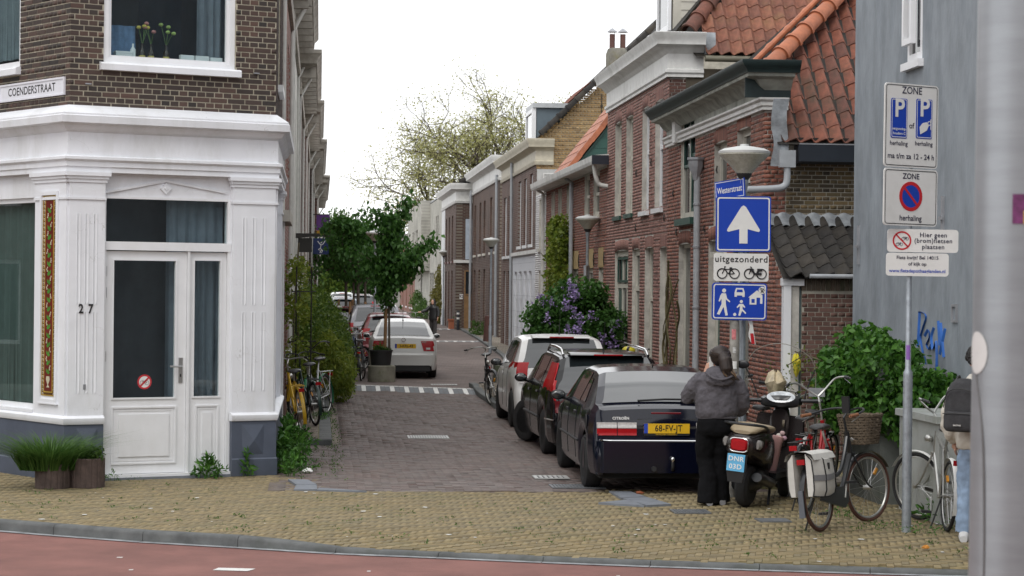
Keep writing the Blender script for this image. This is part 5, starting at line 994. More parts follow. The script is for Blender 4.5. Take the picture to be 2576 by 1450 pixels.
def car(name, label, M, c, group='parked cars'):
    L, hw = c['L'], c['W']/2; zt_, zb_ = interp(c['top']), interp(c['belt'])
    wp = interp(c.get('plan', [(0, .83), (.05, .90), (.15, .945), (.4, .985), (.9, 1), (L-1.1, 1), (L-.5, .96), (L-.2, .88), (L-.06, .76), (L, .6)]))
    sill = c.get('sill', .21); Rw = c.get('R', .31); ya = (c['yr'], c['yf'])
    def zs(y):
        z = sill + (.10 if y < .02 else 0)
        for a in ya:
            d = abs(y-a)
            if d < Rw+.055: z = max(z, Rw+math.sqrt(max(0, (Rw+.055)**2-d*d))-.0)
        return z
    tmb = c.get('tumble', .40); rr = c.get('round', .10)
    def sec(y):
        w = hw*wp(y); zt = zt_(y); zb = min(zb_(y), zt-.03); z0 = min(zs(y), zb-.08); hh = zb-z0
        lo = [(w*.955, z0), (w*.985, z0+hh*.12), (w*1.0, z0+hh*.38), (w*.997, z0+hh*.62), (w*.98, z0+hh*.85), (w*.955, zb)]
        g = zt-zb; xe = max(w*.955-tmb*g-.012, w*.3); ze = zb+g*.90-.006
        up = [(w*.955+(xe-w*.955)*t, zb+(ze-zb)*t) for t in (.06, .25, .5, .75, .94, 1)]
        xr = xe-min(rr, g*.6+.03)
        def ztop(x): return zt-.028*(x/xe)**2 if xe > 0 else zt
        co = [(xe-(xe-xr)*t, ze+(ztop(xr)-ze)*math.sin(t*math.pi/2)) for t in (.3, .65, 1)]
        tp = [(xr*t, ztop(xr*t)) for t in (.8, .6, .4, .2, 0)]
        return lo+up+co+tp, (w, zb, xe, ze, xr, ztop)
    root = thing(name, label, 'car', M, group)
    ys = sorted(set([0, .012, .03, .05]+[round(p[0]+d, 3) for p in c['top'] for d in (-.015, 0, .015) if 0 < p[0]+d < L]+list(np.arange(.08, L, .08))+[a+Rw*k for a in ya for k in (-1.17, -1.1, -1, -.9, -.75, -.5, -.25, 0, .25, .5, .75, .9, 1, 1.1, 1.17)]+[L-.02, L]))
    ys = [y for y in ys if 0 <= y <= L]; rows = []
    for y in ys:
        h_ = sec(y)[0]; rows.append([(x, y, z) for x, z in h_]+[(-x, y, z) for x, z in h_[-2::-1]])
    m = MB(); m.grid(rows); n = len(rows[0]); m.f.append(tuple(range(n))[::-1]); m.f.append(tuple(range((len(rows)-1)*n, len(rows)*n)))
    body = part('body', m, c['paint'], root, None, True)
    part('underbody', MB().box(-hw*.86, hw*.86, .12, L-.15, .17, .5).box(-hw*.8, hw*.8, .3, L-.4, .5, .62), m_under, root, smooth=False)
    ya_ = np.arange(0, 1.6, .01); za_ = np.array([zt_(y) for y in ya_])
    yrear = lambda z: float(ya_[np.argmax(za_ >= z)])
    wy = [(y, hw*wp(y)*.965) for y in np.arange(0, .9, .01)]
    def ysurf(x, z):
        yr = yrear(z+.005); yw = next((y for y, w in wy if w >= abs(x)), .9); return max(yr, yw)
    def rear_patch(nm, x0, x1, z0, z1, mat, off=.012, parent=root, nx=8, nz=4, skew=0):
        q = MB(); rows = []
        for j in range(nz+1):
            z = z0+(z1-z0)*j/nz; fk = 1-max(0, z-zb_(.3))*tmb/(hw*.93); rows.append([(x*fk, ysurf(x, z)-off, z) for x in [x0+(x1-x0)*i/nx+skew*(z-z0) for i in range(nx+1)]])
        q.grid(rows); k = len(q.v)
        q.grid([[(p[0], p[1]+.05, p[2]) for p in r_] for r_ in rows]); w_ = nx+1
        for r0 in range(nz): q.f += [(r0*w_, (r0+1)*w_, k+(r0+1)*w_, k+r0*w_), (r0*w_+nx, k+r0*w_+nx, k+(r0+1)*w_+nx, (r0+1)*w_+nx)]
        for i in range(nx): q.f += [(i, k+i, k+i+1, i+1), (nz*w_+i, nz*w_+i+1, k+nz*w_+i+1, k+nz*w_+i)]
        return part(nm, q, mat, parent)
    def top_patch(nm, y0, y1, f0, f1, mat, off=.006, nx=12, ny=8, parent=root):
        q = MB(); rows = []
        for j in range(ny+1):
            y = y0+(y1-y0)*j/ny; _, (w, zb, xe, ze, xr, zf) = sec(y); f = f0+(f1-f0)*j/ny
            rows.append([((xr+.03)*f*(2*i/nx-1), y-off*.6, zf((xr)*f*(2*i/nx-1))+off) for i in range(nx+1)])
        q.grid(rows); return part(nm, q, mat, parent)
    def side_patch(nm, y0, y1, v0, v1, mat, off=.006, ny=10, sl0=0, sl1=0, parent=root, both=True):
        for sx in ((-1, 1) if both else (-1,)):
            q = MB(); rows = []
            for v in np.linspace(v0, v1, 5):
                r_ = []
                for i in range(ny+1):
                    y = (y0+sl0*(v-v0))+((y1+sl1*(v-v0))-(y0+sl0*(v-v0)))*i/ny; _, (w, zb, xe, ze, xr, zf) = sec(y); r_.append((sx*(w*.955+(xe-w*.955)*v+off), y, zb+(ze-zb)*v+.002))
                rows.append(r_)
            q.grid(rows); part(nm, q, mat, parent)
    def line_side(nm, pts, r, mat, both=True):
        for sx in ((-1, 1) if both else (-1,)): part(nm, MB().tube([(sx*p[0], p[1], p[2]) for p in pts], r, 6), mat, root)
    for a, t in zip(ya, (0, c.get('steer', 0))):
        for sx in (-1, 1): wheel(root, sx*(hw-.115), a, Rw, side=sx, turn=t, spokes=c.get('spokes', 7), rimm=c.get('rim'))
    c['detail'](dict(root=root, body=body, rear_patch=rear_patch, top_patch=top_patch, side_patch=side_patch, line_side=line_side, sec=sec, hw=hw, L=L, ysurf=ysurf, zt=zt_))
    # door shut lines, handles, mirrors
    for y in c['doors']:
        for sx in (-1, 1):
            q = MB(); P_ = []
            for k in range(1, 6):
                x, z = sec(y)[0][k]; P_.append((sx*(x+.001), y, z))
            q.tube(P_, .0045, 4); part('door_gap', q, m_under, root)
    for y in c['handles']:
        for sx in (-1, 1): x, z = sec(y)[0][4]; part('door_handle', MB().box(sx*x-.012, sx*x+.012, y-.09, y+.09, z-.0, z+.03), c.get('handlem', c['paint']), root, smooth=False)
    ym = c['mirror']; zb = zb_(ym)
    for sx in (-1, 1):
        q = MB().ell((sx*(hw+.06), ym, zb+.08), (.095, .05, .065), 12, 8).tube([(sx*(hw-.06), ym+.02, zb+.03), (sx*(hw+.05), ym+.02, zb+.06)], .025, 6); o = part('wing_mirror', q, c.get('mirm', c['paint']), root)
        part('mirror_glass', MB().ell((sx*(hw+.06), ym-.042, zb+.08), (.08, .012, .05), 12, 6), m_cglass, o)
    if c.get('antenna'): ax, ay = c['antenna']; part('antenna', MB().tube([(ax, ay, zt_(ay)), (ax, ay+.0, zt_(ay)+.05), (ax, ay-.12, zt_(ay)+.42)], [.02, .008, .003], 6), m_black, root)
    return root
CP = lambda n, c, r=.25, m=0: pm(n, c, .12 if max(c) < .05 else .3, metal=m, var=.03, coat=.0 if max(c) < .05 else .5, scale=2, spec=.5)
def d_xantia(k):
    r_, s_, t_, root = k['rear_patch'], k['side_patch'], k['top_patch'], k['root']
    t_('rear_window', .42, 1.10, .97, .98, m_cglass); s_('side_window', 1.62, 2.38, .12, .92, m_cglass, sl0=.0, sl1=.1); s_('side_window', 2.45, 3.15, .12, .92, m_cglass, sl0=.0, sl1=-.55); s_('quarter_window', 1.08, 1.55, .14, .80, m_cglass, sl0=.38)
    for sx in (-1, 1):
        for a, b, c0, c1 in ((.82, .565, .73, .80), (.555, .34, .73, .80)):
            r_('tail_light', sx*a, sx*b, .655, .73, m_tail); r_('indicator_lens', sx*a, sx*b, .735, .80, m_tailw)
    plate(root, 0, .082, .735, '68-FV-JT'); q = MB().box(-.26, .26, -.006, 0, -.012, .012); part('plate_holder', q, m_black, root, T(0, .088, .667), smooth=False); part('dealer_strip', flat_text('GARAGE JOHAN OLDENHAGE B.V.', .016, 0, .667, .080, bold=.0003), m_plate, root, smooth=False)
    r_('plate_recess', -.335, .335, .64, .84, m_black, off=.003)
    r_('brake_light', -.17, .17, .895, .925, pm('dark_red_lens', (.12, .006, .01), .2), off=.008)
    part('maker_lettering', flat_text('CITROËN', .042, -.52, .845, .108, bold=.0016, space=1.1), m_wst, root, smooth=False)
    q = MB().tube([(x, k['ysurf'](x, .575)-.004+(.0 if abs(x) < .7 else 0), .60) for x in np.linspace(-.82, .82, 22)], .011, 6); part('bumper_trim', q, m_chrome, root)
    part('bumper', MB().grid([[(x, max(-.03, k['ysurf'](x, .3)-.05), z) for x in np.linspace(-.865, .865, 26)] for z in (.24, .3, .42, .55, .59)]), k['body'].data.materials[0], root)
    for sx in (-1,):
        q = MB(); q.tube([(-.28, .36, 1.02), (-.3, .33, 1.035), (.02, .38, 1.05), (.34, .44, 1.045)], .012, 6); part('rear_wiper', q, m_black, root); part('wiper_base', MB().ell((.32, .42, 1.02), (.12, .06, .03), 10, 6), m_black, root)
    tb_ = part('tow_bar', MB().tube(catmull([(.0, .2, .28), (.05, .02, .27), (.05, -.06, .30), (.05, -.07, .37)], 5), .018, 8), m_black, root); part('tow_ball', MB().ell((.05, -.07, .40), (.028, .028, .028), 10, 8).tube([(.05, -.07, .34), (.05, -.07, .39)], .016, 8), m_chrome, tb_); part('tow_socket', MB().tube([(-.16, .0, .29), (-.16, -.06, .29)], .03, 10), m_black, root); part('exhaust', MB().tube([(-.48, .3, .25), (-.48, .02, .25)], .025, 10), m_black, root)
    hw = k['hw']; k['line_side']('side_moulding', [(k['sec'](y)[0][2][0]+.004, y, .52) for y in np.arange(1.25, 3.2, .15)], .016, m_black)
    part('roof_aerial', MB().tube([(-.0, 1.25, 1.38), (0, 1.2, 1.42)], .008, 5), m_black, root)
    part('filler_cap', disc(0, 0, .085, -.002, .004, 20), m_black, root, T(-hw*.985, .55, .78) @ RZ(R(90)))
xantia = car('hatchback_car', 'dark blue hatchback parked nearest the crossing, yellow plate 68-FV-JT', T(*S(3.92, 24.35)) @ RZ(TH+R(-.4)), dict(L=4.44, W=1.755, yr=.84, yf=3.58, R=.31, paint=CP('dark_blue_paint', (.003, .004, .012), .2), top=[(0, .585), (.05, .62), (.095, .635), (.115, .80), (.16, .955), (.24, .985), (.40, 1.005), (.75, 1.20), (1.12, 1.345), (1.6, 1.385), (2.3, 1.39), (2.7, 1.35), (3.35, .96), (3.7, .90), (4.2, .78), (4.36, .66), (4.44, .5)], belt=[(0, .9), (.6, .93), (2.5, .92), (4.4, .80)], doors=(1.58, 2.42, 3.2), handles=(1.75, 2.6), mirror=3.0, mirm=m_black, handlem=m_black, detail=d_xantia, tumble=.42))
def d_volvo(k):
    r_, s_, t_, root = k['rear_patch'], k['side_patch'], k['top_patch'], k['root']
    t_('rear_window', .165, .56, .98, .97, m_cglass, ny=10); s_('side_window', 1.42, 2.32, .1, .9, m_cglass, sl0=.05); s_('side_window', 2.40, 3.15, .1, .9, m_cglass, sl1=-.55); s_('cargo_window', .55, 1.36, .12, .88, m_cglass, sl0=.22)
    for sx in (-1, 1):
        r_('tail_light', sx*.83, sx*.70, .62, .78, pm('dark_red_lens', None)); r_('tail_light', sx*.84, sx*.755, .785, 1.05, m_tail, off=.008); r_('tail_light', sx*.835, sx*.79, 1.05, 1.28, m_tail, off=.008)
    plate(root, 0, .09, .76, '41-GT-RB'); part('spoiler', MB().prism([(.42, 1.39), (.52, 1.415), (.78, 1.425), (.78, 1.40)], -.52, .52, 'x'), k['body'].data.materials[0], root); part('brake_light', MB().box(-.2, .2, .413, .425, 1.385, 1.402), m_tail, root, smooth=False)
    for sx in (-1, 1):
        P_ = []
        for y in np.linspace(.66, 2.45, 15): _, (w, zb, xe, ze, xr, zf) = k['sec'](y); P_.append((sx*(xr+.045), y, zf(xr)+.012+.055*math.sin(math.pi*min(1, max(0, (y-.66)/.25))*.5)*math.sin(math.pi*.5*min(1, (2.46-y)/.25))))
        part('roof_rail', MB().tube(P_, .021, 8), m_chrome, root)
    k['line_side']('side_moulding', [(k['sec'](y)[0][2][0]+.004, y, .50) for y in np.arange(1.3, 3.25, .15)], .02, m_black); k['line_side']('bumper_strip', [(k['sec'](y)[0][2][0]+.004, y, .52) for y in np.arange(.06, .55, .08)], .012, m_chrome)
    part('rear_wiper', MB().tube([(0, .25, .92), (.28, .27, .95)], .01, 5), m_black, root)
volvo = car('estate_car', 'black estate car with silver roof rails parked in the middle of three', T(*S(3.95, 29.25)) @ RZ(TH+R(.8)), dict(L=4.48, W=1.72, yr=.95, yf=3.5, R=.315, steer=R(28), paint=CP('black_paint', (.004, .004, .005), .18), top=[(0, .55), (.05, .62), (.085, .64), (.10, .80), (.2, .94), (.36, 1.2), (.56, 1.37), (.75, 1.405), (1.5, 1.43), (2.3, 1.43), (2.75, 1.37), (3.4, .98), (3.8, .92), (4.25, .80), (4.4, .68), (4.48, .5)], belt=[(0, .95), (.8, .95), (2.5, .93), (4.4, .8)], doors=(1.38, 2.36, 3.25), handles=(1.6, 2.6), mirror=3.05, antenna=(0, .9), detail=d_volvo, tumble=.36, spokes=5))
def d_swift(k):
    r_, s_, t_, root = k['rear_patch'], k['side_patch'], k['top_patch'], k['root']
    t_('rear_window', .15, .47, .96, .93, m_cglass, ny=10); s_('side_window', 1.1, 1.78, .12, .9, m_cglass, sl0=.0); s_('side_window', 1.85, 2.5, .12, .9, m_cglass, sl1=-.35); s_('pillar_glass', .55, 1.08, .14, .9, m_cglass, sl0=.1)
    for sx in (-1, 1): r_('tail_light', sx*.84, sx*.60, .78, 1.08, m_tail, skew=-.1*sx, off=.018); r_('reversing_light', sx*.72, sx*.66, .74, .86, m_tailw, off=.016)
    plate(root, 0, .09, .84, '8-TKX-51'); part('roof_spoiler', MB().prism([(.38, 1.475), (.40, 1.50), (.75, 1.525), (.75, 1.49)], -.48, .48, 'x'), k['body'].data.materials[0], root); part('brake_light', MB().box(-.2, .2, .372, .39, 1.478, 1.497), m_tail, root, smooth=False); part('rear_wiper', MB().tube([(0, .2, 1.02), (.3, .24, 1.07)], .009, 5), m_black, root)
swift = car('small_hatchback', 'white small hatchback parked farthest of the three beside the lilac', T(*S(3.98, 35.4)) @ RZ(TH+R(.2)), dict(L=3.85, W=1.695, yr=.58, yf=3.0, R=.305, paint=CP('pearl_white_paint', (.66, .66, .65), .25), top=[(0, .55), (.05, .62), (.08, .66), (.10, .85), (.15, 1.0), (.3, 1.27), (.46, 1.46), (.65, 1.50), (1.3, 1.525), (2.0, 1.5), (2.3, 1.44), (3.0, 1.02), (3.3, .95), (3.7, .8), (3.8, .65), (3.85, .5)], belt=[(0, 1.02), (.8, 1.0), (2.4, .93), (3.8, .8)], doors=(1.06, 1.82, 2.65), handles=(2.0,), mirror=2.45, mirm=m_black, antenna=(0, .75), detail=d_swift, tumble=.3, rim=m_rim))
def d_skoda(k):
    r_, s_, t_, root = k['rear_patch'], k['side_patch'], k['top_patch'], k['root']
    t_('rear_window', .42, 1.12, .95, .97, m_cglass); s_('side_window', 1.6, 2.35, .12, .92, m_cglass); s_('side_window', 2.42, 3.1, .12, .92, m_cglass, sl1=-.5); s_('quarter_window', 1.15, 1.54, .14, .8, m_cglass, sl0=.3)
    for sx in (-1, 1): r_('tail_light', sx*.85, sx*.50, .68, .93, m_tail, skew=-.3*sx, off=.02); r_('reversing_light', sx*.66, sx*.56, .72, .77, m_tailw, off=.026)
    plate(root, .05, .095, .80, '3-KRL-43'); part('badge', ring(0, .955, .035, .052, .075, .09, 20), m_chrome, root); part('badge_print', flat_text('ŠKODA', .055, -.5, .90, .088, bold=.001), m_chrome, root, smooth=False); part('badge_print', flat_text('RAPID', .05, .5, .90, .088, bold=.001), m_chrome, root, smooth=False)
    part('lower_bumper', MB().grid([[(x, max(-.012, k['ysurf'](x, .3)-.03), z) for x in np.linspace(-.66, .66, 16)] for z in (.19, .26, .33)]), m_black, root); part('bumper', MB().grid([[(x, max(-.03, k['ysurf'](x, .3)-.05), z) for x in np.linspace(-.80, .80, 18)] for z in (.33, .42, .54, .585)]), k['body'].data.materials[0], root)
SK = dict(L=4.48, W=1.706, yr=.92, yf=3.52, R=.31, paint=CP('silver_white_paint', (.56, .56, .54), .3), top=[(0, .58), (.05, .62), (.08, .64), (.095, .80), (.13, 1.0), (.2, 1.03), (.40, 1.05), (.8, 1.26), (1.15, 1.39), (1.7, 1.46), (2.3, 1.46), (2.7, 1.40), (3.4, 1.0), (3.8, .94), (4.25, .8), (4.4, .68), (4.48, .5)], belt=[(0, .95), (.6, .98), (2.5, .95), (4.4, .8)], doors=(1.56, 2.38, 3.2), handles=(1.7, 2.55), mirror=3.0, antenna=(.0, 1.25), detail=d_skoda, tumble=.42)
skoda = car('saloon_car', 'silver white saloon parked behind the tree planter, yellow plate', T(*S(2.08, 54.0)) @ RZ(TH+R(-1.2)), SK)
def d_van(k):
    r_, s_, t_, root = k['rear_patch'], k['side_patch'], k['top_patch'], k['root']
    t_('rear_window', .2, .42, .9, .9, m_cglass, ny=8); s_('side_window', .5, 1.3, .12, .88, m_cglass); s_('side_window', 1.4, 2.2, .12, .88, m_cglass); s_('side_window', 2.3, 3.0, .12, .88, m_cglass, sl1=-.4)
    for sx in (-1, 1): r_('tail_light', sx*.84, sx*.70, .75, 1.1, m_tail)
    plate(root, 0, .09, .8, '77-PLK-2'); part('brake_light', MB().box(-.17, .17, .34, .36, 1.60, 1.63), m_tail, root, smooth=False)
VT = [(0, .55), (.06, .64), (.09, .66), (.12, 1.0), (.2, 1.15), (.38, 1.55), (.5, 1.64), (.8, 1.68), (2.2, 1.66), (2.6, 1.58), (3.3, 1.1), (3.6, 1.02), (4.0, .85), (4.1, .6)]
van = car('grey_van', 'silver grey high roofed car parked behind the red one', T(*S(1.75, 67.3)) @ RZ(TH+R(1)), dict(L=4.1, W=1.76, yr=.75, yf=3.3, R=.31, paint=CP('grey_paint', (.20, .20, .22), .3, .3), top=VT, belt=[(0, 1.1), (2.5, 1.0), (4, .85)], doors=(1.35, 2.25), handles=(2.4,), mirror=2.8, detail=d_van, tumble=.25))
redc = car('red_car', 'dark red hatchback parked between the silver saloon and grey van', T(*S(1.95, 60.6)) @ RZ(TH), dict(SK, paint=CP('dark_red_paint', (.16, .008, .012), .25), L=4.0, top=[(0, .58), (.05, .62), (.09, .66), (.12, .95), (.3, 1.2), (.5, 1.42), (.8, 1.47), (1.9, 1.5), (2.3, 1.42), (3.0, 1.0), (3.4, .92), (3.85, .75), (4.0, .5)], yr=.65, yf=3.15, doors=(1.1, 2.0), handles=(1.3,), mirror=2.6, antenna=None, detail=d_swift))
for i, (l, s, col, lab) in enumerate(((1.0, 74, (.10, .012, .014), 'dark red car parked beside the left hedge, behind the grey van'), (1.2, 108, (.12, .17, .24), 'blue grey hatchback parked far down the left side'), (1.1, 114, (.6, .6, .6), 'white car parked far down the left side'), (1.3, 124, (.55, .56, .56), 'white van parked at the far end of the left side'), (2.6, 132, (.02, .02, .022), 'black car parked far off behind the street trees'))):
    car('parked_car', lab, T(*S(l, s)) @ RZ(TH+R(2)), dict(L=4.1, W=1.74, yr=.75, yf=3.3, R=.31, paint=CP('far_paint_%d' % i, col, .3), top=VT if i == 3 else [(0, .58), (.05, .62), (.09, .66), (.12, .95), (.3, 1.2), (.5, 1.42), (.8, 1.47), (1.9, 1.5), (2.3, 1.42), (3.0, 1.0), (3.4, .92), (3.9, .75), (4.1, .5)], belt=[(0, 1.0), (2.5, .95), (4, .85)], doors=(1.2, 2.1), handles=(1.4,), mirror=2.7, detail=d_van if i == 3 else d_swift, tumble=.3))
# ------------------------------------------------------------------ lamps, signs, posts, cabinets, grates
m_galv = pm('galvanised_steel', (.30, .33, .36), .45, metal=.45, var=.2, scale=14, dirt=((.2, .21, .22), .5, 6)); m_lampg = pm('lamp_bowl_plastic', (.42, .42, .36), .25, var=.15, scale=30, bump=.3, bscale=90, spec=.6, dirt=((.2, .19, .14), .4, 9)); m_cap = pm('lamp_cap', (.5, .51, .5), .5, var=.1)
def street_lamp(label, l, s, h=3.88, d=.55, dx=0):
    t = thing('street_lamp', label, 'street lamp', T(*S(l, s)) @ RZ(TH), 'street lamps'); r = d/2
    part('pole', MB().lathe([(.055, 0), (.055, .9), (.036, .95), (.034, h-.5), (.05, h-.42), (.05, h-.38), (.001, h-.38)], 14), m_galv, t)
    part('bowl', MB().lathe([(.07, h-.33), (.085, h-.31), (r*.62, h-.20), (r*.95, h-.115), (r, h-.10), (r, h-.07)], 28), m_lampg, t)
    part('collar', MB().lathe([(.035, h-.40), (.085, h-.325), (.09, h-.30)], 16), m_black, t)
    part('cap', MB().lathe([(r*1.01, h-.085), (r*1.02, h-.06), (r*.8, h-.03), (r*.3, h-.005), (.05, h), (.045, h+.02), (.001, h+.022)], 28), m_cap, t); return t
lampA = street_lamp('big grey street lamp with wide bowl above the one-way sign', 4.72, 24.15, 3.92, .57)
street_lamp('street lamp beside the lilac bush and brick facade', 6.0, 48.9); lamp2 = street_lamp('street lamp standing before the dark terrace facade, right footway', 5.75, 73.5); street_lamp('street lamp near the pale modern block, farthest on the right', 6.55, 116, 4.0); street_lamp('street lamp between the parked cars and street tree on the left', 1.62, 64.5)
lb_ = tag(link('advert_frame', frame_mb(-.17, .17, 1.95, 2.75, .04, -.03, .03).box(-.13, .13, -.02, .02, 1.99, 2.71).mesh('advert', False), m_zinc, None, T(*S(5.98, 48.85)) @ RZ(TH+R(70))), 'narrow grey board strapped to the lamp by the lilac', 'board')
m_sblue = pm('sign_blue', (.004, .045, .38), .35, var=.04); m_swhite = pm('sign_white', (.70, .70, .68), .4, var=.04, dirt=((.5, .5, .46), .3, 5)); m_sred = pm('sign_red', (.5, .012, .02), .4, var=.04); m_slate = pm('sign_dark_ink', (.02, .02, .05), .5)
def sgn(parent, name, w, h, M, face, rim, r=.035, rw=.012, inset=.014):
    o = part(name, MB().prism(rrect(w, h, r), -.012, .0), face, parent, M, smooth=False)
    if rim:
        a, b = rrect(w-inset*2, h-inset*2, r*.8), rrect(w-inset*2-rw*2, h-inset*2-rw*2, r*.6); n = len(a); q = MB()
        q.add([(x, .0025, z) for x, z in a]+[(x, .0025, z) for x, z in b], [(i, (i+1) % n, n+(i+1) % n, n+i) for i in range(n)]); part('border', q, rim, o, smooth=False)
    return o
FF = lambda l, s, z, yaw=0: T(*S(l, s, z)) @ RZ(TH+yaw) @ SCL(1, -1, 1)         # a face towards the viewer: +y is out
def txt(parent, t, size, x, z, mat, bold=.001, **k): return part('lettering', flat_text(t, size, x, z, .003, bold=bold, **k), mat, parent, smooth=False)
# sign stack on the post under the lamp
ps = thing('sign_post', 'post with blue one-way, cyclists excepted and home zone signs', 'traffic sign', T(*S(4.60, 24.0, -.07)) @ RZ(TH) @ SCL(1.03, 1.03, 1.03))
FP = SCL(1, -1, 1)
part('post', MB().lathe([(.052, 0), (.052, 1.98), (.03, 2.02), (.03, 3.3), (.001, 3.3)], 14), pm('stickered_post', (.20, .19, .17), .7, var=.4, scale=9), ps)
o = sgn(ps, 'one_way_sign', .60, .60, FP @ T(.075, .06, 3.02) @ RY(R(-.2)), m_sblue, m_swhite, .03, .014)
q = MB(); q.prism([(0, .20), (.025, .185), (.175, -.055), (.18, -.075), (.165, -.085), (.045, -.055), (.045, -.21), (-.045, -.21), (-.045, -.055), (-.165, -.085), (-.18, -.075), (-.175, -.055), (-.025, .185)], .001, .003); part('arrow', q, m_swhite, o, smooth=False)
o = sgn(ps, 'exception_sign', .60, .30, FP @ T(.055, .06, 2.553) @ RY(R(.3)), m_swhite, None, .03)
txt(o, 'uitgezonderd', .095, 0, .085, m_blk, .0012, space=1.12, sx=1.02); part('bicycle_symbol', bike_icon(-.14, -.045, .24, .002, .011), m_blk, o); part('moped_symbol', bike_icon(.155, -.045, .24, .002, .011, True), m_blk, o)
o = sgn(ps, 'home_zone_sign', .60, .40, FP @ T(.04, .06, 2.185) @ RY(R(.5)), m_sblue, m_swhite, .035, .012)
q = MB(); q.join(disc(-.17, .115, .022, .001, .003, 14)); q.prism([(-.195, .085), (-.15, .085), (-.135, .03), (-.10, -.0), (-.108, -.012), (-.15, .02), (-.148, -.03), (-.125, -.15), (-.15, -.155), (-.172, -.06), (-.215, -.145), (-.245, -.14), (-.195, -.03), (-.197, .03), (-.215, -.005), (-.228, .0), (-.21, .06)], .001, .003); part('adult_figure', q, m_swhite, o, smooth=False)
q = MB(); q.join(disc(.02, .0, .017, .001, .003, 12)); q.prism([(.0, -.025), (.04, -.025), (.065, -.06), (.055, -.068), (.035, -.05), (.035, -.08), (.075, -.12), (.07, -.135), (.03, -.1), (.01, -.155), (-.01, -.15), (.005, -.085), (.005, -.05), (-.025, -.07), (-.03, -.06)], .001, .003).join(disc(-.05, -.14, .017, .001, .003, 12)); part('child_figure', q, m_swhite, o, smooth=False)
q = MB(); q.prism([(-.055, .05), (-.055, .10), (-.04, .145), (.04, .145), (.055, .10), (.055, .05), (.03, .05), (.03, .065), (-.03, .065), (-.03, .05)], .001, .003); part('car_symbol', q, m_swhite, o, smooth=False); part('car_window', MB().prism([(-.035, .10), (-.028, .13), (.028, .13), (.035, .10)], .0031, .004), m_sblue, o, smooth=False)
q = MB(); q.prism([(.095, .045), (.19, .125), (.25, .07), (.25, -.02), (.225, -.02), (.225, .045), (.185, .045), (.185, -.03), (.11, -.03), (.11, .045)], .001, .003); part('house_symbol', q, m_swhite, o, smooth=False); part('house_opening', MB().box(.13, .165, .0031, .004, -.012, .03), m_sblue, o, smooth=False)
part('scribbled_sticker', disc(.245, .125, .04, .004, .006, 16), m_swhite, o, smooth=False)
part('scribble', MB().tube([(.245+.03*math.cos(k*2.4), .0065, .125+.03*math.sin(k*1.7)) for k in range(16)], .0022, 4), m_blk, o)
for i, (z, c) in enumerate(((1.83, pm('pink_sticker', (.5, .16, .17), .5, var=.4, scale=40)), (1.5, m_swhite), (1.2, pm('black_white_sticker', (.3, .3, .3), .5, var=.9, scale=60)), (1.66, pm('torn_sticker', (.45, .45, .44), .7, var=.5, scale=50)), (1.02, m_slate))):
    q = MB(); a = (.055, .04, .06, .03, .04)[i]; q.grid([[(.0535*math.sin(t), -.0535*math.cos(t), z+h) for t in np.linspace(-.75+.25*(i%2), .15+.2*(i%3), 8)] for h in (-a, a)]); part('sticker', q, c, ps)
part('tape', MB().grid([[(.14+.03*t+.012*math.sin(7*t), -.03, 1.98-.24*t) for t in np.linspace(0, 1, 8)], [(.19+.04*t, -.02, 1.98-.26*t) for t in np.linspace(0, 1, 8)]]), m_swhite, ps); part('tape_stripe', MB().grid([[(.15+.03*t, -.034, 1.98-.25*t) for t in (.55, .7, .85, 1)], [(.18+.04*t, -.026, 1.98-.25*t) for t in (.55, .7, .85, 1)]]), m_sred, ps)
ns = thing('street_name_plate', 'blue street name plate reading Westerstraat below the lamp bowl', 'sign', T(*S(4.72, 24.08, 3.46)) @ RZ(TH+R(-58)) @ RY(R(-5)) @ SCL(1.1, -1, 1.12))
part('plate', MB().box(-.44, .0, -.0, .012, -.095, .095), m_sblue, ns, smooth=False); part('border', frame_mb(-.43, -.01, -.085, .085, .006, .012, .0145), m_swhite, ns, smooth=False); part('lettering', flat_text('Westerstraat', .088, -.22, -.004, .0145, bold=.001, sx=.78), m_swhite, ns, smooth=False)
# parking zone signs on their own pole
pp = thing('parking_sign_pole', 'galvanised pole with white parking zone and no cycles signs', 'traffic sign', T(3.81, 20.99, 0) @ RZ(0))
part('pole', MB().lathe([(.046, 0), (.046, 1.5), (.044, 1.54), (.028, 1.57), (.027, 4.25), (.001, 4.25)], 16), m_galv, pp)
YW = RZ(R(30)) @ SCL(1, -1, 1)
o = sgn(pp, 'parking_zone_sign', .66, .80, T(-.0, -.045, 3.90) @ YW @ RY(R(.5)), m_swhite, m_blk, .035, .007)
txt(o, 'ZONE', .095, 0, .335, m_slate, .0012, sx=.95)
for x, dz in ((-.155, -.01), (.155, .0)):
    q = sgn(o, 'parking_symbol', .20, .38, T(x, .004, .075+dz), m_sblue, m_swhite, .018, .006, .008); part('letter', flat_text('P', .24, 0, .09 if x < 0 else .1, .004, bold=.006), m_swhite, q, smooth=False)
    if x < 0: part('lettering', flat_text('vergunning-', .036, 0, -.10, .004, bold=.0006).join(flat_text('houders C', .036, 0, -.145, .004, bold=.0006)), m_swhite, q, smooth=False)
    else: part('hand_and_coin', MB().prism([(-.05, -.15), (.03, -.11), (.055, -.06), (.03, -.03), (-.02, -.04), (-.06, -.08)], .003, .005).join(ring(.06, -.04, .014, .022, .003, .005, 14)).box(.075, .082, .003, .005, -.1, .0), m_swhite, q, smooth=False)
txt(o, 'of', .075, 0, .0, m_slate, .001); txt(o, 'herhaling', .06, -.155, -.175, m_slate, .0008); txt(o, 'herhaling', .06, .155, -.165, m_slate, .0008); txt(o, 'ma t/m za 12 - 24 h', .073, 0, -.295, m_slate, .0012)
o = sgn(pp, 'no_parking_zone_sign', .66, .545, T(-.0, -.045, 3.215) @ YW @ RY(R(.5)), m_swhite, m_blk, .035, .007)
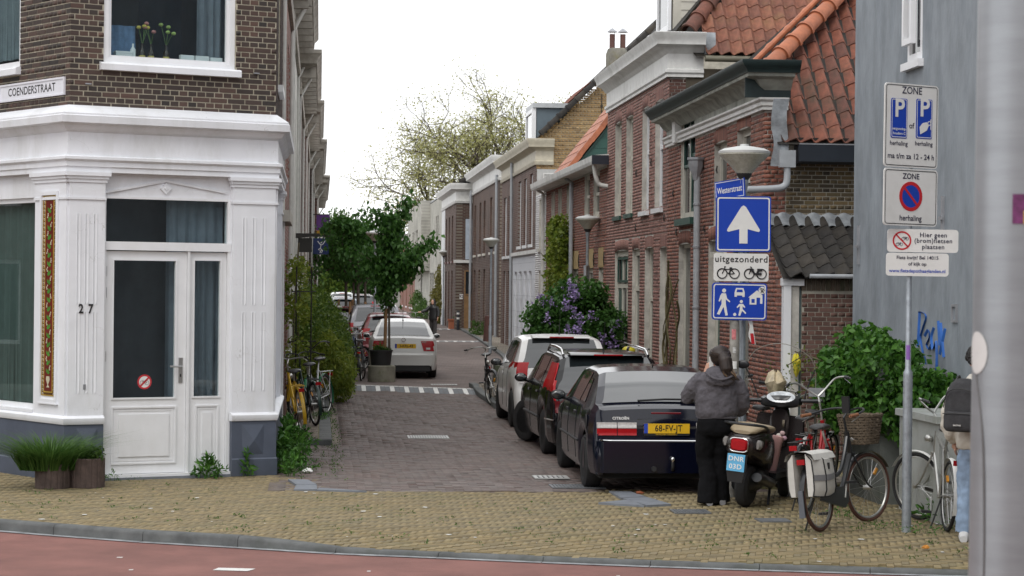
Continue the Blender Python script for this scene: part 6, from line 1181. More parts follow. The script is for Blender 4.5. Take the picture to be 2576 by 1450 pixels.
txt(o, 'ZONE', .075, 0, .20, m_slate, .0012); part('blue_disc', disc(0, .01, .115, .001, .003), m_sblue, o, smooth=False); part('red_ring', ring(0, .01, .108, .142, .001, .004), m_sred, o); part('red_bar', MB().prism([(-.088, .082), (-.072, .098), (.088, -.062), (.072, -.078)], .002, .0045), m_sred, o, smooth=False); txt(o, 'herhaling', .075, 0, -.2, m_slate, .001)
o = sgn(pp, 'no_cycles_sign', .68, .22, T(.12, -.05, 2.80) @ SCL(1, -1, 1) @ RY(R(.4)), m_swhite, None, .03)
part('red_ring', ring(-.2, 0, .075, .09, .001, .003), m_sred, o); part('red_bar', MB().prism([(-.262, .052), (-.252, .062), (-.138, -.052), (-.148, -.062)], .001, .003), m_sred, o, smooth=False); part('bicycle_symbol', bike_icon(-.17, .025, .065, .002, .003).join(bike_icon(-.225, -.03, .065, .002, .003)), m_slate, o)
for t, z in (('Hier geen', .055), ('(brom)fietsen', 0), ('plaatsen', -.058)): txt(o, t, .06, .1, z, m_slate, .0009, space=1.1)
o = sgn(pp, 'bicycle_depot_sign', .60, .22, T(.07, -.05, 2.572) @ SCL(1, -1, 1) @ RY(R(.4)), m_swhite, None, .03)
for t, z, c in (('Fiets kwijt? Bel 14015', .065, m_slate), ('of kijk op', .005, m_slate), ('www.fietsdepothaaglanden.nl', -.062, m_sblue)): txt(o, t, .046, 0, z, c, .0008)
part('sticker', MB().grid([[(.0465*math.sin(t)*.62, -.0465*math.cos(t)*.62, z) for t in np.linspace(-.9, .5, 6)] for z in (1.66, 1.8)]), pm('purple_sticker', (.25, .12, .42), .5), pp)
# the big pole close to the viewer
fp = thing('lamp_pole', 'large smooth grey metal pole standing close by at the edge', 'pole', T(1.398, 6.0, -.1) @ RY(R(.3)))
m_pole = pm('painted_metal_pole', (.33, .35, .37), .38, metal=.5, var=.08, scale=3, stretch=(1, 1, 8), bump=.05, bscale=30); part('shaft', MB().lathe([(.16, 0), (.16, .35), (.145, .5), (.138, 6), (.12, 8)], 40), m_pole, fp)
part('cable', MB().tube(catmull([(-.139, -.03, 1.5), (-.12, -.075, 1.6), (-.125, -.07, 2.0), (-.138, -.035, 2.2)], 5), .004, 6), pm('grey_cable', (.12, .12, .12), .6), fp)
def wrap(z0, z1, a0, a1, r=.1437): return MB().grid([[(r*math.sin(a), -r*math.cos(a), z) for a in np.linspace(a0, a1, 10)] for z in np.linspace(z0, z1, 4)])
stk_ = part('sticker', wrap(2.61, 2.69, R(-29), R(20)), pm('magenta_sticker', (.14, .03, .11), .5, var=.6, scale=30), fp); part('sticker_print', wrap(2.61, 2.645, R(-17), R(10), .1445), pm('yellow_sticker', (.5, .38, .06), .5, var=.4, scale=40), stk_); part('sticker', MB().grid([[(.1446*math.sin(a+.34*math.cos(t)*k), -.1446*math.cos(a+.34*math.cos(t)*k), 2.26+.058*math.sin(t)*k) for t in np.linspace(0, 2*math.pi, 22)] for k in (.02, .25, .5, .75, 1) for a in (R(-76),)]), m_swhite, fp)
# bollards
m_bblk = pm('bollard_black', (.02, .022, .028), .45, var=.1)
def bollard(label, l, s, h=.95):
    t = thing('bollard', label, 'bollard', T(*S(l, s)) @ RZ(TH), 'striped bollards'); part('post', MB().lathe([(.075, 0), (.075, h-.02), (.06, h), (.001, h)], 14), m_bblk, t)
    for z in (h*.55, h*.8): part('white_band', MB().lathe([(.0765, z), (.0765, z+.09)], 14), m_swhite, t)
bollard('black and white bollard nearest the terracotta planter', 6.75, 106.5); bollard('black and white bollard in front of the ivy covered corner', 6.95, 117); bollard('black and white bollard beside the far lamp', 6.2, 118); bollard('far black and white bollard on the left of the lane', 4.3, 127)
t = thing('rusty_post', 'leaning rusty brown steel post on the footway', 'post', T(*S(6.45, 84.5)) @ RZ(TH) @ RY(R(4))); part('tube', MB().lathe([(.13, 0), (.13, 1.05), (.11, 1.07), (.001, 1.07)], 14), pm('rust_brown', (.07, .028, .022), .7, var=.3), t)
# utility cabinets by the rendered wall
m_cab = pm('cabinet_grey', (.34, .355, .34), .6, var=.08, scale=3, dirt=((.16, .18, .12), .6, 2.4))
cb = thing('utility_cabinet', 'light grey utility cabinet behind the silver bicycle', 'cabinet', T(*S(6.28, 21.3, 0)) @ RZ(TH))
part('body', MB().box(-.12, .68, 0, 1.5, -.02, 1.0), m_cab, cb, smooth=False); part('lid', MB().box(-.16, .7, -.04, 1.54, 1.0, 1.07), m_cab, cb, smooth=False); part('handle', MB().ell((-.125, 1.1, .75), (.012, .03, .07), 8, 8), m_zinc, cb); part('vent', MB().box(-.123, -.12, .2, .5, .3, .33), m_black, cb, smooth=False)
cb2 = thing('concrete_cabinet', 'dark grey concrete transformer box under the ivy', 'cabinet', T(*S(6.12, 23.25, 0)) @ RZ(TH)); part('body', MB().box(-.05, .76, 0, 1.7, -.02, 1.35), pm('dark_concrete', (.12, .13, .12), .9, var=.25, scale=3, bump=.3, dirt=((.05, .07, .03), .7, 2)), cb2, smooth=False); part('cap', MB().box(-.09, .77, -.05, 1.74, 1.35, 1.43), m_grey, cb2, smooth=False)
q = MB()
for pts in ([(.18, 1.0), (.24, 1.25), (.3, 1.0)], [(.2, 1.08), (.29, 1.12)], [(.4, 1.22), (.36, 1.0)], [(.5, 1.2), (.38, 1.1), (.5, 1.0)]): q.join(MB().tube([(a, -.004, b) for a, b in pts], .014, 5))
part('black_scrawl', q, m_blk, cb2)
# drains and grates
m_castiron = pm('cast_iron', (.16, .17, .18), .5, metal=.5, var=.25, scale=20); m_hole = pm('drain_dark', (.006, .006, .006), .9)
def grate(label, l, s, w, d, n, mat=None, z=.004):
    t = thing('drain_grate', label, 'drain', T(*S(l, s, gz(s, l)+z)) @ RZ(TH), 'street drains'); part('frame', frame_mb(-w/2, w/2, -d/2, d/2, .02, 0, .012), mat or m_castiron, t, Matrix(((1, 0, 0, 0), (0, 0, 1, 0), (0, 1, 0, 0), (0, 0, 0, 1))), smooth=False); part('sump', MB().box(-w/2, w/2, -d/2, d/2, -.002, .001), m_hole, t, smooth=False)
    for i in range(n): x = -w/2+w*(i+.5)/n; part('bar', MB().box(x-w/n*.32, x+w/n*.32, -d/2+.02, d/2-.02, .001, .011), mat or m_castiron, t, smooth=False)
m_pale = pm('worn_steel', (.42, .42, .41), .5, metal=.3, var=.15)
grate('pale ribbed grate in the middle of the brown street', 1.67, 33.3, .62, .62, 16, m_pale); grate('cast grate in the street beside the dark blue car, farther of two', 2.82, 26.4, .42, .42, 7, m_pale); grate('wide cast grate in the street edge behind the dark blue car', 3.0, 25.2, .62, .45, 16); grate('steel grate in the yellow pavement by the standing woman', 3.85, 22.4, .38, .38, 12); grate('thin grate in the speed table by the silver saloon', 2.9, 50.7, .6, .4, 10, m_pale)
t = thing('manhole_cover', 'square inspection cover set in the yellow pavement', 'manhole', T(*S(4.55, 21.6, .006)) @ RZ(TH)); part('lid', MB().box(-.16, .16, -.16, .16, -.01, .006), m_castiron, t, smooth=False)
# concrete planter at the shop
pl = thing('concrete_planter', 'brown ribbed concrete planter with grasses against the shop plinth', 'planter', T(-5.0, 24.70, 0) @ RZ(R(18)))
m_rib = pm('ribbed_concrete', (.085, .06, .052), .9, var=.3, scale=10, bump=.5)
for cx, r_, h, z in ((.22, .2, .33, 0), (-.16, .2, .27, 0)):
    A_ = np.linspace(0, 2*math.pi, 73)[:-1]; rr_ = [r_*(1-.035*(1 if (k % 4) == 0 else 0)) for k in range(72)]
    q = MB(); q.grid([[(cx+rr_[k]*f*math.cos(a), rr_[k]*f*math.sin(a), zz) for k, a in enumerate(A_)] for f, zz in ((1, 0), (1, h-.01), (.97, h), (.86, h), (.84, h-.05))], close=True); part('pot', q, m_rib, pl, smooth=False); part('soil', MB().lathe([(.001, h-.04), (r_*.86, h-.05)], 20, T(cx, 0, 0)), pm('soil', (.03, .022, .015), .95), pl)
# tree planter in the street
tp = thing('tree_planter', 'round mossy concrete ring with black tub around the street tree', 'planter', T(*S(1.5, 52.4)) @ RZ(TH)); part('ring', MB().lathe([(.33, 0), (.33, .37), (.31, .39), (.24, .39), (.24, .3), (.001, .3)], 28), pm('mossy_concrete', (.20, .19, .15), .9, var=.25, scale=5, bump=.3, dirt=((.06, .09, .02), .8, 4)), tp); part('tub', MB().lathe([(.23, .38), (.27, .72), (.285, .72), (.285, .76), (.25, .76), (.24, .68), (.001, .68)], 28, T(-.02, 0, 0)), m_black, tp); part('stake', MB().tube([(.07, .0, .65), (.09, 0, 1.75)], .04, 10), pm('stake_wood', (.24, .13, .06), .8, var=.2), tp)
t2 = tag(link('terracotta_planter', MB().box(-.6, .6, -.25, .25, 0, .5).box(-.64, .64, -.29, .29, .42, .5).mesh('planter', False), pm('terracotta', (.33, .11, .055), .8, var=.15), None, T(*S(7.0, 108.5)) @ RZ(TH)), 'terracotta trough planter by the wooden door of the corner house', 'planter')
bn = thing('wooden_bench', 'weathered wooden bench against the brick house behind the estate car', 'bench', T(*S(5.95, 38.2, .07)) @ RZ(TH)); m_ww = pm('weathered_wood', (.17, .14, .11), .85, var=.25)
for k in range(3): part('backrest_slat', MB().box(.20, .23, -.75, .75, .55+k*.11, .64+k*.11), m_ww, bn, smooth=False); part('seat_slat', MB().box(-.22+k*.14, -.1+k*.14, -.75, .75, .42, .45), m_ww, bn, smooth=False)
for y in (-.65, .65):
    for x in (-.18, .2): part('leg', MB().box(x-.03, x+.03, y-.03, y+.03, 0, .9 if x > 0 else .42), m_ww, bn, smooth=False)
# ------------------------------------------------------------------ trees, shrubs, weeds
def leaves_mesh(name, P, size, droop=.3, asp=.5, up=.25, fold=.15, rng=RNG, outc=None, tint=None):
    n = len(P); P = np.asarray(P); d = rng.normal(size=(n, 3)); d[:, 2] -= droop*1.5
    if outc is not None: d += 1.2*(P-np.asarray(outc))/(np.linalg.norm(P-np.asarray(outc), axis=1, keepdims=True)+1e-6)
    d /= np.linalg.norm(d, axis=1, keepdims=True); nn = rng.normal(size=(n, 3)); nn[:, 2] += 1.2+up; s_ = np.cross(d, nn); s_ /= np.linalg.norm(s_, axis=1, keepdims=True)+1e-9; nn = np.cross(s_, d)
    L = (size*rng.uniform(.6, 1.25, n))[:, None]; w = L*asp
    V = np.stack([P, P+d*L*.45+s_*w*.5+nn*L*fold, P+d*L, P+d*L*.45-s_*w*.5+nn*L*fold], 1).reshape(-1, 3)
    F_ = np.arange(n)[:, None]*4; Fc = np.concatenate([F_+np.array([[0, 1, 2]]), F_+np.array([[0, 2, 3]])], 1).reshape(-1, 3)
    return raw_mesh(name, V, Fc, np.repeat(rng.random(n)**1.3 if tint is None else tint, 2), smooth=False)
def clumps(centers, radii, per, rng=RNG, shell=.5):
    out = []
    for c, r in zip(centers, radii):
        v = rng.normal(size=(per, 3)); v /= np.linalg.norm(v, axis=1, keepdims=True); out.append(np.asarray(c)+v*(np.asarray(r)*(rng.uniform(shell, 1.1, (per, 1)))))
    return np.concatenate(out)
def ell_pts(n, c, r, rng=RNG, lo=.55, flat=None):
    v = rng.normal(size=(n, 3)); v /= np.linalg.norm(v, axis=1, keepdims=True); return np.asarray(c)+v*np.asarray(r)*(rng.uniform(lo**3, 1, (n, 1))**(1/3))
g_dark = leafmat('leaf_dark_green', (.032, .095, .018), (.085, .20, .038), .4); g_mid = leafmat('leaf_mid_green', (.04, .095, .016), (.10, .18, .035)); g_pale = leafmat('leaf_young_green', (.30, .31, .11), (.52, .50, .24), .62); g_yel = leafmat('leaf_yellow_green', (.10, .16, .02), (.24, .28, .04), .45); g_grass = leafmat('grass_green', (.03, .09, .015), (.10, .19, .04)); g_ivy = leafmat('ivy_green', (.03, .10, .015), (.10, .24, .035)); g_brz = leafmat('bronze_green', (.10, .09, .015), (.16, .15, .03)); g_lil = leafmat('lilac_flower', (.27, .19, .42), (.50, .42, .66), .2); g_hedge = leafmat('hedge_green', (.045, .10, .014), (.15, .215, .032), .42)
m_bark = pm('bark', (.075, .06, .045), .9, var=.3, scale=12, bump=.4); m_twig = pm('twig', (.10, .085, .05), .9, var=.3)
def branch_tree(root_pts, rng, depth, spread, ratio, n_child, out, tips, r0, up=.25):
    """recursive limbs: list of (points, radii) in out, twig ends in tips"""
    def grow(p, d, L, r, k):
        pts = [p]; dd = d.copy(); q = p.copy()
        for i in range(3):
            dd = dd+rng.normal(size=3)*.16; dd[2] += up*.12; dd /= np.linalg.norm(dd); q = q+dd*L/3; pts.append(q.copy())
        out.append((pts, [r, r*.88, r*.76, r*.66]))
        if k <= 2: tips.extend(pts[1:])
        if k == 0: return
        for j in range(n_child):
            nd = dd+rng.normal(size=3)*spread; nd[2] += up; nd /= np.linalg.norm(nd); t = rng.integers(1, 4); grow(pts[t] if j else pts[3], nd, L*ratio*rng.uniform(.8, 1.15), r*.62, k-1)
    for p, d, L in root_pts: grow(np.asarray(p, float), np.asarray(d, float)/np.linalg.norm(d), L, r0, depth)
def tree(name, label, M, trunk, roots, depth, spread, ratio, nch, r0, leafm, lsize, per, lr, seed, group=None, extra=None, up=.25, droop=.3, asp=.55):
    rng = np.random.default_rng(seed); t = thing(name, label, 'tree', M, group); out = []; tips = []; branch_tree(roots, rng, depth, spread, ratio, nch, out, tips, r0, up)
    q = MB(); q.tube(trunk[0], trunk[1], 10); part('trunk', q, m_bark, t); q = MB()
    for pts, rs in out: q.tube(pts, rs, 5 if rs[0] < r0*.4 else 7, cap=False)
    part('branches', q, m_bark, t, kind='stuff'); P = np.asarray(tips); P = np.repeat(P, per, 0); P = P+rng.normal(size=P.shape)*lr
    if extra is not None: P = np.concatenate([P, extra(rng)])
    link('crown', leaves_mesh('crown', P, lsize, droop, asp, rng=rng), leafm, t, kind='stuff'); return t
big = tree('plane_tree', 'large open crowned tree in young pale leaf behind the roofs', T(*S(16.8, 198, 0)) @ RZ(TH) @ SCL(1.18, 1.1, 1), ([(0, 0, 0), (.2, 0, 4), (0, 0, 8)], [.6, .5, .42]), [((0, 0, 7.5), (-.75, 0, .62), 4.4), ((0, 0, 8), (-.15, .3, 1), 4.6), ((0, 0, 8), (.4, -.2, .9), 4.2), ((0, 0, 7), (-.95, .3, .32), 4.4), ((0, 0, 7.6), (.75, .2, .6), 3.4), ((0, 0, 8), (-.45, -.4, .9), 4.7), ((0, 0, 8), (-.3, .5, .95), 4.6), ((0, 0, 7.4), (-.6, -.5, .45), 4.2)], 5, .55, .75, 3, .20, g_pale, .22, 3, .45, 14, up=.10)
def st_extra(segs, n, r):
    def f(rng):
        out = []
        for a, b, k in segs: t = rng.random((int(n*k), 1)); out.append(np.asarray(a)*(1-t)+np.asarray(b)*t+rng.normal(size=(int(n*k), 3))*r)
        return np.concatenate(out)
    return f
tree('street_tree', 'young street tree with big drooping leaves rising from the round planter', T(*S(1.58, 52.4)) @ RZ(TH), ([(.1, 0, .7), (.08, 0, 1.8), (.05, 0, 2.6), (.1, 0, 3.5)], [.03, .028, .025, .02]), [((.05, 0, 2.1), (.5, .1, .7), .6), ((.05, 0, 2.5), (-.5, .2, .7), .5), ((.08, 0, 3), (.2, 0, 1), .6), ((.08, 0, 2.8), (-.15, .1, 1), .6)], 2, .4, .75, 2, .018, g_dark, .15, 6, .08, 5, 'street trees', st_extra([((.05, 0, 1.85), (.1, 0, 3.9), 2.2), ((.1, 0, 2.3), (.55, 0, 3.0), 1), ((.5, 0, 2.95), (1.15, .1, 3.45), .7), ((.2, 0, 2.4), (.8, 0, 2.9), .6), ((.1, 0, 3.4), (.35, .1, 4.0), .5), ((.35, .1, 4.0), (.62, .1, 4.42), .35), ((.05, 0, 3.3), (-.3, 0, 4.1), .5), ((0, 0, 2.2), (-.35, .1, 2.9), .7)], 420, .11), droop=1.1, asp=.62)
for i, (l, s, lab, sd) in enumerate(((1.25, 72, 'street tree in dense dark leaf left of the far lamp, nearest pair', 21), (.95, 80, 'street tree behind the first pair, left of the lane', 22), (1.9, 92, 'street tree in dark leaf behind the planter tree', 23), (1.6, 104, 'street tree over the farthest parked cars', 24))):
    sp = .75 if i < 2 else .95
    tree('street_tree', lab, T(*S(l, s)) @ RZ(TH), ([(0, 0, 0), (.03, 0, 1.2), (0, 0, 2.4)], [.07, .06, .05]), [((0, 0, 2.2), (.5, .1, .8), .9), ((0, 0, 2.3), (-.5, .2, .8), .9), ((0, 0, 2.4), (.1, .4, 1), 1.0), ((0, 0, 2.4), (-.1, -.4, 1), 1.0)], 3, .45, .72, 2, .035, g_dark, .17, 8, .16, sd, 'street trees', lambda rng, sp=sp: np.concatenate([ell_pts(950, (0, 0, 3.15), (sp*1.15, sp, .8), rng), ell_pts(500, (.1, 0, 3.9), (sp*.6, .5, .5), rng), ell_pts(300, (-.5, 0, 4.3), (.5, .4, .25), rng)]), droop=.9, asp=.6)
    if i < 2:
        for dx in (-.25, .25): tag(link('tree_stake', MB().tube([(dx, 0, 0), (dx, 0, 1.7)], .045, 8).mesh('stake'), pm('stake_wood', None), None, T(*S(l, s)) @ RZ(TH)), ['round wooden stake left of the', 'round wooden stake right of the'][dx > 0]+[' nearer leafy street tree', ' second leafy street tree'][i], 'stake', 'tree stakes')
def bush(name, label, cat, M, centers, radii, per, leafm, lsize, seed, stem=None, droop=.2, asp=.5, group=None, shell=.5, up=.25):
    rng = np.random.default_rng(seed); t = thing(name, label, cat, M, group); link('foliage', leaves_mesh('foliage', clumps(centers, radii, per, rng, shell), lsize, droop, asp, up=up, rng=rng), leafm, t, kind='stuff')
    if stem: 
        for s_ in stem: part('stem', MB().tube(catmull(s_[0], 4), s_[1], 6), m_twig, t)
    return t
rg = np.random.default_rng(3)
# left hedge: big bush, climber, bright wisteria
def hull(n, boxes, rng, r=(.16, .3)):
    C = []; 
    for (c, rr, w) in boxes: C.append(ell_pts(int(n*w), c, rr, rng, .7))
    C = np.concatenate(C); return C, rng.uniform(*r, len(C))
LM = T(*S(0, 40, 0)) @ RZ(TH)
C, Rr = hull(330, [((.0, 8.5, .95), (.55, 4.2, .95), 1), ((.25, 11, .65), (.45, 2.5, .75), .5), ((-.2, 2.5, 1.2), (.33, 3.0, .9), .7), ((-.15, 5, 1.75), (.35, 2.4, .45), .3)], rg, (.13, .26))
bush('hedge', 'big dark green facade hedge along the left house fronts', 'hedge', LM, C, Rr, 55, g_hedge, .085, 4, [([(-.3, 4, 0), (-.2, 4.2, .8), (-.1, 5, 1.6)], .03), ([(-.2, 9, 0), (-.1, 9.3, .7), (.1, 9.5, 1.4)], .03), ([(0, 12, 0), (.1, 12.2, .6), (.2, 12.1, 1.1)], .03)])
C, Rr = hull(44, [((-.38, -4, 1.8), (.17, 1.1, 1.1), 1), ((-.33, -2.5, 2.2), (.15, .9, .6), .4)], rg, (.07, .17)); bush('climbing_shrub', 'airy yellow green climber against the brick beside the bicycles', 'shrub', LM, C, Rr, 26, g_yel, .09, 6, [([(-.4, -4, 0), (-.42, -4, 1.5), (-.35, -3.6, 3)], .015), ([(-.3, -3.2, 0), (-.35, -3, 1.5), (-.3, -2.8, 2.8)], .015)])
C, Rr = hull(80, [((.12, .2, 1.0), (.34, .9, .4), 1), ((.35, 3.2, .5), (.3, 1.2, .4), .7), ((.5, 10.5, .45), (.3, 1.6, .35), .5)], rg, (.1, .2)); bush('wisteria', 'bright yellow green feathery shrub behind the white and green bicycle', 'shrub', LM, C, Rr, 45, g_yel, .10, 7, droop=.9, asp=.35)
tr = thing('plant_trellis', 'thin black iron trellis rising from the left hedge', 'trellis', T(*S(-.25, 35.4, 0)) @ RZ(TH))
for x in (-.12, .12): part('upright', MB().tube([(x, 0, 0), (x, 0, 2.6)], .012, 5), m_iron, tr)
for z in (.6, 1.4, 2.2): part('rung', MB().tube([(-.2, 0, z), (.2, 0, z)], .01, 5), m_iron, tr)
# lilac on the build-out
C, Rr = hull(190, [((0, 0, 1.25), (1.0, .9, .95), 1), ((-.55, -.2, 1.25), (.5, .5, .8), .4), ((.6, .1, 1.2), (.45, .5, .7), .35), ((.1, 0, 2.05), (.5, .5, .3), .25)], rg, (.12, .24))
lil = bush('lilac_bush', 'lilac bush with purple flower heads behind the white hatchback', 'shrub', T(*S(5.25, 44.6, .08)) @ RZ(TH), C, Rr, 42, g_dark, .105, 8, [([(0, 0, 0), (.1, 0, .6), (.4, .1, 1.5)], .03), ([(-.1, 0, 0), (-.2, 0, .6), (-.6, 0, 1.5)], .03), ([(0, .1, 0), (0, 0, .8), (.05, 0, 1.9)], .03)], asp=.62, droop=.5)
rr2 = np.random.default_rng(12)
for i in range(46):
    a = rr2.uniform(0, 2*math.pi); z = rr2.uniform(-.75, 1); k = math.sqrt(max(0, 1-z*z)); c = np.array([1.02*k*math.cos(a)-.08, -abs(.95*k*math.sin(a)) if rr2.random() < .85 else .9*k*math.sin(a), 1.25+1.0*z]); n = 34
    h = rr2.random(n); P = c+np.stack([rr2.normal(size=n)*.06*(1.1-h), -.06+rr2.normal(size=n)*.06*(1.1-h), (h-.4)*.23], 1)
    link('flower_head', leaves_mesh('flower_head', P, .055, .1, .9, rng=rr2), g_lil, lil)
# vine on the low house, wisteria on the modern block, far shrubs
C, Rr = hull(80, [((-.15, 0, 3.4), (.22, 1.5, .75), 1), ((-.12, 1.2, 2.5), (.15, 1.2, .8), .5), ((-.15, -1, 2.2), (.15, .5, .9), .3)], rg, (.08, .2)); bush('wall_vine', 'yellow green grape vine climbing the low brick house', 'vine', T(*S(6.2, 55.2, 0)) @ RZ(TH), C, Rr, 26, g_yel, .11, 9, [([(-.05, 0, 0), (-.06, .1, 1.5), (-.08, 0, 3.4)], .03), ([(-.08, 0, 3.0), (-.15, 1.6, 2.9), (-.3, 3, 3.2)], .012)], asp=.8)
C, Rr = hull(110, [((-.2, 0, 1.5), (.5, 2.6, 1.5), 1), ((-.1, 0, 2.8), (.4, 2.0, .7), .4)], rg, (.15, .35)); bush('wisteria_wall', 'bronze green climber covering the corner by the far lamp', 'shrub', T(*S(7.0, 121, 0)) @ RZ(TH), C, Rr, 34, g_brz, .17, 10, droop=.8)
C, Rr = hull(80, [((0, 0, .6), (.5, 3.5, .8), 1), ((-.2, 6, .9), (.4, 2, 1.0), .6)], rg, (.15, .3)); bush('front_shrub', 'mid green shrubs at the foot of the pale modern block', 'shrub', T(*S(6.6, 138, 0)) @ RZ(TH), C, Rr, 30, g_mid, .15, 11)
C, Rr = hull(30, [((0, 0, .3), (.35, .5, .3), 1)], rg, (.08, .16)); bush('pot_plant', 'low green plants in the terracotta trough', 'plant', T(*S(7.0, 108.4, .5)) @ RZ(TH), C, Rr, 24, g_mid, .1, 13); bush('kerb_weeds', 'straggly green weeds at the foot of the dark terrace house', 'plant', T(*S(7.0, 96, .0)) @ RZ(TH), C*np.array([1, 5, 1.2]), Rr, 30, g_mid, .11, 14)
bush('hedge_far', 'far green garden hedge under the left street trees', 'hedge', T(*S(-.1, 66, 0)) @ RZ(TH), hull(120, [((0, 0, .8), (.6, 9, 1.1), 1)], rg, (.2, .4))[0], np.full(120, .3), 30, g_hedge, .15, 15)
for i, (l, s, h, w, lab, gm) in enumerate(((2.1, 262, 11.5, 1.9, 'slim poplar standing tall beyond the end of the street', g_mid), (-.9, 250, 6.8, 1.8, 'small pale tree left of the poplar at the street end', g_pale), (6.2, 240, 6.6, 2.6, 'round green tree behind the end house, right of the poplar', g_mid), (9.5, 205, 6.8, 2.0, 'bushy tree over the far end of the lane', g_mid), (4.5, 198, 4.2, 2.4, 'low bushy tree closing the far lane', g_dark), (0.6, 196, 3.6, 2.0, 'low bush left at the far street end', g_hedge))):
    rng = np.random.default_rng(60+i); t = thing('far_tree', lab, 'tree', T(*S(l, s, .3)) @ RZ(TH), 'trees at the street end'); part('trunk', MB().tube([(0, 0, 0), (0, 0, h*.5)], [.25, .15], 8), m_bark, t)
    C = ell_pts(110, (0, 0, h*.56), (w*.95, w*.95, h*.42), rng, .6); link('crown', leaves_mesh('crown', clumps(C, np.full(len(C), .55), 34, rng), .38, .2, .6, rng=rng), gm, t, kind='stuff')
# ivy over the concrete cabinet
C, Rr = hull(150, [((.05, .6, 1.45), (.5, .85, .42), 1), ((-.12, .9, 1.15), (.35, .9, .4), .6), ((.5, -.1, 1.15), (.25, .4, .3), .35), ((.1, -.05, 1.05), (.3, .2, .35), .25), ((.45, -.35, .65), (.12, .15, .4), .2)], rg, (.07, .16)); bush('ivy', 'mass of bright green ivy spilling over the concrete box', 'ivy', T(*S(6.1, 23.3, 0)) @ RZ(TH), C, Rr, 36, g_ivy, .085, 16, [([(.3, .3, .1), (-.2, .6, 1.3), (-.75, 1.0, 1.62)], .008), ([(.2, .4, 1.2), (-.3, .9, 1.7), (-.8, 1.2, 1.45)], .006)], asp=.75, droop=.7)
C = np.array([(-.55, 1.0, 1.5), (-.7, 1.1, 1.42), (-.85, 1.2, 1.3), (-.5, .8, 1.3), (-.65, 1.2, 1.6), (-.95, 1.3, 1.38), (-.6, .9, 1.15), (-.75, 1.0, 1.2)]); bush('ivy_sprays', 'thin pale ivy sprays reaching left over the brick wall', 'ivy', T(*S(6.1, 23.3, 0)) @ RZ(TH), C, np.full(len(C), .13), 16, g_yel, .05, 17)
# twisting vine stems on the red brick corner house
vs = thing('vine_stems', 'bare twisting vine stems on the red brick between the windows', 'vine', T(*S(6.18, 37.6, 0)) @ RZ(TH)); rv = random.Random(4)
for k in range(7):
    y0 = rv.uniform(-.9, 1.2); pts = [(0, y0, .1)]
    for z in np.linspace(.5, rv.uniform(2.0, 3.0), 7): y0 += rv.uniform(-.28, .28); pts.append((-.02-rv.random()*.08, y0, z))
    part('stem', MB().tube(catmull(pts, 4), rv.uniform(.008, .022), 6), pm('vine_bark', (.10, .085, .035), .9, var=.3), vs)
# grasses, weeds
def blades(n, c, rr, h, rng, lean=.35, w=.007):
    V = []; F_ = []; 
    for i in range(n):
        a = rng.uniform(0, 2*math.pi); r_ = math.sqrt(rng.random()); b = np.array([c[0]+rr[0]*r_*math.cos(a), c[1]+rr[1]*r_*math.sin(a), c[2]]); H = h*rng.uniform(.5, 1.15); d = np.array([math.cos(a), math.sin(a), 0])*lean*H*rng.uniform(.2, 1.6)*(.4+r_); s_ = np.array([-math.sin(a+rng.normal()*.8), math.cos(a), 0])*w*rng.uniform(.7, 1.6); k = len(V)
        for t in (0, .4, .75, 1): p = b+d*t*t*1.1+np.array([0, 0, H*(t-.38*t*t*min(1, lean*2))]); V += [p-s_*(1-t*.92), p+s_*(1-t*.92)]
        F_ += [(k, k+1, k+3, k+2), (k+2, k+3, k+5, k+4), (k+4, k+5, k+7, k+6)]
    return raw_mesh('blades', np.array(V), np.array(F_), rng.random(len(F_)))
rb = np.random.default_rng(33)
pg = thing('ornamental_grass', 'tall drooping grass growing in the concrete planter', 'plant', T(-5.0, 24.70, 0) @ RZ(R(18))); link('blades', blades(1500, (-.2, 0, .2), (.33, .2), .58, rb, .7, .006), g_grass, pg, kind='stuff')
bush('planter_parsley', 'low curly green herb in the planter beside the grass', 'plant', T(-5.0, 24.70, 0) @ RZ(R(18)), ell_pts(26, (.22, 0, .36), (.19, .16, .06), rb), np.full(26, .06), 34, g_mid, .035, 18, asp=.8)
def weed(label, x, y, h, r, n, mat=None, seed=0, leafy=True):
    t = thing('weed', label, 'plant', T(x, y, 0), 'weeds'); rng = np.random.default_rng(seed)
    if leafy: link('leaves', leaves_mesh('leaves', np.concatenate([ell_pts(n, (0, 0, h*.35), (r, r, h*.35), rng, .1), ell_pts(n//3, (0, 0, h*.75), (r*.35, r*.35, h*.3), rng, .1)]), min(.11, h*.35), .2, .35, rng=rng, outc=(0, 0, 0)), mat or g_ivy, t, kind='stuff')
    link('blades', blades(max(8, n//6), (0, 0, 0), (r*.6, r*.6), h, rng, .3, .004), g_grass, t, kind='stuff')
fd = lambda a, o: A2+dAB*a+Vector((dAB.y, -dAB.x))*o
for a, o, h, r, n, lab in ((1.72, .12, .26, .2, 130, 'leafy thistle weed growing by the side light of the door'), (2.2, .12, .28, .07, 40, 'thin feathery weed in front of the slate blue plinth'), (.52, .1, .13, .12, 20, 'grass tuft at the foot of the white door'), (.75, .22, .05, .3, 60, 'low moss and weeds in the joints before the door')): p = fd(a, o); weed(lab, p.x, p.y, h, r, n, seed=int(a*100))
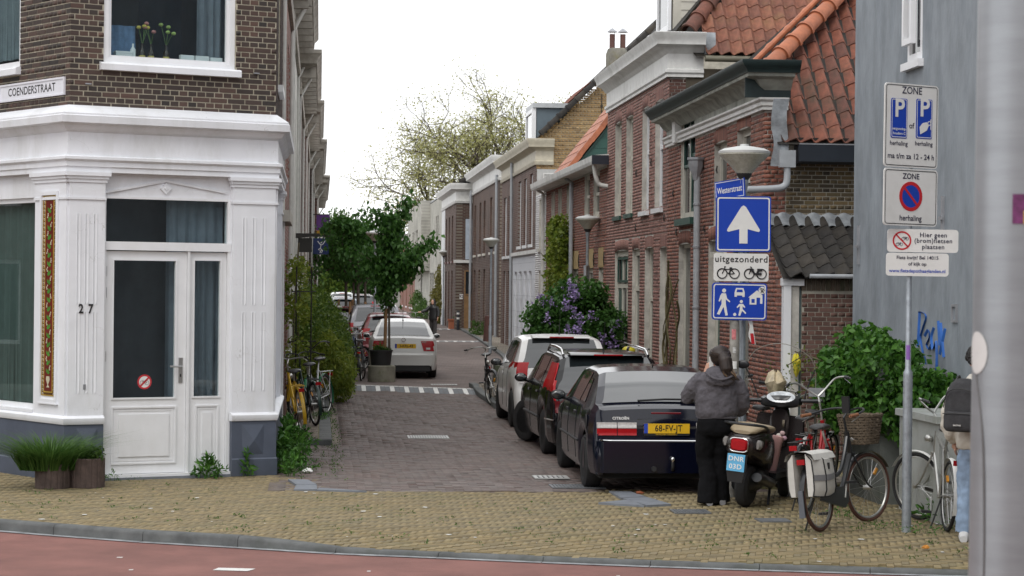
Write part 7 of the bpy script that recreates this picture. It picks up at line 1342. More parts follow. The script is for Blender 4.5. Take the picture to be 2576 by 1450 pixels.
for i, (l, s, h, r, n) in enumerate(((-.42, 27.0, .5, .22, 150), (-.38, 27.9, .62, .25, 220), (-.36, 28.8, .5, .26, 180), (-.38, 29.8, .55, .22, 150), (-.3, 26.5, .25, .16, 70), (-.12, 27.4, .18, .16, 60), (-.2, 30.9, .3, .2, 90))): p = S(l, s); weed(['dense leafy weeds along the side of the corner shop', 'tall nettles against the corner shop side wall, tallest clump', 'leafy weeds against the side wall, middle of the row', 'weeds by the side drainpipe of the corner shop', 'small weed at the corner of the slate blue plinth', 'low weed patch spreading on the brown bricks by the shop', 'weeds at the kerb end by the yellow bicycle'][i], p.x, p.y, h, r, n, seed=40+i)
for i, (x, y, h, r, n) in enumerate(((3.9, 20.8, .12, .22, 50), (3.55, 21.2, .1, .3, 60), (4.35, 21.2, .12, .25, 50), (4.6, 20.7, .1, .2, 40), (3.4, 22.4, .14, .2, 50), (4.3, 22.0, .25, .25, 90), (2.75, 20.9, .05, .2, 20))): weed(['weeds round the foot of the parking sign pole', 'low weeds in the joints left of the sign pole', 'weeds between the sign pole and silver bicycle', 'weeds below the silver bicycle wheel', 'weeds by the concrete box behind the basket bicycle', 'leafy weeds under the silver bicycle front wheel', 'thin weeds beside the inspection cover'][i], x, y, h, r, n, seed=80+i)
jw = thing('joint_weeds', 'tiny weeds sprouting along the left kerb and street joints', 'plant', T(0, 0, 0)); P = []
for i in range(260): 
    l = rg.choice([.25, .22, -.2, .05])+rg.normal()*.05; s = rg.uniform(26, 46); p = S(l, s); P.append((p.x, p.y, .01+abs(rg.normal()*.02)))
for i in range(240): x = rg.uniform(-5.5, 5); y = yk(x)+rg.uniform(.2, 4.5); P.append((x, y, .003)) if in_yellow(x, y) else None
link('leaves', leaves_mesh('leaves', np.repeat(np.array(P), 7, 0)+rg.normal(size=(len(P)*7, 3))*np.array([.03, .05, .004]), .03, 0, .5, rng=rg), g_mid, jw, kind='stuff')
C, Rr = ell_pts(14, (0, 0, .78), (.22, .22, .08), rg), np.full(14, .07); bush('tub_plants', 'feathery green plants in the black tub under the tree', 'plant', T(*S(1.48, 52.4)) @ RZ(TH), C, Rr, 50, g_mid, .06, 19)
C = ell_pts(14, (0, 0, .05), (.2, .5, .05), rg); bush('kerb_moss', 'cushion of green moss on the kerb under the bicycles', 'plant', T(*S(.05, 36.6, .08)) @ RZ(TH), C, np.full(14, .07), 30, g_ivy, .035, 20)
# ------------------------------------------------------------------ bicycles (local: x forward, y left, z up, origin at the rear contact point)
m_spoke = pm('spoke_steel', (.5, .5, .5), .3, metal=.9, var=0); m_bchain = pm('chain_black', (.015, .015, .015), .6); m_leather = pm('black_saddle', (.02, .02, .021), .45, var=.15); m_amber = pm('amber_reflector', (.6, .25, .01), .3); m_btyre = pm('brown_tyre', (.085, .038, .028), .85, var=.2); m_silver = pm('silver_frame', (.42, .42, .40), .3, metal=.7, var=.08); m_bblack = pm('bike_black', (.014, .015, .017), .3, var=.1); m_cork = pm('brown_grip', (.24, .10, .045), .6)
def lerp3(a, b, t): return tuple(a[i]+(b[i]-a[i])*t for i in range(3))
def bwheel(root, x, Rw, tm, rm, steer=None, spokes=20, M=None):
    c = (0, 0, 0); ring_ = lambda r: [(r*math.cos(a), 0, r*math.sin(a)) for a in np.linspace(0, 2*math.pi, 37)[:-1]]
    o = part('wheel', MB().tube(ring_(Rw-.019), .019, 8, closed=True), tm, root, M or T(x, 0, Rw)); part('rim', MB().tube(ring_(Rw-.046), [(.009, .013)]*36, 6, closed=True), rm, o)
    q = MB()
    for k in range(spokes):
        a = 2*math.pi*k/spokes; b = a+.35*(1 if k % 2 else -1); q.tube([(.02*math.cos(b), .022*(1 if (k//2) % 2 else -1), .02*math.sin(b)), ((Rw-.05)*math.cos(a), 0, (Rw-.05)*math.sin(a))], .0016, 3, cap=False)
    part('spokes', q, m_spoke, o, kind='stuff'); part('hub', MB().tube([(0, -.05, 0), (0, .05, 0)], .022, 10), m_silver, o); return o
def bike(label, pr, pf, fm, lean=0, steer=0, ladies=True, tm=None, mud=None, bar='dutch', barm=None, gripm=None, rack=True, case=True, sad=.97, hb=1.10, rackm=None, detail=True, group='bicycles', z=0, reflect=True, lock=False, tube_r=.016):
    pr, pf = Vector(pr), Vector(pf); d = pf-pr; a = math.atan2(d.y, d.x); Rw = .345; wb = 1.10
    root = thing('bicycle', label, 'bicycle', T(pr.x, pr.y, z) @ RZ(a) @ RX(lean), group); tm = tm or m_tyre; mud = mud or fm; barm = barm or m_silver
    rear = (0, 0, Rw); bb = (.46, 0, .29); st = (.30, 0, .80); ht = (.80, 0, .92); hbm = (.845, 0, .70); fx = wb
    bwheel(root, 0, Rw, tm, m_silver, spokes=20 if detail else 10)
    FS_ = T(ht[0], 0, ht[2]) @ RY(R(-11)) @ RZ(steer) @ RY(R(11)) @ T(-ht[0], 0, -ht[2])
    fr = MB().tube([bb, st], tube_r, 8).tube([bb, lerp3(bb, hbm, .5), hbm] if not ladies else catmull([bb, (.60, 0, .40), (.74, 0, .58), hbm], 4), tube_r*1.25, 8).tube([ht, hbm], tube_r*1.35, 8)
    if ladies: fr.tube(catmull([(.395, 0, .50), (.56, 0, .54), (.70, 0, .70), (.805, 0, .88)], 4), tube_r, 8)
    else: fr.tube([(.315, 0, .76), (.81, 0, .88)], tube_r, 8)
    for y in (-.055, .055): fr.tube([(rear[0], y, rear[2]), (.42, y*.5, .29)], .009, 6).tube([(rear[0], y, rear[2]), (.31, y*.4, .77)], .008, 6)
    part('frame', fr, fm, root)
    fk = MB()
    for y in (-.055, .055): fk.tube(catmull([(.85, y*.4, .70), (.90, y, .58), (1.02, y, .40), (fx, y, Rw)], 4), .010, 6)
    fk.tube([(.85, -.05, .70), (.85, .05, .70)], .014, 6); part('fork', fk, fm, root, FS_); bwheel(root, fx, Rw, tm, m_silver, spokes=20 if detail else 10, M=FS_ @ T(fx, 0, Rw))
    part('mudguard', MB().grid([[(Rw*1.07*math.cos(t), y, Rw+Rw*1.07*math.sin(t)-abs(y)*.25) for y in (-.026, -.013, 0, .013, .026)] for t in np.linspace(R(28), R(205), 16)]), mud, root); part('mudguard', MB().grid([[(fx+Rw*1.07*math.cos(t), y, Rw+Rw*1.07*math.sin(t)-abs(y)*.25) for y in (-.026, -.013, 0, .013, .026)] for t in np.linspace(R(30), R(160), 14)]), mud, root, FS_)
    hbx = ht[0]-.03; h = MB().tube([ht, (hbx+.0, 0, hb-.06), (hbx+.06, 0, hb)], .012, 8)
    if bar == 'dutch': P_ = [(hbx+.06, 0, hb), (hbx+.10, .10, hb+.03), (hbx+.02, .24, hb+.02), (hbx-.16, .30, hb-.02), (hbx-.28, .31, hb-.03)]
    elif bar == 'high': P_ = [(hbx+.06, 0, hb), (hbx+.08, .08, hb+.06), (hbx+.06, .2, hb+.16), (hbx-.06, .30, hb+.17), (hbx-.2, .34, hb+.15)]
    else: P_ = [(hbx+.06, 0, hb), (hbx+.05, .15, hb+.02), (hbx+.0, .28, hb+.03), (hbx-.06, .33, hb+.03)]
    for sg in (1, -1): h.tube(catmull([(p[0], p[1]*sg, p[2]) for p in P_], 5), .011, 7)
    hbr = part('handlebar', h, barm, root, FS_)
    for sg in (1, -1): e, f = Vector((P_[-1][0], P_[-1][1]*sg, P_[-1][2])), Vector((P_[-2][0], P_[-2][1]*sg, P_[-2][2])); part('grip', MB().tube([e, e+(f-e).normalized()*.13], .017, 8), gripm or m_black, hbr); part('brake_lever', MB().tube([e+(f-e).normalized()*.16+Vector((0, 0, -.02)), e+Vector((.02, 0, -.055))], .005, 5), m_silver, hbr)
    sp = lerp3(bb, st, 1.0); sx = st[0]-.045*(sad-.8)/.2-.02; part('seat_post', MB().tube([st, (sx, 0, sad-.04)], .013, 8), m_silver, root)
    rows = []
    for x, w, zc, th in ((-.15, .03, .0, .02), (-.13, .085, .012, .04), (-.06, .105, .018, .055), (.02, .085, .006, .05), (.08, .045, .0, .04), (.14, .028, .004, .03), (.155, .012, .0, .02)): rows.append([(sx+x, w*math.cos(t), sad+zc-.012+th*.5*math.sin(t)*(1 if math.sin(t) > 0 else 1.2)) for t in np.linspace(0, 2*math.pi, 15)[:-1]])
    q = MB(); q.grid(rows, close=True); q.f += [tuple(range(14))[::-1], tuple(range(6*14, 7*14))]; part('saddle', q, m_leather, root)
    if rack:
        q = MB()
        for y in (-.06, 0, .06): q.tube([(-.30, y, .745), (.24, y, .745)], .006, 5)
        for x in (-.30, -.1, .1): q.tube([(x, -.06, .745), (x, .06, .745)], .006, 5)
        for y in (-.07, .07): q.tube([(-.12, y, .745), (0, y, Rw)], .006, 5)
        part('rack', q, rackm or m_bblack, root)
    if case: part('chain_case', MB().prism([(-.06, .30), (-.03, .41), (.10, .40), (.46, .40), (.56, .33), (.56, .25), (.46, .19), (.08, .27)], -.075, -.045), m_bblack if case is True else case, root)
    else: part('chainring', MB().tube([(.46+.09*math.cos(t), -.06, .29+.09*math.sin(t)) for t in np.linspace(0, 6.28, 21)[:-1]], .006, 5, closed=True).tube([(.0, -.06, .36), (.46, -.06, .38)], .005, 4).tube([(.0, -.06, .33), (.46, -.06, .20)], .005, 4), m_silver, root)
    for sg, dz in ((1, -1), (-1, 1)): c_ = part('crank', MB().tube([(.46, sg*.08, .29), (.46+.05*dz, sg*.085, .29+.16*dz*.9)], .010, 6), m_silver, root); part('pedal', MB().box(.46+.05*dz-.05, .46+.05*dz+.05, sg*.09 if sg > 0 else -.18, sg*.18 if sg > 0 else -.09, .29+.145*dz-.012, .29+.145*dz+.012), m_black, c_, smooth=False)
    part('kickstand', MB().tube([(.05, .06, .33), (.0, .16, .02)], .009, 6), m_black, root)
    part('rear_light', MB().box(-.33, -.31, -.04, .04, .66, .71), m_tail, root, smooth=False); part('head_lamp', MB().ell((.92, 0, .84), (.05, .04, .04), 10, 8), m_silver, root, FS_)
    if reflect:
        for k in (0, 1): part('spoke_reflector', MB().box(-.012, .012, -.012, .012, -.035, .035), m_amber, root, (FS_ @ T(fx, 0, Rw) if k else T(0, 0, Rw)) @ RY(R(40)) @ T(0, 0, .2), smooth=False)
    return root, FS_
WPT = lambda l, s: (S(l, s).x, S(l, s).y)
# the bicycle with basket and panniers
b1, FS1 = bike('black bicycle with wicker basket and pale panniers on the pavement', (2.99, 20.98), (3.60, 21.95), m_bblack, lean=R(-6), steer=R(-16), tm=m_btyre, gripm=m_cork, barm=m_bblack, sad=1.0, hb=1.12, tube_r=.021)
bk = thing('wicker_basket', 'grey brown wicker basket on the front of the bicycle with panniers', 'basket', wmat(b1) @ FS1); m_wick = pm('wicker', (.10, .075, .05), .85, var=.35, scale=30)
for k in range(11):
    z = .80+k*.027; f = .78+.022*k; pts = [(1.02+.16*f*math.copysign(abs(math.cos(a))**.6, math.cos(a)), .21*f*math.copysign(abs(math.sin(a))**.6, math.sin(a)), z+.006*math.sin(a*14+k*3.14)) for a in np.linspace(0, 2*math.pi, 41)[:-1]]; part('weave_ring', MB().tube(pts, .0135 if k < 10 else .018, 5, closed=True), m_wick, bk)
for k in range(22): a = 2*math.pi*k/22; c_, s_ = math.copysign(abs(math.cos(a))**.6, math.cos(a)), math.copysign(abs(math.sin(a))**.6, math.sin(a)); part('stake', MB().tube([(1.02+.13*c_, .165*s_, .79), (1.02+.165*c_, .215*s_, 1.09)], .007, 4), m_wick, bk)
part('base', MB().prism([(1.02+.13*math.copysign(abs(math.cos(a))**.6, math.cos(a)), .165*math.copysign(abs(math.sin(a))**.6, math.sin(a))) for a in np.linspace(0, 2*math.pi, 25)[:-1]], .785, .80, 'z'), m_wick, bk)
ph = tag(link('phone_holder', MB().box(.80, .82, -.045, .045, 1.10, 1.27).mesh('phone', False), m_bblack, None, wmat(b1) @ FS1), 'black phone in a holder on the basket bicycle handlebar', 'phone')
pn = thing('panniers', 'pale grey double panniers with black piping and grey band', 'bag', wmat(b1)); m_pan = pm('pannier_fabric', (.52, .51, .48), .8, var=.1, scale=6, bump=.4, bscale=10); m_pipg = pm('pannier_piping', (.015, .015, .015), .7)
for sg in (1, -1):
    rows = []
    for t, b in ((0, .02), (.15, .85), (.5, 1.0), (.85, .95), (1, .7)):
        x = lambda u: -.36+.50*u; rows.append([(x(u)*(1-.0), sg*(.07+b*.11*(.55+.45*math.sin(math.pi*min(1, max(0, u))))), .76-.40*t-.02*math.sin(math.pi*u)*t) for u in np.linspace(0, 1, 9)])
    rows.append([(p[0], sg*.065, p[2]) for p in rows[-1]]); rows.append([(p[0], sg*.065, .76) for p in rows[0]]); q = MB(); q.grid(rows); q.f += [tuple(i*9 for i in range(7)), tuple(i*9+8 for i in range(7))[::-1]]
    o = part('pouch', q, m_pan, pn); part('band', MB().grid([[(p[0], p[1]+sg*.004, p[2]+dz) for p in rows[2]] for dz in (-.055, .0)]), pm('reflective_band', (.2, .2, .21), .5), o)
    for r_ in (rows[0], rows[4]): part('piping', MB().tube([(p[0], p[1]+sg*.003, p[2]) for p in r_], .007, 5), m_pipg, o)
    for u in (0, 3, 8): part('piping', MB().tube([(r_[u][0], r_[u][1]+sg*.004, r_[u][2]) for r_ in rows[:5]], .007, 5), m_pipg, o)
    part('flap', MB().grid([[(-.36+.50*u, sg*y, z) for u in np.linspace(0, 1, 6)] for y, z in ((0, .785), (.07, .78), (.13, .755), (.155, .70))]), m_pan, o); part('buckle', MB().box(-.1, -.07, sg*.176-.006, sg*.176+.006, .60, .66), m_pipg, o, smooth=False)
part('mud_flap', MB().prism([(-.03, .16), (.03, .16), (.022, .42), (-.022, .42)], -.395, -.38, 'x'), pm('grey_flap', (.1, .11, .13), .5), pn, smooth=False)
# others on the right
bike('red bicycle with tall chrome handlebar behind the basket bicycle', (3.1, 22.8), (3.55, 23.8), pm('bike_red', (.32, .008, .012), .3), lean=R(-5), bar='high', hb=1.18, sad=.98, mud=m_bblack, steer=R(20))
bike('black bicycle with wide straight chrome handlebar by the lean-to door', (2.66, 24.3), (3.1, 25.2), m_bblack, lean=R(4), bar='flat', hb=1.17, sad=1.0, steer=R(-30)); bike('dark bicycle leaning on the brick pier behind the scooter', (2.35, 24.9), (2.75, 25.85), m_bblack, lean=R(-6), bar='flat', hb=1.22, steer=R(35)); bike('black bicycle with white rear mudguard beside the green door', (3.2, 24.0), (3.6, 24.95), m_bblack, lean=R(5), mud=m_swhite, bar='dutch')
bike('silver bicycle with white rear mudguard by the grey cabinet', (4.22, 21.1), (4.23, 22.3), m_silver, lean=R(3), tm=m_tyre, mud=m_swhite, bar='high', hb=1.10, case=False, steer=R(38), ladies=False, rack=False, tube_r=.018)
bike('bicycle with crates parked in front of the white hatchback', WPT(3.42, 43.3), WPT(3.3, 42.2), m_bblack, lean=R(6), steer=R(25)); cr_ = tag(link('bicycle_bag', MB().box(-.35, .05, .06, .22, .4, .74).mesh('bag', False), pm('olive_bag', (.07, .08, .05), .8), None, T(*WPT(3.42, 43.3), 0) @ RZ(TH+R(-90))), 'olive bag hung on the bicycle by the white hatchback', 'bag')
bike('bicycle with yellow bag leaning by the red brick house', WPT(5.75, 40.5), WPT(5.85, 41.6), m_bblack, lean=R(8), bar='flat', hb=1.2, steer=R(-30)); tag(link('yellow_bag', MB().ell((0, 0, 0), (.13, .1, .09), 12, 8).mesh('bag'), pm('yellow_plastic', (.55, .48, .03), .5, var=.2, bump=.5, bscale=12), None, T(*S(5.85, 41.1, 1.12))), 'bright yellow plastic bag on the bicycle handlebar by the bench', 'bag')
# left group by the corner shop
m_byel = pm('bike_yellow', (.55, .34, .01), .35, var=.12, dirt=((.2, .12, .03), .4, 12))
bike('yellow bicycle with red rear light nearest the corner shop', WPT(-.22, 32.5), WPT(-.40, 33.6), m_byel, lean=R(-7), bar='flat', barm=m_silver, mud=m_byel, rackm=m_byel, rack=True, case=m_byel, z=.085, steer=R(-25), sad=.95)
bike('dark green bicycle between the yellow and white ones', WPT(-.04, 34.6), WPT(-.3, 35.6), pm('bike_dark_green', (.01, .03, .022), .3), lean=R(-4), bar='dutch', barm=m_bblack, z=.085, steer=R(10)); bike('black bicycle behind the yellow one against the wall', WPT(-.3, 36.6), WPT(-.38, 37.7), m_bblack, lean=R(-6), bar='flat', barm=m_silver, z=.085)
m_bwh = pm('bike_white', (.62, .64, .64), .35, var=.06); bike('white and green bicycle at the end of the left row', WPT(.14, 37.6), WPT(-.2, 36.6), m_bwh, lean=R(4), bar='high', barm=m_bblack, mud=pm('bike_green', (.02, .16, .07), .35), rackm=m_bwh, z=.085, steer=R(15))
# near the planter tree and farther
bike('black bicycle standing beside the round tree planter', WPT(1.02, 52.7), WPT(1.12, 53.8), m_bblack, lean=R(-3), bar='flat', hb=1.12, steer=R(20)); bike('bicycle parked across the footway left of the silver saloon', WPT(.35, 57.2), WPT(1.0, 57.9), m_bblack, lean=R(5), bar='dutch'); bike('second bicycle leaning beside the silver saloon', WPT(.95, 58.5), WPT(1.05, 59.6), pm('bike_blue', (.02, .05, .12), .3), lean=R(-6), bar='flat', barm=m_silver, hb=1.15)
for i in range(7): bike(['bicycle in the far row under the street trees, nearest end', 'bicycle second in the far row under the trees', 'bicycle third in the far row under the trees', 'bicycle in the middle of the far row under the trees', 'bicycle fifth in the far row under the trees', 'bicycle sixth in the far row under the trees', 'bicycle at the far end of the row under the trees'][i], WPT(.15, 76+i*2.4), WPT(1.15, 76.4+i*2.4), m_bblack, lean=R(random.uniform(-8, 8)), bar='dutch' if i % 2 else 'flat', detail=False, barm=m_silver, group='bicycles in the far row', reflect=False, z=.05)
bike('bicycle at the far kerb beside the woman in black', WPT(4.1, 90.5), WPT(3.9, 91.5), m_bblack, lean=R(3), detail=False, barm=m_silver, hb=1.15)
# ------------------------------------------------------------------ scooter (x forward, origin at rear contact)
sp0, sp1 = Vector((2.50, 23.31)), Vector((2.99, 24.42)); dd_ = sp1-sp0
sct = thing('motor_scooter', 'dark brown motor scooter with beige seat and blue plate DNR 03D', 'scooter', T(sp0.x, sp0.y, 0) @ RZ(math.atan2(dd_.y, dd_.x)) @ RX(R(5)) @ SCL(1.06, 1.28, 1.06))
m_scb = pm('scooter_brown_black', (.018, .014, .014), .2, var=.05, spec=.6); m_seat = pm('beige_vinyl', (.36, .29, .19), .5, var=.08); Rs = .215
def swheel(x, M=None):
    o = part('wheel', MB().lathe([(Rs*.55, -.05), (Rs*.82, -.055), (Rs*.96, -.035), (Rs, -.0), (Rs*.96, .035), (Rs*.82, .055), (Rs*.55, .05)], 26, RX(R(90))), m_tyre, sct, M or T(x, 0, Rs)); part('rim', MB().lathe([(Rs*.56, -.045), (Rs*.5, -.03), (.04, -.03), (.04, .03), (Rs*.5, .03), (Rs*.56, .045)], 20, RX(R(90))), m_zinc, o)
SH = T(1.0, 0, .9) @ RY(R(-24)) @ RZ(R(14)) @ RY(R(24)) @ T(-1.0, 0, -.9)
swheel(0); swheel(1.25, SH @ T(1.25, 0, Rs))
def loft(secs, n=16, sq=.75):                            # (x, half width, z low, z high)
    q = MB(); rows = []
    for x, w, z0, z1 in secs: rows.append([(x, w*math.copysign(abs(math.cos(a))**sq, math.cos(a)), (z0+z1)/2+(z1-z0)/2*math.copysign(abs(math.sin(a))**sq, math.sin(a))) for a in np.linspace(0, 2*math.pi, n+1)[:-1]])
    q.grid(rows, close=True); q.f += [tuple(range(n))[::-1], tuple(range((len(rows)-1)*n, len(rows)*n))]; return q
part('rear_body', loft([(-.34, .05, .62, .70), (-.32, .11, .56, .74), (-.24, .15, .50, .78), (-.05, .175, .44, .80), (.15, .17, .40, .79), (.32, .14, .34, .76), (.42, .11, .30, .70), (.47, .07, .30, .60)]), m_scb, sct)
part('seat', loft([(-.30, .07, .755, .79), (-.24, .12, .755, .83), (-.05, .135, .77, .86), (.12, .14, .765, .835), (.32, .13, .74, .82), (.44, .09, .72, .79), (.48, .04, .72, .77)]), m_seat, sct)
part('grab_rail', MB().tube(catmull([(.0, .15, .78), (-.2, .17, .84), (-.36, .12, .86), (-.38, 0, .86), (-.36, -.12, .86), (-.2, -.17, .84), (.0, -.15, .78)], 5), .014, 7), m_bblack, sct)
part('floorboard', MB().box(.40, .92, -.15, .15, .27, .33).box(.45, .95, -.06, .06, .20, .28), m_bblack, sct, smooth=False)
part('leg_shield', MB().grid([[(.90+.10*(z-.3)*.9+.05*math.cos(y*6), y*(1.15-.4*abs(z-.55)), z) for y in np.linspace(-.2, .2, 9)] for z in np.linspace(.26, .88, 8)]).join(MB().grid([[(.955+.10*(z-.3)*.9+.06*math.cos(y*6), y*(1.15-.4*abs(z-.55)), z) for y in np.linspace(-.2, .2, 9)] for z in np.linspace(.26, .88, 8)])), m_scb, sct)
part('steering_column', loft([(.93, .07, .55, .62), (.95, .09, .55, .95), (1.0, .085, .5, 1.0), (1.06, .05, .55, .95)]), m_scb, sct)
hd_ = part('headset', loft([(.86, .06, .97, 1.05), (.90, .16, .96, 1.09), (.98, .19, .95, 1.10), (1.05, .14, .95, 1.08), (1.10, .07, .98, 1.05)]), m_bblack, sct, SH)
part('instrument_dial', MB().lathe([(.095, 0), (.10, .012), (.085, .016), (.001, .016)], 22, T(.905, 0, 1.065) @ RY(R(-48)) @ SCL(.75, 1.25, 1)), pm('dial_face', (.5, .53, .56), .15, var=.3, scale=25, coat=.5), hd_)
for sg in (1, -1):
    part('handlebar', MB().tube([(.97, sg*.15, 1.03), (.93, sg*.36, 1.04)], .02, 8), m_bblack, hd_); part('brake_lever', MB().tube([(1.0, sg*.18, 1.02), (.99, sg*.34, 1.01)], .007, 5), m_bblack, hd_)
    part('mirror_stem', MB().tube(catmull([(.97, sg*.2, 1.06), (.99, sg*.24, 1.2), (.98, sg*.30, 1.36)], 4), .006, 5), m_bblack, hd_); part('mirror', MB().ell((.98, sg*.33, 1.40), (.015, .06, .045), 12, 8) if sg > 0 else MB().box(.965, .985, sg*.30-.08, sg*.30+.06, 1.08, 1.17), m_bblack if sg > 0 else m_zinc, hd_)
tl = part('tail_light', loft([(-.385, .06, .60, .695), (-.365, .075, .585, .71), (-.30, .075, .58, .72)], 12, .5), m_tail, sct); part('chrome_bezel', MB().tube([(-.372, .078*math.copysign(abs(math.cos(a))**.5, math.cos(a)), .648+.068*math.copysign(abs(math.sin(a))**.5, math.sin(a))) for a in np.linspace(0, 6.28, 25)[:-1]], .006, 5, closed=True), m_chrome, tl)
for sg in (1, -1): part('indicator', loft([(-.29, .010, .62, .69), (-.26, .03, .61, .71), (-.16, .018, .63, .70)], 10), pm('smoked_indicator', (.2, .19, .18), .2, var=.2), sct, T(0, sg*.14, 0) @ SCL(1, 1, 1))
part('model_script', MB().add([(p[0]*.9-.02, -.178, p[1]+.66) for p in text_mb('Fiddle', .055, .001, shear=.3).v], text_mb('Fiddle', .055, .001, shear=.3).f), m_chrome, sct, smooth=False)
mf = part('rear_mudguard', MB().prism([(-.06, .28), (.06, .28), (.085, .42), (.085, .56), (-.085, .56), (-.085, .42)], -.40, -.385, 'x'), m_bblack, sct, smooth=False)
pq = plate(sct, -.415, 0, .475, None, .15, .17, mat=pm('plate_light_blue', (.12, .42, .68), .4), two=['DNR', '03D']); pq.matrix_basis = T(-.412, 0, .475) @ RZ(R(-90))
part('engine', loft([(-.12, .05, .16, .30), (-.05, .10, .14, .36), (.12, .13, .14, .40), (.35, .12, .18, .40), (.45, .06, .22, .34)]), m_bblack, sct, T(0, .02, 0)); part('silencer', MB().tube([(-.26, -.15, .34), (-.2, -.155, .33), (.2, -.15, .25), (.3, -.12, .22)], [.045, .055, .055, .02], 12), m_bblack, sct)
part('centre_stand', MB().tube([(.35, .12, .25), (.25, .14, .02)], .012, 6).tube([(.35, -.12, .25), (.25, -.14, .02)], .012, 6), m_bblack, sct); part('front_mudguard', MB().grid([[(1.25+.245*math.cos(t), y, Rs+.245*math.sin(t)-abs(y)*.3) for y in (-.07, -.035, 0, .035, .07)] for t in np.linspace(R(20), R(165), 12)]), m_scb, sct, SH); part('front_fork', MB().tube([(1.25, .065, Rs), (1.05, .05, .6)], .018, 6).tube([(1.25, -.065, Rs), (1.05, -.05, .6)], .018, 6), m_bblack, sct, SH)
part('windscreen_hoop', MB().tube(catmull([(1.0, .25, 1.08), (1.02, .3, 1.35), (1.0, .2, 1.56), (.98, -.05, 1.62), (1.0, -.28, 1.45), (1.02, -.3, 1.1)], 6), .004, 5), pm('clear_screen_edge', (.2, .19, .16), .3), sct, SH)
tag(link('thermos_flask', MB().lathe([(.001, 0), (.04, 0), (.045, .02), (.045, .30), (.05, .31), (.05, .36), (.001, .37)], 14).box(.045, .10, -.012, .012, .27, .30).box(.085, .10, -.012, .012, .17, .30).mesh('flask'), pm('pink_enamel', (.48, .28, .27), .35), None, wmat(sct) @ T(.62, -.05, .33) @ RX(R(6))), 'pale pink drinking flask standing on the scooter floorboard', 'flask')
kc = thing('key_charm', 'bunch of keys with pastel pompoms hanging from the scooter', 'keys', wmat(sct) @ T(.90, -.05, .70)); 
for i, (y, z, c) in enumerate(((0, 0, (.5, .35, .35)), (.03, -.03, (.55, .5, .45)), (-.02, -.05, (.4, .25, .3)), (.02, -.08, (.55, .45, .4)))): part('pompom', MB().ell((0, y, z), (.025, .025, .025), 8, 6), pm('pompom_%d' % i, c, .9), kc)
part('key', MB().box(-.004, .004, -.01, .01, .02, .14), m_chrome, kc, smooth=False)
q = MB(); rows = []
for z, r_ in ((0, .03), (-.04, .10), (-.12, .15), (-.22, .13), (-.32, .09), (-.38, .02)): rows.append([((r_*(1+.25*math.sin(a*3+z*20)))*math.cos(a)*.6, (r_*(1+.25*math.sin(a*4+z*15)))*math.sin(a), z+.02*math.sin(a*5)) for a in np.linspace(0, 2*math.pi, 19)[:-1]])
q.grid(rows, close=True); tag(link('plastic_bag', q.mesh('bag'), pm('pale_plastic', (.5, .42, .28), .4, var=.35, scale=14, bump=.8, bscale=14), None, T(2.98, 24.6, 1.40) @ SCL(1.2, 1.35, 1)), 'crumpled pale plastic bag hanging between the parked bicycles', 'bag')
q = MB(); q.grid([[(p[0]*.6, p[1]*.6, p[2]*.8) for p in r_] for r_ in rows], close=True); tag(link('yellow_carrier', q.mesh('bag'), pm('yellow_plastic', None), None, T(*S(6.42, 29.05, 1.45))), 'yellow plastic bag tied to the grey green door', 'bag')
# ------------------------------------------------------------------ people (x right, y forward, z up)
FOLD = bpy.data.textures.new('cloth_folds', 'CLOUDS'); FOLD.noise_scale = .11; FOLD.noise_depth = 2
def fused(name, mb, mat, parent, voxel=.012, smooth=6, M=None, fold=0):
    tmp = bpy.data.objects.new('tmp', mb.mesh('tmp')); a = tmp.modifiers.new('r', 'REMESH'); a.mode = 'VOXEL'; a.voxel_size = voxel; b = tmp.modifiers.new('s', 'SMOOTH'); b.iterations = smooth; b.factor = .5
    if fold: d_ = tmp.modifiers.new('d', 'DISPLACE'); d_.texture = FOLD; d_.strength = fold; d_.mid_level = .5
    me = evaluated(tmp); bpy.data.objects.remove(tmp); me.polygons.foreach_set('use_smooth', [True]*len(me.polygons)); me.materials.clear(); return link(name, me, mat, parent, M)
def torso(secs, n=18):
    q = MB(); q.grid([[(cx+rx*math.copysign(abs(math.cos(a))**.85, math.cos(a)), cy+ry*math.sin(a), z) for a in np.linspace(0, 2*math.pi, n+1)[:-1]] for z, rx, ry, cx, cy in secs], close=True); k = len(secs); q.f += [tuple(range(n))[::-1], tuple(range((k-1)*n, k*n))]; return q
def limb(pts, rs, n=12): return MB().tube(pts, rs, n)
def hand(wrist, d, up, curl=.5, s=1.0, thumb=1):
    """palm and five fingers; d = direction of the fingers, up = back of the hand"""
    w, d = Vector(wrist), Vector(d).normalized(); up = (Vector(up)-d*Vector(up).dot(d)).normalized(); sd_ = d.cross(up); q = MB()
    q.tube([w-d*.02*s, w+d*.03*s, w+d*.085*s], [(.022*s, .028*s), (.016*s, .04*s), (.014*s, .042*s)], 10)
    for i, (o, L) in enumerate(((-.032, .066), (-.011, .075), (.011, .071), (.031, .056))):
        p = w+d*.08*s+sd_*o*s; pts = [p]; dd = d.copy()
        for k in range(3): dd = (dd-up*curl*(.5+.4*k)).normalized(); p = p+dd*L*s*(.45, .32, .25)[k]; pts.append(p)
        q.tube(pts, [.0095*s, .009*s, .008*s, .0065*s], 8)
    p = w+d*.03*s-sd_*thumb*.03*s; q.tube([p, p+(d*.5-sd_*thumb*.8-up*.3).normalized()*.035*s, p+(d*.9-sd_*thumb*.7-up*.5).normalized()*.065*s], [.012*s, .0105*s, .008*s], 8); return q
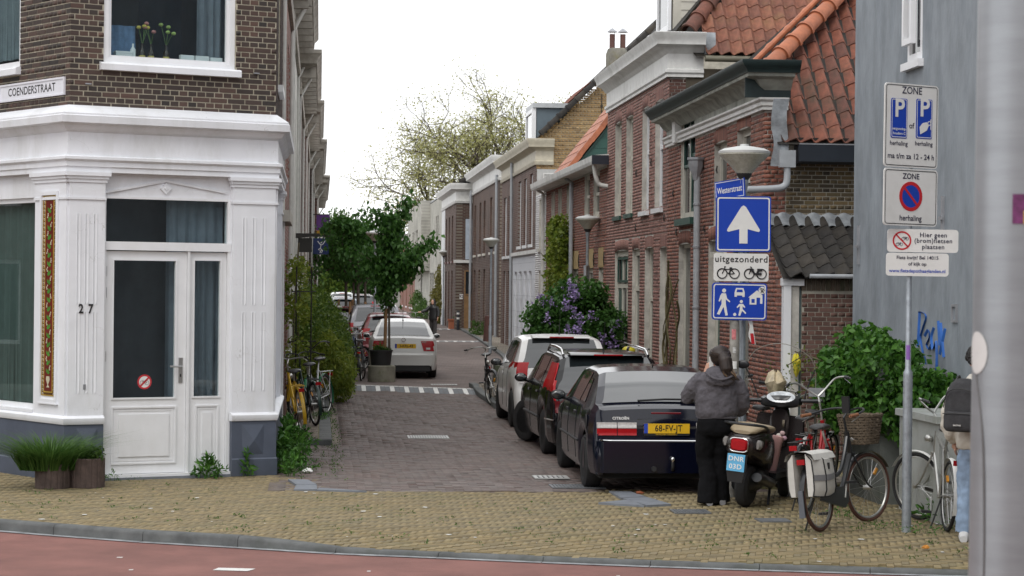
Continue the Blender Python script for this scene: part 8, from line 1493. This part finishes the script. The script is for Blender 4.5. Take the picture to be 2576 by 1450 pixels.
m_skin = pm('skin', (.48, .27, .19), .55, var=.06, sub=.1); m_hood = pm('grey_fleece', (.088, .082, .094), .95, var=.2, scale=22, bump=.7, bscale=90); m_btrou = pm('black_trousers', (.004, .004, .005), .95, var=.2, scale=6, spec=.2); m_hair = pm('dark_brown_hair', (.022, .013, .010), .5, var=.4, scale=60, stretch=(1, 1, .1), bump=.6, bscale=80); m_shoe = pm('white_shoe', (.5, .5, .5), .6, var=.1)
def head_mb(c, s=1.0, yaw=0, tilt=0):
    M = T(*c) @ RZ(yaw) @ RX(tilt); q = MB(); t = MB()
    t.ell((0, .0, .02), (.074, .092, .098), 18, 12).ell((0, .035, -.055), (.055, .06, .065), 14, 10).ell((0, .075, -.075), (.028, .025, .024), 10, 8)
    t.tube([(0, .088, .03), (0, .106, -.012), (0, .116, -.028), (0, .098, -.038)], [.010, .012, .015, .012], 8)
    for x in (-.03, .03): t.ell((x, .082, .022), (.016, .012, .010), 8, 6)
    t.ell((0, .092, -.058), (.024, .012, .009), 8, 6)
    for x in (-.076, .076): t.ell((x, -.005, -.005), (.010, .022, .032), 8, 8)
    t.tube([(0, -.02, -.05), (0, -.03, -.15)], [.055, .058], 12); return MB().join(t, M @ SCL(s, s, s)), M
# near woman, back to the viewer, phone at her ear
wm = thing('person', 'woman in grey fleece hoodie and black trousers phoning beside the scooter', 'person', T(2.21, 23.48, 0) @ RZ(R(-2)) @ SCL(1.06, 1.04, 1.0))
b = MB(); hm, HM = head_mb((.03, .02, 1.575), 1.0, R(28), R(4)); b.join(hm).join(torso([(.86, .15, .11, 0, 0), (1.1, .13, .09, 0, 0), (1.3, .17, .1, 0, 0), (1.42, .12, .08, .01, 0), (1.47, .06, .06, .02, 0)]))
for pts, rs in (([(-.16, 0, 1.36), (-.26, .06, 1.14), (-.16, .16, 1.30), (-.10, .14, 1.42)], [.05, .045, .035, .026]), ([(.16, 0, 1.36), (.24, .02, 1.10), (.20, .18, .98), (.12, .24, .97)], [.05, .045, .035, .026]), ([(-.09, 0, .9), (-.10, .03, .48), (-.07, -.02, .08)], [.075, .05, .04]), ([(.09, 0, .9), (.06, .05, .48), (.04, .03, .08)], [.075, .05, .04])): b.join(limb(pts, rs))
b.join(hand((-.10, .135, 1.43), (.35, .0, 1), (-1, -.2, .3), .35, .95)); b.join(hand((.12, .24, .97), (-.8, .5, -.1), (0, -.3, 1), .6, .95)); fused('body', b, m_skin, wm, .009, 4)
c = torso([(.935, .195, .145, 0, 0), (.95, .215, .165, 0, 0), (1.02, .225, .17, 0, -.01), (1.12, .215, .165, 0, -.01), (1.25, .215, .16, 0, -.015), (1.34, .19, .14, .0, -.01), (1.41, .15, .12, .005, 0), (1.455, .085, .095, .015, .0)])
c.join(limb([(-.15, -.0, 1.35), (-.235, .02, 1.24), (-.285, .06, 1.16), (-.25, .12, 1.22), (-.17, .155, 1.34), (-.125, .15, 1.405)], [.095, .098, .09, .078, .068, .048])); c.join(limb([(.15, 0, 1.35), (.235, .02, 1.22), (.265, .05, 1.08), (.235, .13, 1.01), (.16, .21, .98)], [.095, .098, .088, .075, .055]))
c.join(torso([(1.30, .03, .03, .03, -.15), (1.285, .10, .05, .03, -.15), (1.33, .15, .085, .03, -.13), (1.40, .155, .10, .025, -.095), (1.46, .125, .095, .02, -.055), (1.485, .08, .07, .02, -.02)])); hoodie = fused('hoodie', c, m_hood, wm, .010, 4, fold=.045)
part('hood_seam', MB().tube(catmull([(-.125, -.16, 1.43), (-.06, -.215, 1.375), (.03, -.235, 1.355), (.12, -.21, 1.38), (.185, -.15, 1.43)], 6), .012, 7), m_hood, hoodie); part('waist_hem', MB().tube([(.19*math.cos(a), -.005+.142*math.sin(a), .945+.006*math.sin(3*a)) for a in np.linspace(0, 2*math.pi, 33)[:-1]], .018, 7, closed=True), m_hood, hoodie)
tq = torso([(.98, .17, .13, 0, 0), (.90, .20, .155, 0, -.01), (.80, .205, .16, -.0, -.01), (.74, .185, .14, 0, 0)]); tq.join(limb([(-.085, -.005, .84), (-.105, .02, .66), (-.105, .05, .48), (-.075, .0, .30), (-.08, -.03, .10), (-.085, -.04, .015)], [.118, .108, .092, .092, .112, .12])); tq.join(limb([(.085, 0, .84), (.07, .03, .66), (.055, .07, .48), (.045, .06, .30), (.045, .06, .12), (.045, .06, .02)], [.118, .108, .092, .09, .105, .11])); fused('trousers', tq, m_btrou, wm, .012, 5, fold=.03)
for x, y in ((-.075, -.06), (.06, .03)): part('shoe', loft([(-.11, .03, 0, .05), (-.08, .042, 0, .085), (.0, .042, 0, .08), (.08, .045, 0, .05), (.13, .03, 0, .035)], 12), pm('grey_shoe', (.22, .22, .23), .7), wm, T(x, y+.03, 0) @ RZ(R(95)))
hr_ = MB().ell((.03, -.01, 1.60), (.102, .122, .115), 18, 12).ell((.045, -.075, 1.60), (.065, .06, .07), 12, 8); hr_.tube([(.05, -.10, 1.62), (.075, -.145, 1.56), (.09, -.165, 1.46), (.10, -.165, 1.40)], [.05, .072, .068, .035], 10); hair = fused('hair', hr_, m_hair, wm, .010, 3); rh = random.Random(2)
for k in range(30):
    a = rh.uniform(-1.9, 1.9); part('hair_strand', MB().tube(catmull([(.03+.09*math.sin(a), .03, 1.66+.02*math.cos(a)), (.03+.108*math.sin(a), -.05, 1.615+.05*math.cos(a)), (.045+.07*math.sin(a), -.115, 1.60+.04*math.cos(a)), (.06, -.15, 1.585)], 4), .006, 4), m_hair if k % 4 else pm('hair_mid_brown', (.05, .03, .02), .45), hair)  # some strands take a lighter brown
for k in range(44): part('hair_strand', MB().tube(catmull([(.05+rh.uniform(-.02, .02), -.13, 1.60), (.08+rh.uniform(-.04, .04), -.19+rh.uniform(-.01, .02), 1.50), (.11+rh.uniform(-.05, .07), -.185+rh.uniform(-.02, .02), 1.40), (.15+rh.uniform(-.05, .08), -.175+rh.uniform(-.02, .02), 1.345)], 4), [.006]*10+[.004, .002, .001], 4), m_hair if k % 3 else pm('hair_lightened', (.13, .075, .035), .5), hair)
tag(link('mobile_phone', MB().box(-.006, .006, -.04, .04, -.075, .075).mesh('phone', False), m_swhite, None, wmat(wm) @ T(-.05, .07, 1.50) @ RX(R(20)) @ RZ(R(28))), 'white phone held to the ear of the woman in grey', 'phone')
# man with backpack, mostly behind the near pole
mn = thing('person', 'person in cream jacket and pale jeans with dark backpack behind the pole', 'person', T(4.345, 20.3, 0) @ RZ(R(-14)))
b = MB(); hm, HM = head_mb((0, .02, 1.66), 1.05, 0, 0); b.join(hm).join(torso([(.9, .15, .11, 0, 0), (1.2, .15, .1, 0, 0), (1.42, .18, .11, 0, 0), (1.5, .07, .07, 0, 0)]))
for pts, rs in (([(-.2, 0, 1.42), (-.25, .02, 1.15), (-.22, .12, .92)], [.05, .045, .03]), ([(.2, 0, 1.42), (.25, .02, 1.15), (.22, .12, .92)], [.05, .045, .03]), ([(-.1, 0, .92), (-.11, .01, .5), (-.11, -.01, .08)], [.085, .06, .045]), ([(.1, 0, .92), (.11, .01, .5), (.11, -.01, .08)], [.085, .06, .045])): b.join(limb(pts, rs))
b.join(hand((-.22, .12, .92), (0, .3, -1), (-1, 0, 0), .4)); b.join(hand((.22, .12, .92), (0, .3, -1), (1, 0, 0), .4)); fused('body', b, m_skin, mn, .010, 4)
c = torso([(.86, .20, .15, 0, 0), (.92, .215, .165, 0, 0), (1.1, .21, .16, 0, 0), (1.3, .215, .16, 0, 0), (1.42, .20, .14, 0, 0), (1.5, .12, .12, 0, 0), (1.56, .09, .1, 0, .01)]); c.join(limb([(-.19, 0, 1.40), (-.26, .01, 1.2), (-.26, .06, 1.0), (-.23, .12, .93)], [.09, .09, .08, .055])); c.join(limb([(.19, 0, 1.40), (.26, .01, 1.2), (.26, .06, 1.0), (.23, .12, .93)], [.09, .09, .08, .055])); fused('jacket', c, pm('cream_jacket', (.56, .53, .47), .8, var=.06, bump=.5, bscale=9), mn, .013, 5, fold=.05)
tq = torso([(.95, .16, .12, 0, 0), (.85, .18, .13, 0, 0), (.76, .17, .12, 0, 0)]); tq.join(limb([(-.09, 0, .84), (-.11, .01, .5), (-.115, -.01, .2), (-.12, .0, .08)], [.10, .085, .08, .088])); tq.join(limb([(.09, 0, .84), (.11, .01, .5), (.115, -.01, .2), (.12, 0, .08)], [.10, .085, .08, .088])); fused('jeans', tq, pm('pale_denim', (.22, .30, .42), .9, var=.2, scale=8), mn, .012, 5, fold=.035)
for x in (-.12, .12): part('shoe', loft([(-.12, .035, 0, .06), (-.08, .048, 0, .10), (.0, .048, 0, .10), (.1, .05, 0, .06), (.17, .03, 0, .04)], 12), m_shoe, mn, T(x, -.02, 0) @ RZ(R(90)))
hc = MB(); rh = random.Random(5)
for k in range(170):
    a, z = rh.uniform(0, 6.28), rh.uniform(-.35, 1); r_ = math.sqrt(1-z*z); hc.ell((.105*r_*math.cos(a), .01+.12*r_*math.sin(a)-.015, 1.70+.12*z), (.026, .026, .026), 6, 4)
link('hair', hc.mesh('hair'), pm('black_curly_hair', (.008, .007, .007), .7, var=.4, scale=80), mn)
bp_ = thing('backpack', 'dark charcoal backpack with front pocket worn by the person in cream', 'backpack', wmat(mn) @ T(-.13, -.25, 1.03) @ RZ(R(-16))); m_bpk = pm('charcoal_canvas', (.035, .035, .038), .9, var=.25, scale=14, bump=.4, bscale=120)
fused('main_bag', torso([(.0, .15, .07, 0, 0), (.02, .175, .10, 0, 0), (.2, .18, .11, 0, 0), (.36, .165, .10, 0, .005), (.45, .12, .08, 0, .02), (.49, .06, .04, 0, .03)]), m_bpk, bp_, .012, 5); pk_ = fused('front_pocket', torso([(.01, .13, .04, 0, -.10), (.04, .155, .055, 0, -.10), (.15, .155, .055, 0, -.10), (.19, .14, .04, 0, -.095)]), m_bpk, bp_, .010, 4); part('zip', MB().tube([(-.15, -.135, .17), (-.05, -.158, .175), (.05, -.158, .175), (.15, -.135, .17)], .005, 5), m_black, pk_); part('zip', MB().tube(catmull([(-.172, -.05, .22), (-.12, -.098, .36), (0, -.115, .40), (.12, -.098, .36), (.172, -.05, .22)], 5), .005, 5), m_black, bp_)
part('name_patch', MB().box(-.05, .04, -.162, -.157, .05, .085), m_black, pk_, smooth=False); part('patch_lettering', flat_text('EASTPAK', .018, -.005, .067, -.1635, bold=.0004), m_swhite, pk_, smooth=False)
for x in (-.09, .09): part('strap', MB().tube(catmull([(x, .04, .46), (x*1.1, .14, .50), (x*1.2, .24, .44)], 5), [(.022, .006)]*11, 6), m_bpk, bp_)
# far woman in black
fw = thing('person', 'woman in black jacket with long dark hair standing in the far lane', 'person', T(*S(4.72, 90.8)) @ RZ(R(155)) @ SCL(.98, .98, .98)); m_bj = pm('black_leather_jacket', (.010, .010, .011), .45, var=.2)
b = MB(); hm, HM = head_mb((0, .02, 1.55), .98, R(-15), 0); b.join(hm).join(torso([(.88, .14, .1, 0, 0), (1.1, .13, .09, 0, 0), (1.32, .16, .1, 0, 0), (1.42, .06, .06, 0, 0)]))
for pts, rs in (([(-.17, 0, 1.34), (-.24, .0, 1.1), (-.24, .06, .88)], [.05, .045, .03]), ([(.17, 0, 1.34), (.30, .10, 1.18), (.50, .22, 1.12)], [.05, .045, .03]), ([(-.08, 0, .9), (-.09, .02, .48), (-.11, .1, .08)], [.08, .06, .045]), ([(.08, 0, .9), (.09, -.02, .48), (.1, -.1, .08)], [.08, .06, .045])): b.join(limb(pts, rs))
b.join(hand((-.24, .06, .88), (0, .2, -1), (-1, 0, 0), .4)); b.join(hand((.50, .22, 1.12), (.8, .4, -.1), (0, 0, 1), .6)); fused('body', b, m_skin, fw, .012, 3)
c = torso([(.78, .19, .14, 0, 0), (.85, .20, .15, 0, 0), (1.1, .18, .14, 0, 0), (1.3, .19, .14, 0, 0), (1.38, .14, .11, 0, 0), (1.44, .07, .08, 0, 0)]); c.join(limb([(-.16, 0, 1.34), (-.24, 0, 1.12), (-.245, .06, .92)], [.08, .075, .06])); c.join(limb([(.16, 0, 1.34), (.30, .10, 1.18), (.47, .21, 1.12)], [.08, .075, .055])); fused('jacket', c, m_bj, fw, .014, 4)
tq = torso([(.92, .15, .11, 0, 0), (.82, .17, .13, 0, 0), (.74, .16, .12, 0, 0)]); tq.join(limb([(-.085, 0, .82), (-.10, .02, .48), (-.11, .09, .1)], [.095, .085, .085])); tq.join(limb([(.085, 0, .82), (.09, -.02, .48), (.10, -.09, .1)], [.095, .085, .085])); fused('trousers', tq, pm('charcoal_trousers', (.03, .027, .027), .9), fw, .014, 4)
for x, y in ((-.11, .11), (.10, -.09)): part('shoe', loft([(-.11, .03, 0, .05), (-.08, .042, 0, .085), (.0, .042, 0, .08), (.08, .045, 0, .05), (.13, .03, 0, .035)], 12), m_shoe if x > 0 else m_black, fw, T(x, y, 0) @ RZ(R(90)))
fused('hair', MB().ell((0, -.01, 1.585), (.09, .105, .10), 16, 10).tube([(.0, -.06, 1.58), (.0, -.10, 1.42), (.0, -.11, 1.2)], [(.08, .09), (.06, .12), (.04, .09)], 12).tube([(.07, .04, 1.56), (.085, .07, 1.35), (.08, .09, 1.15)], [.03, .035, .015], 8).tube([(-.07, .04, 1.56), (-.085, .07, 1.35), (-.08, .09, 1.15)], [.03, .035, .015], 8), pm('black_hair', (.009, .008, .008), .45, var=.3), fw, .012, 3)
# ------------------------------------------------------------------ litter and specks on the ground
rl = random.Random(19); lt = MB()
for i in range(70):
    x, y = rl.uniform(-5.5, 4.6), rl.uniform(18.9, 24.4)
    if not in_yellow(x, y): continue
    r_ = rl.choice([.008, .012, .02, .03]); z = pz(x, y)+.008; lt.add([(x+r_*rl.uniform(.6, 1.4)*math.cos(a), y+r_*1.3*rl.uniform(.6, 1.4)*math.sin(a), z) for a in np.linspace(0, 6.28, 7)[:-1]], [tuple(range(6))])
o = tag(link('ground_specks', lt.mesh('specks', False), m_white, None), 'scattered pale chewing gum spots and paper scraps on the yellow pavement', 'litter'); o['kind'] = 'stuff'
def scrap(label, x, y, z, s_, mat):
    q = MB(); q.ell((0, 0, .02*s_), (.06*s_, .05*s_, .03*s_), 9, 6); q.v = [(a+rl.gauss(0, .009*s_), b+rl.gauss(0, .009*s_), max(0, c+rl.gauss(0, .006*s_))) for a, b, c in q.v]
    tag(link('litter_scrap', q.mesh('scrap', False), mat, None, T(x, y, z)), label, 'litter', 'litter scraps')
p = S(-.12, 27.0); scrap('crumpled white paper beside the weeds at the corner shop', p.x, p.y, 0, 1.1, m_swhite)
scrap('orange scrap lying on the yellow pavement right of the sign pole', 3.75, 19.7, -.0, .6, pm('orange_scrap', (.5, .2, .02), .6)); scrap('brown dry leaf scrap beside the kerb stones behind the blue car', 1.45, 24.4, 0.02, .7, pm('dry_leaf', (.22, .06, .02), .8))
bpy.data.scenes.remove(TS)
